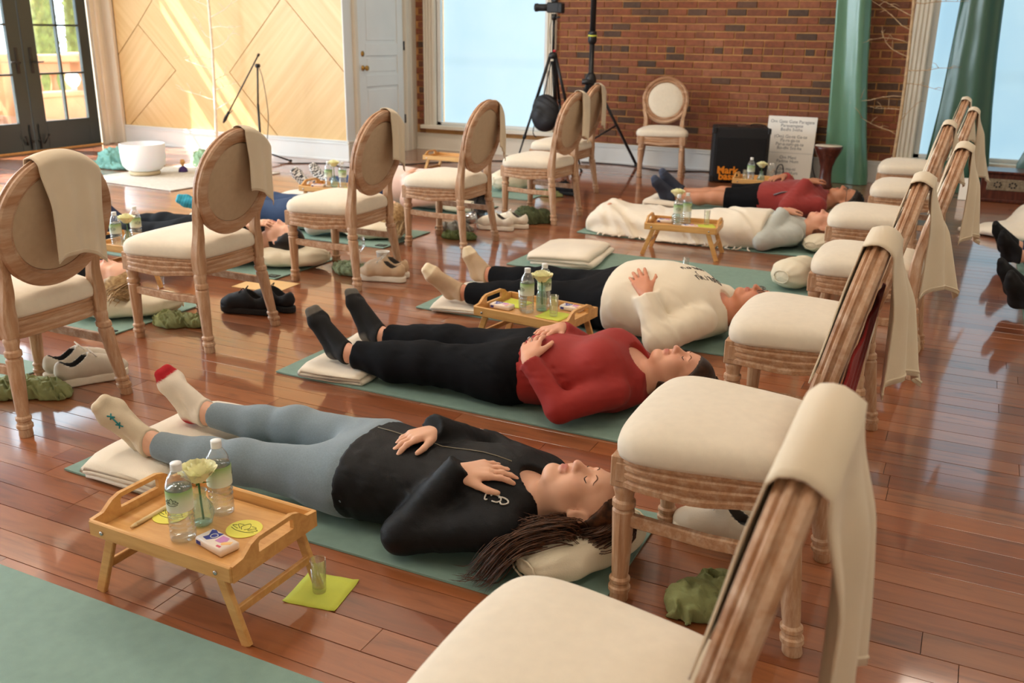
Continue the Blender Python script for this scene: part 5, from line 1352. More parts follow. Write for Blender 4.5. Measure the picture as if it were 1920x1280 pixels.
tb, Hb, qb = simple_person('black haired person in black lying beneath the chair with black sneakers', -2.89, 4.40, m_darkcloth, m_trouser, sk5, m_blackhair, mat('navy_sock', (34, 44, 74), 0.9, 0.05), dict(ht=0.014, q=dict(wrn=(-3.83, 4.30, .245), elbn=(-4.08, 4.17, .08), hdn=((0.85, 0.35, 0.25), (-0.2, -0.3, 1), -1, 0.4, 0.8))))
m_navy = mat('navy_denim', (36, 58, 92), 0.85, 0.1, 6, 0.2, 300); m_greytee = mat('pale_grey_top', (190, 188, 176), 0.85, 0.06, 6, 0.15, 300)
def stripe_tint(V, h, t, an): ft = nrmz(t-h); return 0.5+0.5*np.sin(((V-h)@ft)*330)
def check_tint(V, h, t, an):
    ft = nrmz(t-h); u = (V-h)@ft; l = (V-h)@nrmz(np.cross(ft, V3((0, 0, 1)))); return ((np.floor(u/0.012)+np.floor(l/0.012)) % 2)
tc, Hc, qc = simple_person('blond person in pale grey top, navy trousers and teal socks lying at left', -2.80, 5.40, m_greytee, m_navy, sk5, m_blond, tint_mat('teal_ribbed_sock', (60, 168, 190), (40, 130, 160), 0.9, 0.05, 20), dict(tint=stripe_tint, ht=0.02, q=dict(toen=(-5.235, 5.13, .175), heeln=(-5.075, 5.265, .092))))
ns = 1 if float(Hc.s[1]) < 0 else -1
strands(tc, 'hair_locks', m_blond, [[(HW(Hc, 0, -0.02, 0.14), .04), (HW(Hc, ns*0.05, -0.05, 0.13), .05), ((-3.42, 5.30, .12), .06), ((-3.40, 5.24, .08), .06), ((-3.41, 5.22, .03), .05)]], (80,), 0.0045, 9)
m_pink = mat('pale_pink_knit', (232, 200, 186), 0.9, 0.05, 6, 0.3, 200, sheen=0.3)
td, Hd, qd = simple_person('person in a pale pink sweater lying with checkered socks, belly raised', -2.76, 6.55, m_pink, m_navy, sk5, m_blackhair, tint_mat('check_sock', (235, 232, 228), (34, 34, 40), 0.9, 0.02, 20), dict(tint=check_tint, tz=1.3, ht=0.016,
   q=dict(elbn=(-3.95, 6.28, .10), wrn=(-4.03, 6.42, .28), hdn=((-0.3, 0.9, 0.2), (-0.2, -0.3, 1), 1, 0.3, 1.2))))
ns = 1 if float(Hd.s[1]) < 0 else -1
strands(td, 'hair_locks', m_blackhair, [[(HW(Hd, 0, -0.02, 0.14), .05), (HW(Hd, ns*0.05, -0.06, 0.13), .06), ((-3.36, 6.40, .12), .07), ((-3.32, 6.32, .06), .07), ((-3.30, 6.28, .02), .06)]], (70,), 0.005, 10)
# --- people beyond the right edge: only their feet and shins are in the picture
te, He, qe = simple_person('person at the right edge in black socks and black trousers, nearer of two', 2.60, 5.42, m_darkcloth, m_trouser, sk5, m_blackhair, mat('black_sock_long', (10, 10, 13), 0.9, 0.1, 20))
tf, Hf, qf = simple_person('person at the right edge in black socks and jeans, farther of two', 2.58, 6.58, m_darkcloth, m_navy, sk5, m_blackhair, mat('black_sock', (9, 9, 12), 0.9, 0.1, 20))
# ------------------------------------------------------------------ bed trays and what stands on them
m_capw = mat('white_plastic', (238, 240, 240), 0.4, 0.02); m_bottle = glass_mat('bottle_plastic', (0.97, 0.99, 0.99), 0.95, 0.06); m_water = glass_mat('water', (0.95, 0.98, 0.99), 0.97, 0.02)
m_label = NT('bottle_label'); _v = m_label.coords('Object'); _s = m_label.n('ShaderNodeSeparateXYZ'); m_label.l(_v, _s.inputs[0])
_mr = m_label.n('ShaderNodeMapRange'); _mr.inputs[1].default_value = 0.085; _mr.inputs[2].default_value = 0.135; m_label.l(_s.outputs[2], _mr.inputs[0])
m_label.base(m_label.ramp(_mr.outputs[0], [(0.0, lin((226, 232, 218))), (0.55, lin((206, 220, 190))), (1.0, lin((150, 186, 120)))])); m_label.b.inputs['Roughness'].default_value = 0.5; m_label = m_label.m
m_teal_glass = glass_mat('teal_glass', (0.72, 0.90, 0.88), 0.88, 0.05, (0.6, 0.85, 0.82)); m_petal = mat('cream_petal', (248, 244, 200), 0.6, 0.06, 30); m_stem = mat('green_stem', (70, 112, 44), 0.6, 0.1)
m_nap = mat('lime_paper', (206, 214, 84), 0.85, 0.04, 20, 0.1, 300); m_disc = mat('yellow_card', (234, 226, 92), 0.6, 0.03); m_inkg = mat('dark_green_ink', (44, 66, 48), 0.7)
m_tiss = mat('tissue_wrap', (240, 226, 214), 0.35, 0.03); m_blue = mat('blue_print', (44, 56, 150), 0.4, 0.03); m_purple = mat('lilac_print', (206, 140, 196), 0.4, 0.03); m_peach = mat('peach_print', (246, 196, 130), 0.4, 0.03); m_rosep = mat('rose_print', (214, 92, 110), 0.4, 0.03)
def tray(loc, rz, label):
    t = thing('bed_tray', label, 'tray', loc, rz, 'bamboo bed trays'); L, W, z0 = 0.46, 0.30, 0.178
    obj('tray_base', B(-L/2+0.01, L/2-0.01, -W/2+0.01, W/2-0.01, z0, z0+0.009, 0.002), m_bamboo, t, False)
    for s in (-1, 1): obj('side_rail', B(-L/2, L/2, s*W/2-0.006, s*W/2+0.006, z0-0.006, z0+0.036, 0.003), m_bamboo, t, False)
    for s in (-1, 1):
        bm = bmesh.new(); x = s*(L/2-0.003)
        top = [(-W/2, 0.036), (-0.115, 0.040), (-0.085, 0.062), (-0.06, 0.070), (0.06, 0.070), (0.085, 0.062), (0.115, 0.040), (W/2, 0.036)]
        f = lambda a, b, d: (x+d, a, z0+b)
        prism(bm, [(-W/2, -0.006), (W/2, -0.006), (W/2, 0.030), (-W/2, 0.030)], -0.006, 0.006, f)
        prism(bm, [(-W/2, 0.030), (-0.062, 0.030), (-0.062, 0.052), (-0.055, 0.060), (-0.06, 0.070), (-0.085, 0.062), (-0.115, 0.040), (-W/2, 0.036)], -0.006, 0.006, f)
        prism(bm, [(W/2, 0.030), (W/2, 0.036), (0.115, 0.040), (0.085, 0.062), (0.06, 0.070), (0.055, 0.060), (0.062, 0.052), (0.062, 0.030)], -0.006, 0.006, f)
        prism(bm, [(-0.06, 0.070), (-0.055, 0.058), (0.055, 0.058), (0.06, 0.070)], -0.006, 0.006, f)
        obj('handle', bm, m_bamboo, t, False)
        for q in (-1, 1):
            bm = bmesh.new(); bar(bm, [(s*(L/2-0.055), q*(W/2-0.016), z0+0.002), (s*(L/2+0.012), q*(W/2-0.016), 0.0)], 0.014, 0.028, Vector((1, 0, 0.3))); obj('leg', bm, m_bamboo, t, False)
            bm = bmesh.new(); lathe(bm, [(0.0055, 0), (0.0055, 0.003), (0.003, 0.004)], 10, Matrix.Translation((s*(L/2-0.045), q*(W/2+0.006), z0+0.012)) @ Matrix.Rotation(-q*PI/2, 4, 'X')); obj('screw', bm, m_chrome, t)
        xb = s*(L/2-0.016); obj('stretcher', B(xb-0.006, xb+0.006, -W/2+0.02, W/2-0.02, 0.070, 0.092, 0.002), m_bamboo, t, False)
    return t
TZ = 0.1875
def lotus(bm, place, s, r=0.0009):
    for pts in ([(-0.1, 0), (-0.35, 0.35), (0, 0.9), (0.35, 0.35), (0.1, 0)], [(-0.35, 0.1), (-0.8, 0.55), (-0.35, 0.62)], [(0.35, 0.1), (0.8, 0.55), (0.35, 0.62)], [(-0.45, 0.0), (-1.1, 0.25), (-0.8, 0.42)], [(0.45, 0.0), (1.1, 0.25), (0.8, 0.42)], [(-1.0, -0.02), (-0.4, -0.25), (0.4, -0.25), (1.0, -0.02)]):
        tube(bm, catmull([place(a*s, b*s) for a, b in pts], 4), r, 5)
def bottle_proto(label):
    t = thing('water_bottle', label, 'bottle', (0, 0, 0), 0, 'plastic water bottles')
    prof = [(0.026, 0.0), (0.0305, 0.004), (0.031, 0.012)]
    z = 0.012
    for i in range(5): prof += [(0.0315, z+0.004), (0.0285, z+0.008), (0.0315, z+0.0135)]; z += 0.0135
    prof += [(0.0305, 0.083), (0.0305, 0.138), (0.0315, 0.141), (0.0300, 0.150), (0.0245, 0.165), (0.0165, 0.178), (0.0125, 0.184), (0.0125, 0.190)]
    bm = bmesh.new(); lathe(bm, prof, 24, None, None, False); obj('bottle_body', bm, m_bottle, t)
    bm = bmesh.new(); lathe(bm, [(0.0255, 0.002)]+[(r-0.0012, z_) for r, z_ in prof[1:-5]]+[(0.0, 0.150)], 20); obj('water', bm, m_water, t)
    bm = bmesh.new(); lathe(bm, [(0.0315, 0.084), (0.0317, 0.086), (0.0317, 0.136), (0.0315, 0.138)], 24, None, None, False); lb = obj('label', bm, m_label, t)
    bm = bmesh.new(); pl = lambda a, b: Vector((0.0325*math.sin(a/0.0325), -0.0325*math.cos(a/0.0325), 0.108+b)); lotus(bm, pl, 0.0165, 0.0006); obj('lotus_print', bm, m_inkg, lb)
    bm = bmesh.new(); lathe(bm, [(0.0135, 0.184), (0.0148, 0.185), (0.0148, 0.200), (0.0135, 0.203), (0.0, 0.2035)], 18, None, (0.184, 0.201, 18)); obj('cap', bm, m_capw, t)
    return t
def vase_proto(label, kind=0):
    t = thing('bud_vase', label, 'vase', (0, 0, 0), 0, 'teal bud vases')
    prof = [(0.020, 0), (0.026, 0.005), (0.031, 0.020), (0.032, 0.036), (0.028, 0.052), (0.019, 0.066), (0.0145, 0.076), (0.0165, 0.088), (0.019, 0.094)] if kind == 0 else [(0.022, 0), (0.025, 0.006), (0.025, 0.07), (0.018, 0.09), (0.014, 0.10), (0.017, 0.112)]
    bm = bmesh.new(); lathe(bm, prof, 20, None, (0.002, 0.06, 10), False); lathe(bm, [(0.0, 0.001), (0.021, 0.002), (0.0215, 0.007), (0, 0.009)], 16); obj('vase_body', bm, m_teal_glass, t)
    return t
def rose_proto(label):
    t = thing('rose', label, 'flower', (0, 0, 0), 0, 'cream roses in bud vases')
    bm = bmesh.new(); tube(bm, [(0.004, 0, 0.010), (0.002, 0, 0.06), (0, 0, 0.118)], 0.0028, 7); obj('stem', bm, m_stem, t)
    bm = bmesh.new()
    for k in range(5):
        a = 2*PI*k/5; d = Vector((math.cos(a), math.sin(a), 0)); s = d.cross(Vector((0, 0, 1)))
        p = [Vector((0, 0, 0.116)), d*0.014+Vector((0, 0, 0.112)), d*0.034+Vector((0, 0, 0.116+0.012*(k % 2)))]
        v = [bm.verts.new(p[0]-s*0.004), bm.verts.new(p[1]-s*0.004), bm.verts.new(p[2]), bm.verts.new(p[1]+s*0.004), bm.verts.new(p[0]+s*0.004)]; bm.faces.new(v)
    o = obj('sepals', bm, m_stem, t, False); o['kind'] = 'stuff'
    layers = ((3, 0.010, 0.052, 0.0), (5, 0.018, 0.050, 0.15), (6, 0.026, 0.047, 0.30), (7, 0.034, 0.043, 0.55))
    for li, (n, r, h, flare) in enumerate(layers):
        for k in range(n):
            bm = bmesh.new(); a0 = 2*PI*k/n+li*0.7; wd = 2*PI/n*0.75; rows = []
            for j in range(7):
                v = j/6; row = []
                for i in range(9):
                    u = i/8-0.5; rr = r*(0.45+0.62*math.sin(min(1, v*1.15)*PI/2))+flare*0.018*v**3+0.002*math.cos(u*PI)*1.5
                    edge = (1-0.28*(abs(u)*2)**3*v); a = a0+u*2*wd*(0.65+0.35*math.sin(v*PI*0.6))
                    row.append((rr*math.cos(a), rr*math.sin(a), 0.116+h*v*edge+0.0012*math.sin(u*21+k)*v-flare*0.012*v**4))
                rows.append(row)
            quads(bm, rows, False); obj('petal', bm, m_petal, t)
    return t
def shot_proto(label):
    t = thing('shot_glass', label, 'glass', (0, 0, 0), 0, 'tall shot glasses')
    bm = bmesh.new(); lathe(bm, [(0.0, 0.0), (0.0165, 0.0), (0.0175, 0.004), (0.0205, 0.094), (0.0195, 0.0945), (0.0170, 0.014), (0.0, 0.012)], 20, None, None, False); obj('glass_body', bm, m_glass, t)
    return t
def tissue_proto(label):
    t = thing('tissue_pack', label, 'tissues', (0, 0, 0), 0, 'pocket tissue packs')
    obj('wrapper', B(-0.052, 0.052, -0.0275, 0.0275, 0, 0.021, 0.004), m_tiss, t, True)
    z = 0.0212
    bm = bmesh.new(); prism(bm, [(-0.045, 0.018), (-0.035, 0.024), (-0.02, 0.018), (-0.006, 0.024), (-0.004, 0.0), (-0.016, -0.018), (-0.034, -0.016), (-0.030, -0.002)], z-0.0004, z+0.0003, lambda a, b, c: (a, b, c)); obj('blue_mark', bm, m_blue, t, False)
    bm = bmesh.new(); tube(bm, [Vector((-0.016+0.009*math.cos(2*PI*i/16), 0.004+0.009*math.sin(2*PI*i/16), z+0.0004)) for i in range(17)], 0.0011, 5); obj('white_ring', bm, m_capw, t)
    bm = bmesh.new(); prism(bm, [(0.0, 0.018), (0.024, 0.020), (0.030, 0.008), (0.022, -0.006), (0.004, -0.008)], z-0.0004, z+0.0003, lambda a, b, c: (a, b, c)); obj('lilac_mark', bm, m_purple, t, False)
    bm = bmesh.new(); prism(bm, [(0.024, -0.004), (0.042, 0.016), (0.048, 0.004), (0.032, -0.012)], z-0.0004, z+0.0003, lambda a, b, c: (a, b, c)); obj('peach_mark', bm, m_peach, t, False)
    bm = bmesh.new(); prism(bm, [(0.024, -0.016), (0.038, -0.014), (0.040, -0.021), (0.026, -0.022)], z-0.0004, z+0.0003, lambda a, b, c: (a, b, c)); obj('red_mark', bm, m_rosep, t, False)
    bm = bmesh.new(); box(bm, -0.045, -0.028, -0.0281, -0.0270, 0.005, 0.015); obj('blue_side_mark', bm, m_blue, t, False)
    return t
PROTO = {}
def put(kind, fn, loc, rz, label, group=None):
    if kind not in PROTO: PROTO[kind] = fn(label); o = PROTO[kind]; o.location = loc; o.rotation_euler = (0, 0, rz); return o
    return dup(PROTO[kind], loc, rz, label, group)
def napkin(loc, rz, s, label, grp='lime paper napkins'):
    bm = bmesh.new(); n = 8
    top = [[(-s+2*s*i/n, -s+2*s*j/n, 0.0022+0.0012*wob(i*0.13, j*0.11, 0, 2, loc[0])+(0.003 if (i in (0, n) and j in (0, n)) else 0)) for i in range(n+1)] for j in range(n+1)]
    quads(bm, top, False); o = obj('paper_napkin', bm, m_nap); o.location = loc; o.rotation_euler = (0, 0, rz); md = o.modifiers.new('thick', 'SOLIDIFY'); md.thickness = 0.0018; md.offset = -1
    return tag(o, label, 'napkin', grp)
def disc_card(loc, rz, label):
    bm = bmesh.new(); lathe(bm, [(0.044, 0), (0.045, 0.0006), (0.0445, 0.0014)], 36); o = obj('lotus_card', bm, m_disc, None, False); o.location = loc; o.rotation_euler = (0, 0, rz); tag(o, label, 'card')
    bm = bmesh.new(); lotus(bm, lambda a, b: Vector((a, b-0.006, 0.0016)), 0.034, 0.0007); obj('lotus_print', bm, m_inkg, o); return o
E1 = tray((-1.590, 1.545, 0), -0.02, 'bamboo bed tray in front of the woman in grey leggings')
put('bottle', bottle_proto, (-1.587, 1.470, TZ), 0.15, 'water bottle with lotus label, nearer one on the nearest tray')
put('bottle', bottle_proto, (-1.594, 1.612, TZ), 2.6, 'water bottle behind the rose on the nearest tray')
put('vase', vase_proto, (-1.598, 1.545, TZ), 0, 'faceted teal bud vase between the two bottles of the nearest tray')
put('rose', rose_proto, (-1.598, 1.545, TZ+0.004), 0.3, 'pale yellow rose in the vase on the nearest tray')
disc_card((-1.487, 1.572, TZ), 0.05, 'yellow round lotus card on the clear side of the nearest tray')
disc_card((-1.700, 1.540, TZ), 0.05, 'yellow round lotus card half behind the nearest water bottle')
put('tissue', tissue_proto, (-1.487, 1.478, TZ), -0.22, 'tissue pack on the near right corner of the nearest tray')
bm = bmesh.new(); tube(bm, [(-0.055, 0, 0.005), (0.075, 0, 0.005)], 0.0055, 8); tube(bm, [(-0.072, 0, 0.005), (-0.055, 0, 0.005)], [0.003, 0.0055], 8); o = obj('wooden_stick', bm, mat('pale_stick', (226, 200, 150), 0.6, 0.05)); o.location = (-1.735, 1.515, TZ); o.rotation_euler = (0, 0, 1.58); tag(o, 'pale wooden stick lying on the left of the nearest tray', 'stick')
napkin((-1.332, 1.665, 0.0006), 0.17, 0.072, 'lime napkin on the floor beside the nearest tray, a glass on it')
put('shot', shot_proto, (-1.333, 1.658, 0.0045), 0, 'tall shot glass on the lime napkin on the floor')
E2 = tray((-1.640, 3.655, 0), -0.12, 'bamboo bed tray between the woman in red and the person in white')
put('bottle', bottle_proto, (-1.672, 3.630, TZ), -0.5, 'nearer water bottle on the second tray, before the rose')
put('bottle', bottle_proto, (-1.640, 3.745, TZ), 1.0, 'water bottle partly hidden by the rose on the second tray')
put('vase2', lambda l: vase_proto(l, 1), (-1.628, 3.690, TZ), 0, 'tall teal bud vase on the second tray')
put('rose', rose_proto, (-1.628, 3.690, TZ+0.018), 1.3, 'pale yellow rose on the second tray')
put('shot', shot_proto, (-1.540, 3.625, TZ+0.004), 0, 'shot glass on the lime napkin of the second tray')
put('shot', shot_proto, (-1.705, 3.655, TZ), 0, 'shot glass just left of the bottle on the second tray')
napkin((-1.545, 3.640, TZ), -0.1, 0.062, 'lime napkin under the shot glass on the second tray')
napkin((-1.780, 3.735, TZ), -0.1, 0.062, 'lime napkin at the left back of the second tray')
put('tissue', tissue_proto, (-1.800, 3.640, TZ), -0.1, 'tissue pack at the left front of the second tray')
put('tissue', tissue_proto, (-1.510, 3.765, TZ), -0.1, 'tissue pack at the right back of the second tray')
E3 = tray((-1.615, 5.945, 0), 0.10, 'bamboo bed tray in front of the blanket covered child')
put('bottle', bottle_proto, (-1.655, 5.92, TZ), 0.3, 'nearer water bottle on the tray before the child')
put('bottle', bottle_proto, (-1.625, 6.02, TZ), 1.5, 'taller looking bottle behind the flower on the tray before the child')
put('vase', vase_proto, (-1.690, 6.01, TZ), 0, 'teal bud vase on the tray before the child')
put('rose', rose_proto, (-1.690, 6.01, TZ+0.06), 0.6, 'pale rose above the bottle on the tray before the child')
put('shot', shot_proto, (-1.490, 6.03, TZ+0.004), 0, 'shot glass on the tray before the child')
napkin((-1.480, 5.985, TZ), 0.5, 0.062, 'lime napkin on the tray before the child')
put('tissue', tissue_proto, (-1.560, 5.88, TZ), 0.4, 'tissue pack at the front of the tray before the child')
put('tissue', tissue_proto, (-1.760, 5.99, TZ), 0.1, 'tissue pack at the back left of the tray before the child')
E4 = tray((-4.17, 3.80, 0), 0.02, 'bamboo bed tray partly hidden behind the two leftmost chairs')
put('bottle', bottle_proto, (-4.25, 3.69, TZ), 0.3, 'water bottle left of the rose beside the leftmost chair')
put('bottle', bottle_proto, (-4.29, 3.87, TZ), 1.3, 'water bottle right of the rose beside the leftmost chair')
put('vase', vase_proto, (-4.22, 3.745, TZ), 0, 'teal bud vase between the bottles beside the leftmost chair')
put('rose', rose_proto, (-4.22, 3.745, TZ+0.02), 2.3, 'pale rose between the bottles beside the leftmost chair')
put('shot', shot_proto, (-3.98, 3.72, 0.003), 0, 'shot glass on the floor below the leftmost tray')
put('tissue', tissue_proto, (-4.12, 3.88, TZ), 0.5, 'tissue pack on the leftmost tray')
E5 = tray((-1.57, 8.22, 0), 0.0, 'bamboo bed tray behind the man in maroon fleece')
put('bottle', bottle_proto, (-1.665, 8.14, TZ), 0, 'water bottle on the tray behind the man in maroon')
put('vase', vase_proto, (-1.575, 8.14, TZ), 0, 'teal bud vase on the tray behind the man in maroon')
put('rose', rose_proto, (-1.575, 8.14, TZ+0.01), 2.9, 'yellow rose on the tray behind the man in maroon')
put('shot', shot_proto, (-1.715, 8.16, TZ), 0, 'shot glass beside the bottle behind the man in maroon')
napkin((-1.735, 8.20, TZ), 0.5, 0.055, 'lime napkin on the tray behind the man in maroon')
def goblet(loc, label, sc=1.0, m=None):
    bm = bmesh.new(); lathe(bm, [(0.032, 0), (0.033, 0.003), (0.006, 0.008), (0.0045, 0.07), (0.010, 0.078), (0.030, 0.10), (0.036, 0.13), (0.031, 0.165), (0.030, 0.165), (0.034, 0.13), (0.028, 0.102), (0.0, 0.082)], 20, Matrix.Scale(sc, 4), None, False); o = obj('stem_glass', bm, m or m_glass); o.location = loc; return tag(o, label, 'glass', 'stemmed glasses')
goblet((-1.50, 8.16, TZ), 'clear stemmed glass right of the yellow rose, behind the man in maroon')
E6 = tray((-4.62, 8.16, 0), 0.0, 'bamboo bed tray far back before the window baseboard')
E7 = tray((-4.46, 6.02, 0), 0.0, 'bamboo bed tray with bottles behind the third left chair')
put('bottle', bottle_proto, (-4.535, 6.05, TZ), 0, 'left bottle of the pair beside the third left chair')
put('bottle', bottle_proto, (-4.43, 6.09, TZ), 1, 'right bottle of the pair beside the third left chair')
put('rose', rose_proto, (-4.49, 6.06, TZ+0.05), 0, 'yellow rose between the pair of bottles beside the third left chair')
put('vase', vase_proto, (-4.49, 6.06, TZ), 0, 'teal bud vase between the pair of bottles beside the third left chair')
put('tissue', tissue_proto, (-4.62, 6.02, TZ), 0.3, 'tissue pack left of the pair of bottles beside the third left chair')
napkin((-4.33, 6.06, TZ), 0.5, 0.06, 'lime napkin right of the pair of bottles beside the third left chair')
# glass with dark drink beyond the white sweatshirt, paper cup and goblet under the chair
bm = bmesh.new(); lathe(bm, [(0.0172, 0.014), (0.0188, 0.052), (0, 0.052)], 16); o = put('shot', shot_proto, (-1.44, 5.40, M0), 0, 'shot glass with brown drink standing on the empty mat'); dk = obj('drink', bm, mat('brown_drink', (150, 110, 70), 0.3), o)
m_paper = mat('white_paper', (240, 236, 228), 0.7, 0.02)
bm = bmesh.new(); lathe(bm, [(0.0, 0.004), (0.028, 0.004), (0.0285, 0.0), (0.030, 0.0), (0.040, 0.108), (0.0415, 0.110), (0.0415, 0.113), (0.039, 0.113), (0.029, 0.008), (0, 0.006)], 24, None, None, False); o = obj('paper_cup', bm, m_paper); o.location = (-3.085, 4.615, 0.0005); tag(o, 'white paper cup on the floor behind the beige sneakers', 'cup')
goblet((-3.30, 4.68, 0.0005), 'clear glass goblet on the floor behind the paper cup chair', 1.0)
o = bpy.data.objects.new('paper_sheet', None); bpy.data.objects.remove(o)
bm = B(-0.15, 0.15, -0.11, 0.11, 0, 0.0015); o = obj('paper_sheet', bm, mat('tan_paper', (222, 184, 128), 0.8, 0.03), None, False); o.location = (-3.46, 3.99, 0.0005); o.rotation_euler = (0, 0, 0.05); tag(o, 'tan paper sheet on the floor behind the black sneakers', 'paper')

# ------------------------------------------------------------------ shoes and crumpled cloths on the floor
def shoe_proto(name, label, up, sole, lace, lugs=False, h=0.006):
    t = thing(name, label, 'shoe', (0, 0, 0))
    S = Sdf()
    S.cap((0.075, 0.004, 0.050), (0.115, 0.0, 0.044), 0.040, 0.030, 0.03); S.cap((-0.095, 0, 0.060), (-0.02, 0, 0.065), 0.036, 0.038, 0.03); S.cap((-0.02, 0, 0.066), (0.075, 0.002, 0.050), 0.040, 0.041, 0.03)
    S.cap((-0.105, 0, 0.070), (-0.110, 0, 0.086), 0.028, 0.020, 0.03); S.cap((-0.01, 0, 0.085), (0.03, 0, 0.078), 0.030, 0.030, 0.03); S.cap((0.0, 0, 0.098), (-0.022, 0, 0.122), 0.020, 0.012, 0.02)
    S.ell((-0.058, 0, 0.115), (0.052, 0.028, 0.066), None, 0.006, 0, 's')
    S.post.append(lambda P, D: np.maximum(D, 0.026-P[..., 2])); sdf_obj('upper', S, h, up, t, lambda V: ((((V[:, 0]+0.058)/0.056)**2+(V[:, 1]/0.031)**2+((V[:, 2]-0.115)/0.069)**2) < 1.06).astype(float)*(V[:, 2] < 0.112))  # inside of the opening tinted dark, painting in the shade of the hole
    S = Sdf()
    def so(P):
        x, y, z = P[..., 0], P[..., 1], P[..., 2]; hw = 0.034+0.012*np.clip((x+0.02)/0.10, 0, 1); cx = np.clip(x, -0.098, 0.098)
        d = np.sqrt((x-cx)**2+(y*0.044/hw)**2)-0.046; toe = 0.012*np.clip((x-0.08)/0.06, 0, 1)**2
        zc = 0.017+toe; q = np.stack([np.maximum(d+0.006, 0), np.maximum(np.abs(z-zc)-0.012+0.000*x, 0)], -1)
        r = np.sqrt((q**2).sum(-1))-0.005
        if lugs: r = np.maximum(r, np.where((z < 0.014), 0.006*np.sin(x*150)+0.001, -1))
        return r
    S.add(so, (-0.16, -0.06, -0.004), (0.16, 0.06, 0.05), 0); sdf_obj('sole', S, h*0.8, sole, t)
    bm = bmesh.new()
    for i in range(5):
        x = 0.010+i*0.016; z = 0.113-i*0.0066; tube(bm, catmull([(x, -0.024, z-0.013), (x+0.004, 0, z+0.002), (x, 0.024, z-0.013)], 4), 0.0026, 6)
    for s in (-1, 1): tube(bm, catmull([(0.008, 0, 0.118), (0.0, s*0.025, 0.135), (0.02, s*0.035, 0.112), (0.012, 0, 0.118)], 5), 0.0022, 6)
    obj('laces', bm, lace, t)['kind'] = 'stuff'
    S = Sdf(); S.ell((-0.058, 0, 0.066), (0.050, 0.027, 0.006)); sdf_obj('insole', S, h, m_blackp, t)
    return t
m_beige = tint_mat('beige_leather', (206, 176, 142), (60, 52, 46), 0.7, 0.06, 10, 0.2, 300); m_offw = tint_mat('off_white_leather', (232, 222, 204), (70, 64, 58), 0.65, 0.04, 10, 0.15, 300); m_solew = mat('white_rubber', (236, 226, 208), 0.7, 0.03); m_shk = mat('black_mesh', (10, 12, 18), 0.75, 0.1, 60, 0.3, 600); m_solek = mat('black_rubber', (18, 18, 20), 0.7)
m_lacew = mat('white_lace', (236, 232, 226), 0.8); m_grey_l = tint_mat('warm_grey_canvas', (204, 194, 178), (34, 34, 36), 0.8, 0.05, 20, 0.3, 500)
SH = {'w': shoe_proto('sneaker', 'left warm white sneaker under the leftmost chair, heel to the viewer', m_grey_l, m_solew, m_lacew)}
def place_shoe(o, loc, rz, label=None):
    if label is None: o.location = loc; o.rotation_euler = (0, 0, rz); return o
    return dup(o, loc, rz, label)
grp = 'pairs of shoes left by the chairs'
def gset(o): o['group'] = grp; return o
gset(place_shoe(SH['w'], (-3.185, 2.50, 0.0005), 1.15)); gset(place_shoe(SH['w'], (-3.075, 2.465, 0.0005), 1.10, 'right warm white sneaker under the leftmost chair, nearer the chair leg'))
for xx, yy in ((-3.185, 2.50), (-3.075, 2.465)):
    pass
k_ = shoe_proto('sneaker', 'black sneaker in front, by the chair with the green cloth', m_shk, m_solek, m_shk); gset(place_shoe(k_, (-3.185, 3.52, 0.0005), 3.35)); gset(place_shoe(k_, (-3.115, 3.63, 0.0005), 3.15, 'second black sneaker, half hidden behind the first and the chair leg'))
b_ = shoe_proto('sneaker', 'beige sneaker under the chair before the paper cup', m_beige, m_solew, m_lacew); gset(place_shoe(b_, (-2.945, 4.395, 0.0005), 3.35)); gset(place_shoe(b_, (-2.985, 4.50, 0.0005), 3.3, 'second beige sneaker, behind the first, before the paper cup'))
o_ = shoe_proto('sneaker', 'off white sneaker behind the chair near the window, front one of the pair', m_offw, m_solew, m_lacew); gset(place_shoe(o_, (-3.045, 6.03, 0.0005), 3.25)); gset(place_shoe(o_, (-2.985, 6.15, 0.0005), 3.35, 'off white sneaker behind the other off white one, before the dark green bundle'))
c_ = shoe_proto('sneaker', 'chunky cream sneaker under the front right chair, nearer one', m_offw, m_solew, m_lacew, True); gset(place_shoe(c_, (-0.475, 2.385, 0.0005), 3.10)); gset(place_shoe(c_, (-0.46, 2.50, 0.0005), 3.2, 'chunky cream sneaker under the front right chair, farther one'))
gset(place_shoe(b_, (-0.125, 4.43, 0.0005), 1.75, 'tan sneaker heel showing beside a right row chair leg'))
dk_ = shoe_proto('sneaker', 'dark shoe standing on the floor under the farthest left chairs', m_shk, m_solek, m_shk, False, 0.008); gset(place_shoe(dk_, (-3.22, 7.75, 0.0005), 2.9))
def crumple(loc, rz, r, label, m, seed, name='crumpled_cloth', cat='cloth', grp_=None, amp=0.015, f=125, h=0.0045):
    S = Sdf(); rr = random.Random(seed)
    for i in range(7): a = rr.uniform(-1, 1); S.ell((loc[0]+math.cos(rz)*r[0]*0.6*a-math.sin(rz)*r[1]*0.4*rr.uniform(-1, 1), loc[1]+math.sin(rz)*r[0]*0.6*a+math.cos(rz)*r[1]*0.4*rr.uniform(-1, 1), 0.006+rr.uniform(0, 0.4)*r[2]), (r[0]*0.5, r[1]*0.62, r[2]*0.75), None, 0.03)
    c, s = math.cos(rz), math.sin(rz)
    S.post += [wrinkle(amp, f, (-s*0.9+0.2*c, c*0.9+0.2*s, 0.5), (c, s, 0.3), seed), wrinkle(amp*0.45, f*1.9, (c*0.5, s*0.5+0.3, 0.6), (0.3, 0.8, 0.2), seed+3), floor_clip(0.0012)]
    T0 = None; o = sdf_obj(name, S, h, m, None); return tag(o, label, cat, grp_)
crumple((-3.315, 3.215, 0), 0.35, (0.16, 0.075, 0.045), 'crumpled olive green cloth on the floor by the black sneakers', m_scarf, 1, grp_='crumpled green cloths')
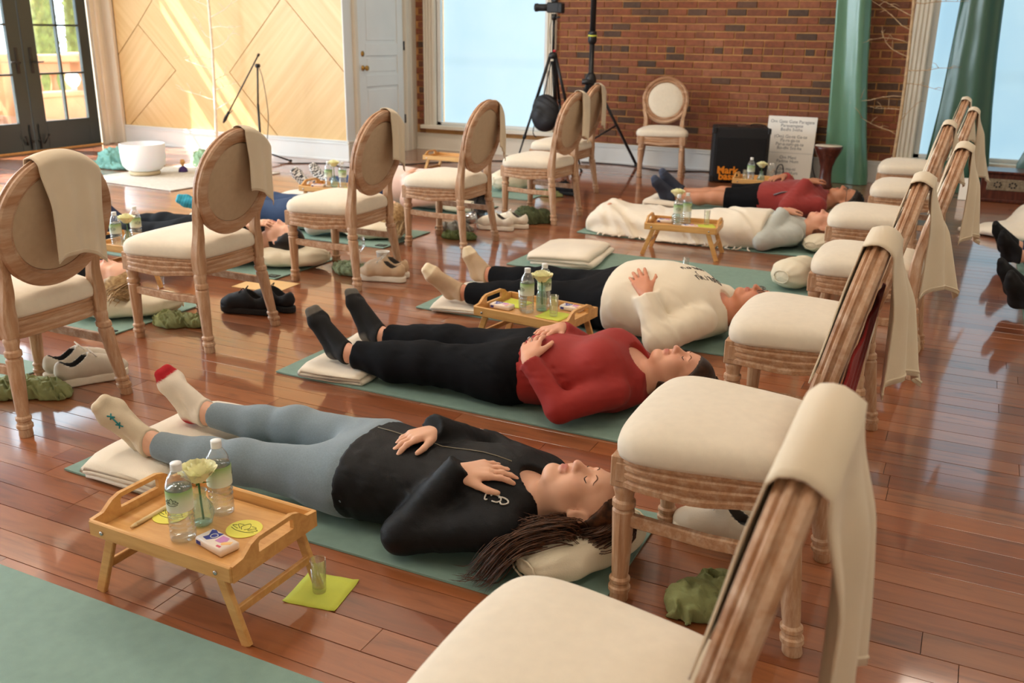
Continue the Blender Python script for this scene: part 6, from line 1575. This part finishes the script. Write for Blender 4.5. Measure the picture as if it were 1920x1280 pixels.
crumple((-3.19, 2.24, 0), 0.55, (0.20, 0.085, 0.055), 'crumpled olive green cloth behind the white sneakers at the left edge', m_scarf, 2, grp_='crumpled green cloths')
crumple((-3.22, 4.46, 0), -0.3, (0.16, 0.09, 0.045), 'crumpled green patterned cloth beside the beige sneakers', mat('mottled_green', (128, 142, 110), 0.9, 0.35, 40, 0.3, 200), 3, grp_='crumpled green cloths')
crumple((-3.13, 5.63, 0), 0.2, (0.13, 0.07, 0.030), 'flat crumpled green cloth under the fourth left chair', mat('dark_green_cotton', (96, 108, 60), 0.9, 0.2, 20, 0.3, 200), 4, grp_='crumpled green cloths')
crumple((-3.28, 5.84, 0), 0.2, (0.13, 0.08, 0.05), 'grey bundle with a shiny mug under the fourth left chair', mat('grey_wool', (126, 122, 112), 0.9, 0.1, 20, 0.3, 200), 5, 'bundle', 'bundle')
bm = bmesh.new(); lathe(bm, [(0.0, 0), (0.040, 0.002), (0.044, 0.03), (0.044, 0.10), (0.040, 0.10), (0.038, 0.01), (0, 0.008)], 20, Matrix.Rotation(1.35, 4, 'Y'), None, False); o = obj('steel_mug', bm, m_chrome); o.location = (-3.26, 5.93, 0.07); o.rotation_euler = (0, 0, 0.4); tag(o, 'shiny steel mug lying on the grey bundle', 'mug')
crumple((-0.42, 2.06, 0), 1.1, (0.12, 0.07, 0.07), 'green cloth peeking out beside the nearest chair back', m_scarf, 6, grp_='crumpled green cloths')
crumple((-2.93, 6.40, 0), 0.5, (0.14, 0.08, 0.12), 'dark green bundle behind the off white sneakers', mat('dark_olive', (74, 82, 52), 0.9, 0.3, 20, 0.3, 200), 7, 'bundle', 'bundle')
crumple((-3.25, 7.60, 0), 0.0, (0.12, 0.07, 0.03), 'olive cloth on the floor under the farthest left chair', m_scarf, 8, grp_='crumpled green cloths')
# red jacket hung on the second right chair
def hung(key, p0, p1, lf, lb, label, m, off): return drape(key, p0, p1, lf, lb, label, 21, 0.016, 0.05, m, 'hung_jacket', 'jacket', off, 0.10, None)
bm = bmesh.new(); rows = []; cx, cy, rz_, _ = CH['R1']; tl = math.radians(12.5)
for i in range(31):
    u = i/30; row = []
    for j in range(31):
        v = j/30; y = -0.215+0.36*u+0.02*math.sin(v*5+u*3); top = 0.06+0.17*(1-u)**2; z0 = BB*0.75-top; L_ = 0.37-0.06*u+0.03*math.sin(u*7)
        base = Vector(back_plane(y*0.92, z0, 0.030)); hh = L_*v; ok = Vector(back_plane(y, z0-hh/math.cos(tl), 0.030))
        x = max(base.x-hh*0.15, ok.x if base.z-hh > 0.5 else -9)+0.010*math.sin(u*22+v*3)*(0.3+v)+0.006
        row.append((cx+x, cy+y+0.015*v*math.sin(u*11), base.z-hh))
    rows.append(row)
quads(bm, rows, False); o = obj('hung_jacket', bm, m_redcloth); md = o.modifiers.new('thick', 'SOLIDIFY'); md.thickness = 0.006; tag(o, 'red jacket hanging behind a chair back, below the cream cloth', 'jacket')

# ------------------------------------------------------------------ back of the room
def curtain(name, label, levels, y, m, folds, seed, depth=0.07):
    bm = bmesh.new(); n = 96; zs = np.linspace(levels[0][0], levels[-1][0], 44); rings = []
    for z in zs:
        cx = float(np.interp(z, [l[0] for l in levels], [l[1] for l in levels])); hw = float(np.interp(z, [l[0] for l in levels], [l[2] for l in levels])); tw = z*0.5+seed
        ring = []
        for i in range(n):
            a = 2*PI*i/n; f = 1+0.16*math.sin(folds*a+tw*1.2+1.1*math.sin(a*2+seed))
            ring.append((cx+hw*math.cos(a)*(0.9+0.1*f), y+depth*math.sin(a)*f+0.02*math.sin(a*3+tw)+0.004*wob(math.cos(a), math.sin(a), z, 1.6, seed), z))
        rings.append(ring)
    quads(bm, rings, True); o = obj(name, bm, m); return tag(o, label, 'curtain', 'green satin curtains')
m_satin = mat('green_satin', (84, 132, 106), 0.30, 0.05, 3, 0.08, 40, spec=0.9); m_satin2 = mat('deep_green_satin', (40, 84, 66), 0.32, 0.05, 3, 0.08, 40, spec=0.8)
curtain('curtain', 'sea green satin curtain gathered before the brick wall', [(0.004, -1.09, 0.22), (0.10, -1.09, 0.215), (0.46, -1.115, 0.185), (1.0, -1.155, 0.165), (1.7, -1.195, 0.155), (4.1, -1.24, 0.16)], 9.80, m_satin, 5, 0.4)
curtain('curtain', 'dark green satin curtain in front of the big bright window', [(0.004, -0.12, 0.32), (0.26, -0.10, 0.275), (0.78, -0.10, 0.225), (1.2, -0.105, 0.20), (1.7, -0.105, 0.18), (4.1, -0.1, 0.18)], 9.80, m_satin2, 6, 2.1)
curtain('curtain', 'green curtain at the right edge beyond the bright window', [(0.004, 0.72, 0.30), (0.3, 0.70, 0.30), (0.6, 0.74, 0.22), (1.1, 0.78, 0.14), (4.1, 0.80, 0.16)], 9.82, m_satin2, 5, 3.3)
# amplifier
am = thing('bass_amplifier', 'black bass amplifier cabinet with orange lettering by the brick wall', 'amplifier', (-2.06, 9.42, 0), 0.30)
obj('cabinet', B(-0.265, 0.265, -0.20, 0.20, 0.015, 0.53, 0.012), m_tolex, am, False)
obj('grille', B(-0.235, 0.235, -0.207, -0.198, 0.045, 0.44, 0.004), mat('black_grille', (12, 12, 14), 0.9, 0.2, 200, 0.6, 900), am, False)
obj('control_panel', B(-0.225, 0.225, -0.15, 0.12, 0.528, 0.534, 0.002), m_blackp, am, False)
obj('badge', B(-0.04, 0.04, -0.02, 0.02, 0.533, 0.538, 0.002), m_chrome, am, False)
bm = bmesh.new(); tube(bm, catmull([(0.09, 0, 0.532), (0.10, 0, 0.552), (0.20, 0, 0.552), (0.21, 0, 0.532)], 4), 0.009, 8, 0.6); obj('carry_handle', bm, m_blackp, am)
for sx in (-1, 1):
    for sz in (0.04, 0.505): 
        bm = B(sx*0.262-0.022, sx*0.262+0.008 if sx > 0 else sx*0.262+0.022, -0.208, -0.165, sz-0.028, sz+0.028, 0.006); obj('corner_guard', bm, m_blackp, am, False)
def text_obj(body, size, loc, rot, m, parent, name, ext=0.0015, align='CENTER', bold=0.0):
    cu = bpy.data.curves.new(name, 'FONT'); cu.body = body; cu.size = size; cu.extrude = ext; cu.align_x = align; cu.align_y = 'CENTER'; cu.offset = bold; cu.resolution_u = 3
    o = bpy.data.objects.new(name, cu); C.objects.link(o); dg = bpy.context.evaluated_depsgraph_get(); me = bpy.data.meshes.new_from_object(o.evaluated_get(dg)); bpy.data.objects.remove(o)
    me.materials.clear(); o = obj(name, me, m, parent); o.location = loc; o.rotation_euler = rot; return o
m_orange = mat('orange_print', (226, 134, 26), 0.5)
text_obj('Mark', 0.095, (-0.115, -0.209, 0.125), (PI/2, 0, 0), m_orange, am, 'lettering', 0.002, 'CENTER', 0.003); text_obj('bass', 0.095, (-0.115, -0.209, 0.065), (PI/2, 0, 0), m_orange, am, 'lettering', 0.002, 'CENTER', 0.003)
# sign with the chant
sg = thing('chant_sign', 'white board with printed chant leaning on the brick wall', 'sign', (-1.655, 9.80, 0.002), 0.02); sg.rotation_euler = (-0.20, 0, 0.02)
obj('board', B(-0.24, 0.24, 0, 0.012, 0, 0.62, 0.001), m_paper, sg, False)
m_gr = mat('grey_ink', (96, 100, 108), 0.8)
for tx, zz, sz in (('Om Gate Gate Paragate', 0.567, 0.044), ('Parasamgate', 0.528, 0.044), ('Bodhi Svaha', 0.489, 0.044), ('(Om) Ga-te Ga-te', 0.420, 0.044), ('Pa-ra-ga-te', 0.382, 0.044), ('Par-a-sam-ga-te', 0.344, 0.044), ('Bo-dhi Sva-ha', 0.306, 0.044), ('Om Mani', 0.212, 0.044), ('Padme Hum', 0.174, 0.044), ('Om ma-ni', 0.098, 0.044), ('Pad-me Hum', 0.060, 0.044)):
    text_obj(tx, sz, (0, -0.0006, zz), (PI/2, 0, 0), m_gr, sg, 'lettering', 0.0004)
obj('ruled_line', B(-0.23, 0.23, -0.0012, 0.0, 0.257, 0.259), m_gr, sg, False)
# goblet drum
dm = thing('goblet_drum', 'dark brown goblet drum beside the green curtain', 'drum', (-1.215, 9.40, 0.0))
m_dw = wood_mat('dark_red_wood', (96, 46, 34), (58, 26, 20), None, 0.25, 2, 1.0, 0.05)
bm = bmesh.new(); lathe(bm, [(0.075, 0), (0.078, 0.01), (0.062, 0.06), (0.055, 0.14), (0.058, 0.20), (0.085, 0.28), (0.120, 0.345), (0.130, 0.37), (0.132, 0.392), (0.122, 0.398)], 32); obj('drum_body', bm, m_dw, dm)
bm = bmesh.new(); lathe(bm, [(0.124, 0.394), (0.122, 0.400), (0.0, 0.401)], 32); obj('drum_head', bm, mat('drum_skin', (214, 204, 186), 0.7), dm)
bm = bmesh.new(); tube(bm, catmull([(-0.13, 0, 0.37), (-0.12, -0.05, 0.2), (-0.07, -0.04, 0.06)], 6), 0.005, 6); obj('strap', bm, m_blackp, dm)
# harmonium
hm = thing('harmonium', 'dark wooden harmonium with a pierced metal plate at the right edge', 'harmonium', (0.46, 9.50, 0), 0.03)
obj('case', B(-0.34, 0.34, -0.15, 0.15, 0.0, 0.25, 0.006), m_dw, hm, False); obj('lid', B(-0.36, 0.36, -0.17, 0.17, 0.25, 0.272, 0.006), m_dw, hm, False); obj('plinth', B(-0.36, 0.36, -0.17, 0.17, 0.0, 0.03, 0.006), m_dw, hm, False)
pt = obj('fret_plate', B(-0.29, 0.02, -0.156, -0.149, 0.105, 0.205, 0.003), mat('aged_brass', (160, 150, 130), 0.4, 0.3, 60, metal=0.7), hm, False)
for i in range(14):
    bm = bmesh.new(); a = 2*PI*(i % 7)/7; cx = -0.205 if i < 7 else -0.085; lathe(bm, [(0.008, 0), (0.008, 0.002)], 10, Matrix.Translation((cx+0.027*math.cos(a), -0.1575, 0.155+0.022*math.sin(a))) @ Matrix.Rotation(PI/2, 4, 'X')); obj('fret_hole', bm, m_blackp, pt)
# camera on tripod with a bag
tp = thing('camera_tripod', 'black tripod with a camera before the shaded window', 'tripod', (-4.02, 9.25, 0))
ap = (0, 0, 1.16)
for ft_ in ((-0.36, -0.12), (0.38, -0.05), (0.02, 0.40)):
    bm = bmesh.new(); a = Vector((ft_[0]*0.08, ft_[1]*0.08, 1.15)); b = Vector((ft_[0], ft_[1], 0.0)); k1 = a.lerp(b, 0.40); k2 = a.lerp(b, 0.72)
    tube(bm, [a, k1], 0.016, 8); tube(bm, [k1, k2], 0.0125, 8); tube(bm, [k2, b], 0.0095, 8)
    for kk in (k1, k2): tube(bm, [kk-(b-a).normalized()*0.02, kk+(b-a).normalized()*0.02], 0.019, 8)
    tube(bm, [b, b+Vector((0, 0, 0.02))], 0.014, 8); obj('leg', bm, m_black, tp)
bm = bmesh.new(); lathe(bm, [(0.03, 1.12), (0.045, 1.14), (0.045, 1.17), (0.02, 1.19)], 14); obj('spider', bm, m_black, tp)
bm = bmesh.new(); tube(bm, [(0.0, 0, 1.18), (0.0, 0, 1.50)], 0.013, 10); tube(bm, [(0, 0, 1.50), (0, 0, 1.56)], 0.026, 12); tube(bm, [(0, 0, 1.52), (0.07, -0.02, 1.53)], 0.009, 8); obj('column', bm, m_black, tp)
bm = bmesh.new(); tube(bm, [(0.016, 0, 1.19), (0.016, 0, 1.21)], 0.018, 10); obj('lock_ring', bm, mat('red_plastic', (190, 30, 40), 0.4), tp)
bm = bmesh.new(); tube(bm, catmull([(0.01, -0.01, 1.56), (-0.03, -0.03, 1.42), (-0.02, -0.03, 1.27)], 5), 0.010, 6, 0.3); obj('hanging_strap', bm, m_black, tp)
cm = thing('camera', 'black camera on top of the tripod at the upper edge', 'camera', (-4.02, 9.25, 1.565), 0.0)
obj('camera_body', B(-0.07, 0.075, -0.04, 0.04, 0.005, 0.105, 0.008), m_blackp, cm, False); obj('hot_shoe', B(-0.03, 0.03, -0.03, 0.03, 0.105, 0.14, 0.008), m_blackp, cm, False); obj('grip', B(0.055, 0.105, -0.05, 0.03, 0.0, 0.10, 0.010), m_blackp, cm, False)
bm = bmesh.new(); lathe(bm, [(0.034, 0), (0.036, 0.05), (0.036, 0.12), (0.041, 0.125), (0.041, 0.15), (0.030, 0.15)], 20, Matrix.Translation((-0.06, 0, 0.055)) @ Matrix.Rotation(-PI/2, 4, 'Y')); obj('lens_barrel', bm, m_blackp, cm)
S = Sdf(); S.ell((-4.06, 9.18, 0.60), (0.15, 0.10, 0.17)); S.ell((-4.05, 9.15, 0.50), (0.13, 0.10, 0.11), None, 0.04); S.ell((-4.10, 9.10, 0.55), (0.08, 0.06, 0.10), None, 0.02); S.post.append(wrinkle(0.010, 60, (0.5, 0.4, 0.8), seed=2))
bgT = thing('camera_bag', 'black camera bag hanging on the tripod', 'bag', (-4.05, 9.18, 0.6)); sdf_obj('bag_body', S, 0.008, mat('black_nylon', (26, 28, 34), 0.6, 0.2, 12, 0.3, 200), bgT)
for pts, r_, fl_ in (([(-0.04, 0, 0.12), (0.02, 0.05, 0.50)], 0.020, 0.25), ([(0.10, 0, 0.10), (0.04, 0.05, 0.50)], 0.022, 0.25), (catmull([(-0.10, -0.05, -0.10), (-0.12, -0.06, -0.22), (-0.09, -0.05, -0.27)], 4), 0.006, None)):
    bm = bmesh.new(); tube(bm, pts, r_, 6, fl_); obj('bag_strap', bm, m_black, bgT)
# tall light stand
ls = thing('light_stand', 'tall black stand with thick pole between window and brick wall', 'stand', (-3.66, 9.42, 0))
bm = bmesh.new(); tube(bm, [(0, 0, 0.25), (0, 0, 1.32)], 0.026, 14); tube(bm, [(0, 0, 1.32), (0, 0, 3.1)], 0.030, 14); obj('pole', bm, m_black, ls)
bm = bmesh.new(); lathe(bm, [(0.028, 1.27), (0.045, 1.30), (0.045, 1.345), (0.040, 1.36), (0.045, 1.37), (0.042, 1.395), (0.030, 1.40)], 18); obj('clamp_collar', bm, m_black, ls)
bm = bmesh.new(); lathe(bm, [(0.046, 1.345), (0.0465, 1.352), (0.046, 1.36)], 18); obj('yellow_band', bm, m_nap, ls)
bm = bmesh.new(); lathe(bm, [(0.03, 0.80), (0.055, 0.83), (0.060, 0.92), (0.045, 0.97), (0.03, 0.99)], 18); tube(bm, [(0.03, -0.03, 0.9), (-0.07, -0.07, 0.90)], 0.03, 10); obj('hub', bm, m_black, ls)
for ft_ in ((0.40, 0.44), (-0.45, 0.30), (-0.05, -0.45)):
    a, b = Vector((ft_[0]*0.1, ft_[1]*0.1, 0.88)), Vector((ft_[0], ft_[1], 0.02)); bm = bmesh.new(); bar(bm, [a, b], 0.035, 0.022); tube(bm, [b-Vector((0, 0, 0.018)), b+Vector((0, 0, 0.02))], 0.024, 10); obj('leg', bm, m_black, ls)
    bm = bmesh.new(); bar(bm, [Vector((0, 0, 0.28)), a.lerp(b, 0.5)], 0.022, 0.014); obj('brace', bm, m_black, ls)
# microphone boom
ms = thing('microphone_stand', 'black boom microphone stand before the panelled wall', 'stand', (-7.0, 8.15, 0))
bm = bmesh.new(); tube(bm, [(0, 0, 0.02), (0, 0, 0.6)], 0.013, 10); tube(bm, [(0, 0, 0.6), (0.03, 0, 1.0)], 0.010, 10); obj('pole', bm, m_black, ms)
for k in range(3):
    a = 0.2+2*PI*k/3; bm = bmesh.new(); tube(bm, [(0.02*math.cos(a), 0.02*math.sin(a), 0.10), (0.34*math.cos(a), 0.34*math.sin(a), 0.012)], 0.010, 8); tube(bm, [(0.33*math.cos(a), 0.33*math.sin(a), 0.013), (0.36*math.cos(a), 0.36*math.sin(a), 0.013)], 0.013, 8); obj('leg', bm, m_black, ms)
bm = bmesh.new(); tube(bm, [(0.06, 0, 1.12), (-0.43, -0.02, 0.46)], 0.008, 8); obj('boom_arm', bm, m_black, ms)
bm = bmesh.new(); tube(bm, [(0.03, -0.02, 1.0), (0.03, 0.02, 1.0)], 0.022, 10); tube(bm, [(0.06, 0, 1.12), (0.045, 0, 1.10)], 0.014, 8); obj('clutch', bm, m_black, ms)
bm = bmesh.new(); tube(bm, [(-0.40, -0.02, 0.50), (-0.46, -0.02, 0.42)], [0.016, 0.020], 10); tube(bm, [(-0.46, -0.02, 0.42), (-0.49, -0.02, 0.38)], [0.02, 0.009], 10); tube(bm, [(-0.42, -0.02, 0.46), (-0.33, -0.04, 0.52)], 0.004, 6); obj('microphone', bm, m_black, ms)
bm = bmesh.new(); tube(bm, catmull([(0.04, 0, 1.0), (0.10, -0.01, 0.85), (0.13, 0, 0.5), (0.09, 0, 0.2), (0.12, -0.05, 0.012), (0.4, -0.1, 0.008)], 6), 0.004, 6); obj('cable', bm, m_black, ms)
# white twig trees
def twig_tree(label, loc, hgt, m, seed, sway, dep=0.45):
    t = thing('twig_tree', label, 'tree', loc, 0, 'bare decorative twig trees'); rr = random.Random(seed)
    bm = bmesh.new(); pts = [Vector((sway(z)[0], sway(z)[1], z)) for z in np.linspace(0, hgt, 14)]; tube(bm, pts, [0.018-0.008*i/13 for i in range(14)], 8); lathe(bm, [(0.10, 0), (0.10, 0.012), (0.02, 0.02)], 16, Matrix.Translation((pts[0].x, pts[0].y, 0))); obj('trunk', bm, m, t)
    for k in range(22):
        z = 0.5+(hgt-0.6)*k/22; a = rr.uniform(0, 2*PI) if k % 2 else rr.choice((0, PI))+rr.uniform(-.5, .5); L = rr.uniform(0.25, 0.5); bm = bmesh.new(); p = Vector((*sway(z), z)); pts = [p]; d = Vector((math.cos(a), dep*math.sin(a), rr.uniform(-.1, .5)))
        for i in range(5): p = p+d*L/5; d = (d+Vector((rr.uniform(-.3, .3), rr.uniform(-.2, .2)*dep*2, rr.uniform(-.25, .3)))).normalized(); pts.append(p.copy())
        tube(bm, pts, [0.0055-0.0009*i for i in range(6)], 5)
        for i in (2, 3, 4):
            q = pts[i]; e = q+Vector((rr.uniform(-.1, .1), rr.uniform(-.05, .05), rr.uniform(-.02, .12))); tube(bm, [q, q.lerp(e, 0.5)+Vector((0, 0, 0.012)), e], [0.003, 0.0024, 0.0012], 4)
        obj('branch', bm, m, t)
m_birch = mat('white_bark', (236, 226, 206), 0.7, 0.1, 30); m_twig = mat('pale_bark', (190, 160, 122), 0.7, 0.2, 30)
twig_tree('white painted twig tree before the sunlit panel wall', (-7.76, 8.28, 0), 3.0, m_birch, 3, lambda z: (0.06*math.sin(z*1.1), 0))
twig_tree('pale twig tree between green curtain and big window', (-0.66, 9.72, 0), 3.2, m_twig, 5, lambda z: (0.02*math.sin(z*2.0), 0), 0.12)
# rug, crystal bowl, teal gauze, singing bowl
rg = obj('woven_rug', B(-0.62, 0.62, -0.68, 0.68, 0, 0.010, 0.004), mat('pale_woven_rug', (206, 198, 186), 0.95, 0.12, 40, 0.8, 120), None, False); rg.location = (-6.85, 6.83, 0.0008); rg.rotation_euler = (0, 0, -0.08); tag(rg, 'pale woven rug under the crystal bowl', 'rug')
cb = thing('crystal_bowl', 'large frosted white crystal singing bowl on the rug', 'bowl', (-7.20, 6.68, 0.0115)); cb.scale = (0.84, 0.84, 0.86)
m_frost = mat('frosted_crystal', (238, 240, 244), 0.55, 0.01, sub=0.2)
bm = bmesh.new(); lathe(bm, [(0.0, 0.035), (0.12, 0.04), (0.19, 0.06), (0.232, 0.11), (0.245, 0.18), (0.25, 0.345), (0.24, 0.347), (0.235, 0.18), (0.22, 0.115), (0.18, 0.07), (0.0, 0.05)], 48, None, None, False); obj('bowl_body', bm, m_frost, cb)
bm = bmesh.new(); lathe(bm, [(0.13, 0.0), (0.165, 0.004), (0.175, 0.025), (0.165, 0.046), (0.13, 0.05), (0.11, 0.02)], 40, None, None, False); obj('base_ring', bm, mat('tan_ring', (206, 186, 152), 0.8), cb)
crumple((-7.85, 7.10, 0), 0.55, (0.36, 0.20, 0.20), 'heap of teal gauze behind the crystal bowl', m_teal, 11, 'gauze_heap', 'fabric', None, 0.030, 80, 0.009)
crumple((-7.02, 7.45, 0), -0.35, (0.30, 0.17, 0.15), 'pale green gauze spilling right of the crystal bowl', mat('pale_green_gauze', (146, 176, 140), 0.9, 0.15, 12, 0.4, 200), 12, 'gauze_heap', 'fabric', None, 0.030, 80, 0.009)
crumple((-7.95, 6.85, 0), 0.1, (0.34, 0.12, 0.05), 'flat teal gauze trailing left of the crystal bowl', m_teal, 13, 'gauze_heap', 'fabric', None, 0.022, 95, 0.009)
sb = thing('singing_bowl', 'brown metal singing bowl on a blue ring cushion', 'bowl', (-6.78, 7.15, 0.0115))
bm = bmesh.new(); lathe(bm, [(0.0, 0.035), (0.07, 0.04), (0.105, 0.07), (0.115, 0.12), (0.11, 0.135), (0.105, 0.12), (0.06, 0.055), (0, 0.05)], 28, None, None, False); obj('bowl_body', bm, mat('olive_bronze', (140, 118, 74), 0.4, 0.2, 20, metal=0.5), sb)
bm = bmesh.new(); lathe(bm, [(0.05, 0.0), (0.10, 0.002), (0.112, 0.02), (0.10, 0.038), (0.06, 0.036), (0.045, 0.02)], 28, None, None, False); obj('ring_cushion', bm, mat('blue_cushion', (44, 62, 110), 0.8), sb)
ml = thing('mallet', 'purple mallet with wooden knob beside the crystal bowl', 'mallet', (-7.02, 7.0, 0.0115)); bm = bmesh.new(); lathe(bm, [(0.045, 0), (0.04, 0.03), (0.02, 0.055), (0, 0.06)], 16); obj('head', bm, mat('purple_suede', (70, 50, 104), 0.9), ml); bm = bmesh.new(); lathe(bm, [(0.012, 0.05), (0.014, 0.075), (0.026, 0.09), (0.02, 0.12), (0, 0.125)], 14); obj('knob', bm, m_bamboo, ml)
# crumpled blanket at the far right, loose cables, small speaker base
S = Sdf(); S.ell((0.62, 7.72, 0.04), (0.50, 0.30, 0.08)); S.ell((0.55, 7.80, 0.12), (0.20, 0.20, 0.15), None, 0.08); S.ell((0.85, 7.75, 0.12), (0.25, 0.22, 0.14), None, 0.08); S.ell((0.18, 7.68, 0.02), (0.18, 0.06, 0.03), None, 0.05)
S.post += [wrinkle(0.02, 30, (0.8, 0.5, 0.4), (0.3, 0.8, 0.4), 2.0), floor_clip(0.008)]; o = sdf_obj('crumpled_blanket', S, 0.012, m_blanket, None); tag(o, 'cream blanket heaped at the far right by the harmonium', 'blanket')
bm = bmesh.new(); tube(bm, catmull([(-3.9, 9.85, 0.006), (-3.4, 9.88, 0.006), (-2.9, 9.70, 0.006), (-2.5, 9.86, 0.006), (-2.2, 9.80, 0.006), (-1.9, 9.72, 0.006)], 8), 0.006, 6); o = obj('cable', bm, m_blackp); tag(o, 'black cable along the baseboard to the amplifier', 'cable')
bm = bmesh.new(); tube(bm, catmull([(-6.6, 8.05, 0.006), (-6.2, 8.3, 0.006), (-5.8, 8.2, 0.006), (-5.0, 9.3, 0.006), (-4.3, 9.6, 0.006)], 8), 0.006, 6); o = obj('cable', bm, m_blackp); tag(o, 'black cable running from the microphone stand', 'cable')
pw_ = thing('effects_pedal', 'small black device with a cable loop beside the chant sign', 'device', (-1.62, 9.33, 0.0)); obj('case', B(-0.10, 0.10, -0.05, 0.05, 0.0, 0.06, 0.008), m_blackp, pw_, False); bm = bmesh.new(); tube(bm, catmull([(-0.05, 0, 0.06), (-0.04, 0, 0.17), (0.0, 0, 0.20), (0.02, 0, 0.15), (0.02, 0, 0.06)], 6), 0.005, 6); obj('cable_loop', bm, m_blackp, pw_)
cs = obj('white_card', B(-0.06, 0.06, -0.10, 0.10, 0, 0.004, 0.001), m_paper, None, False); cs.location = (0.02, 9.35, 0.06); cs.rotation_euler = (1.2, 0, 0); cs.location.z = 0.094; tag(cs, 'white card propped by the harmonium', 'card')
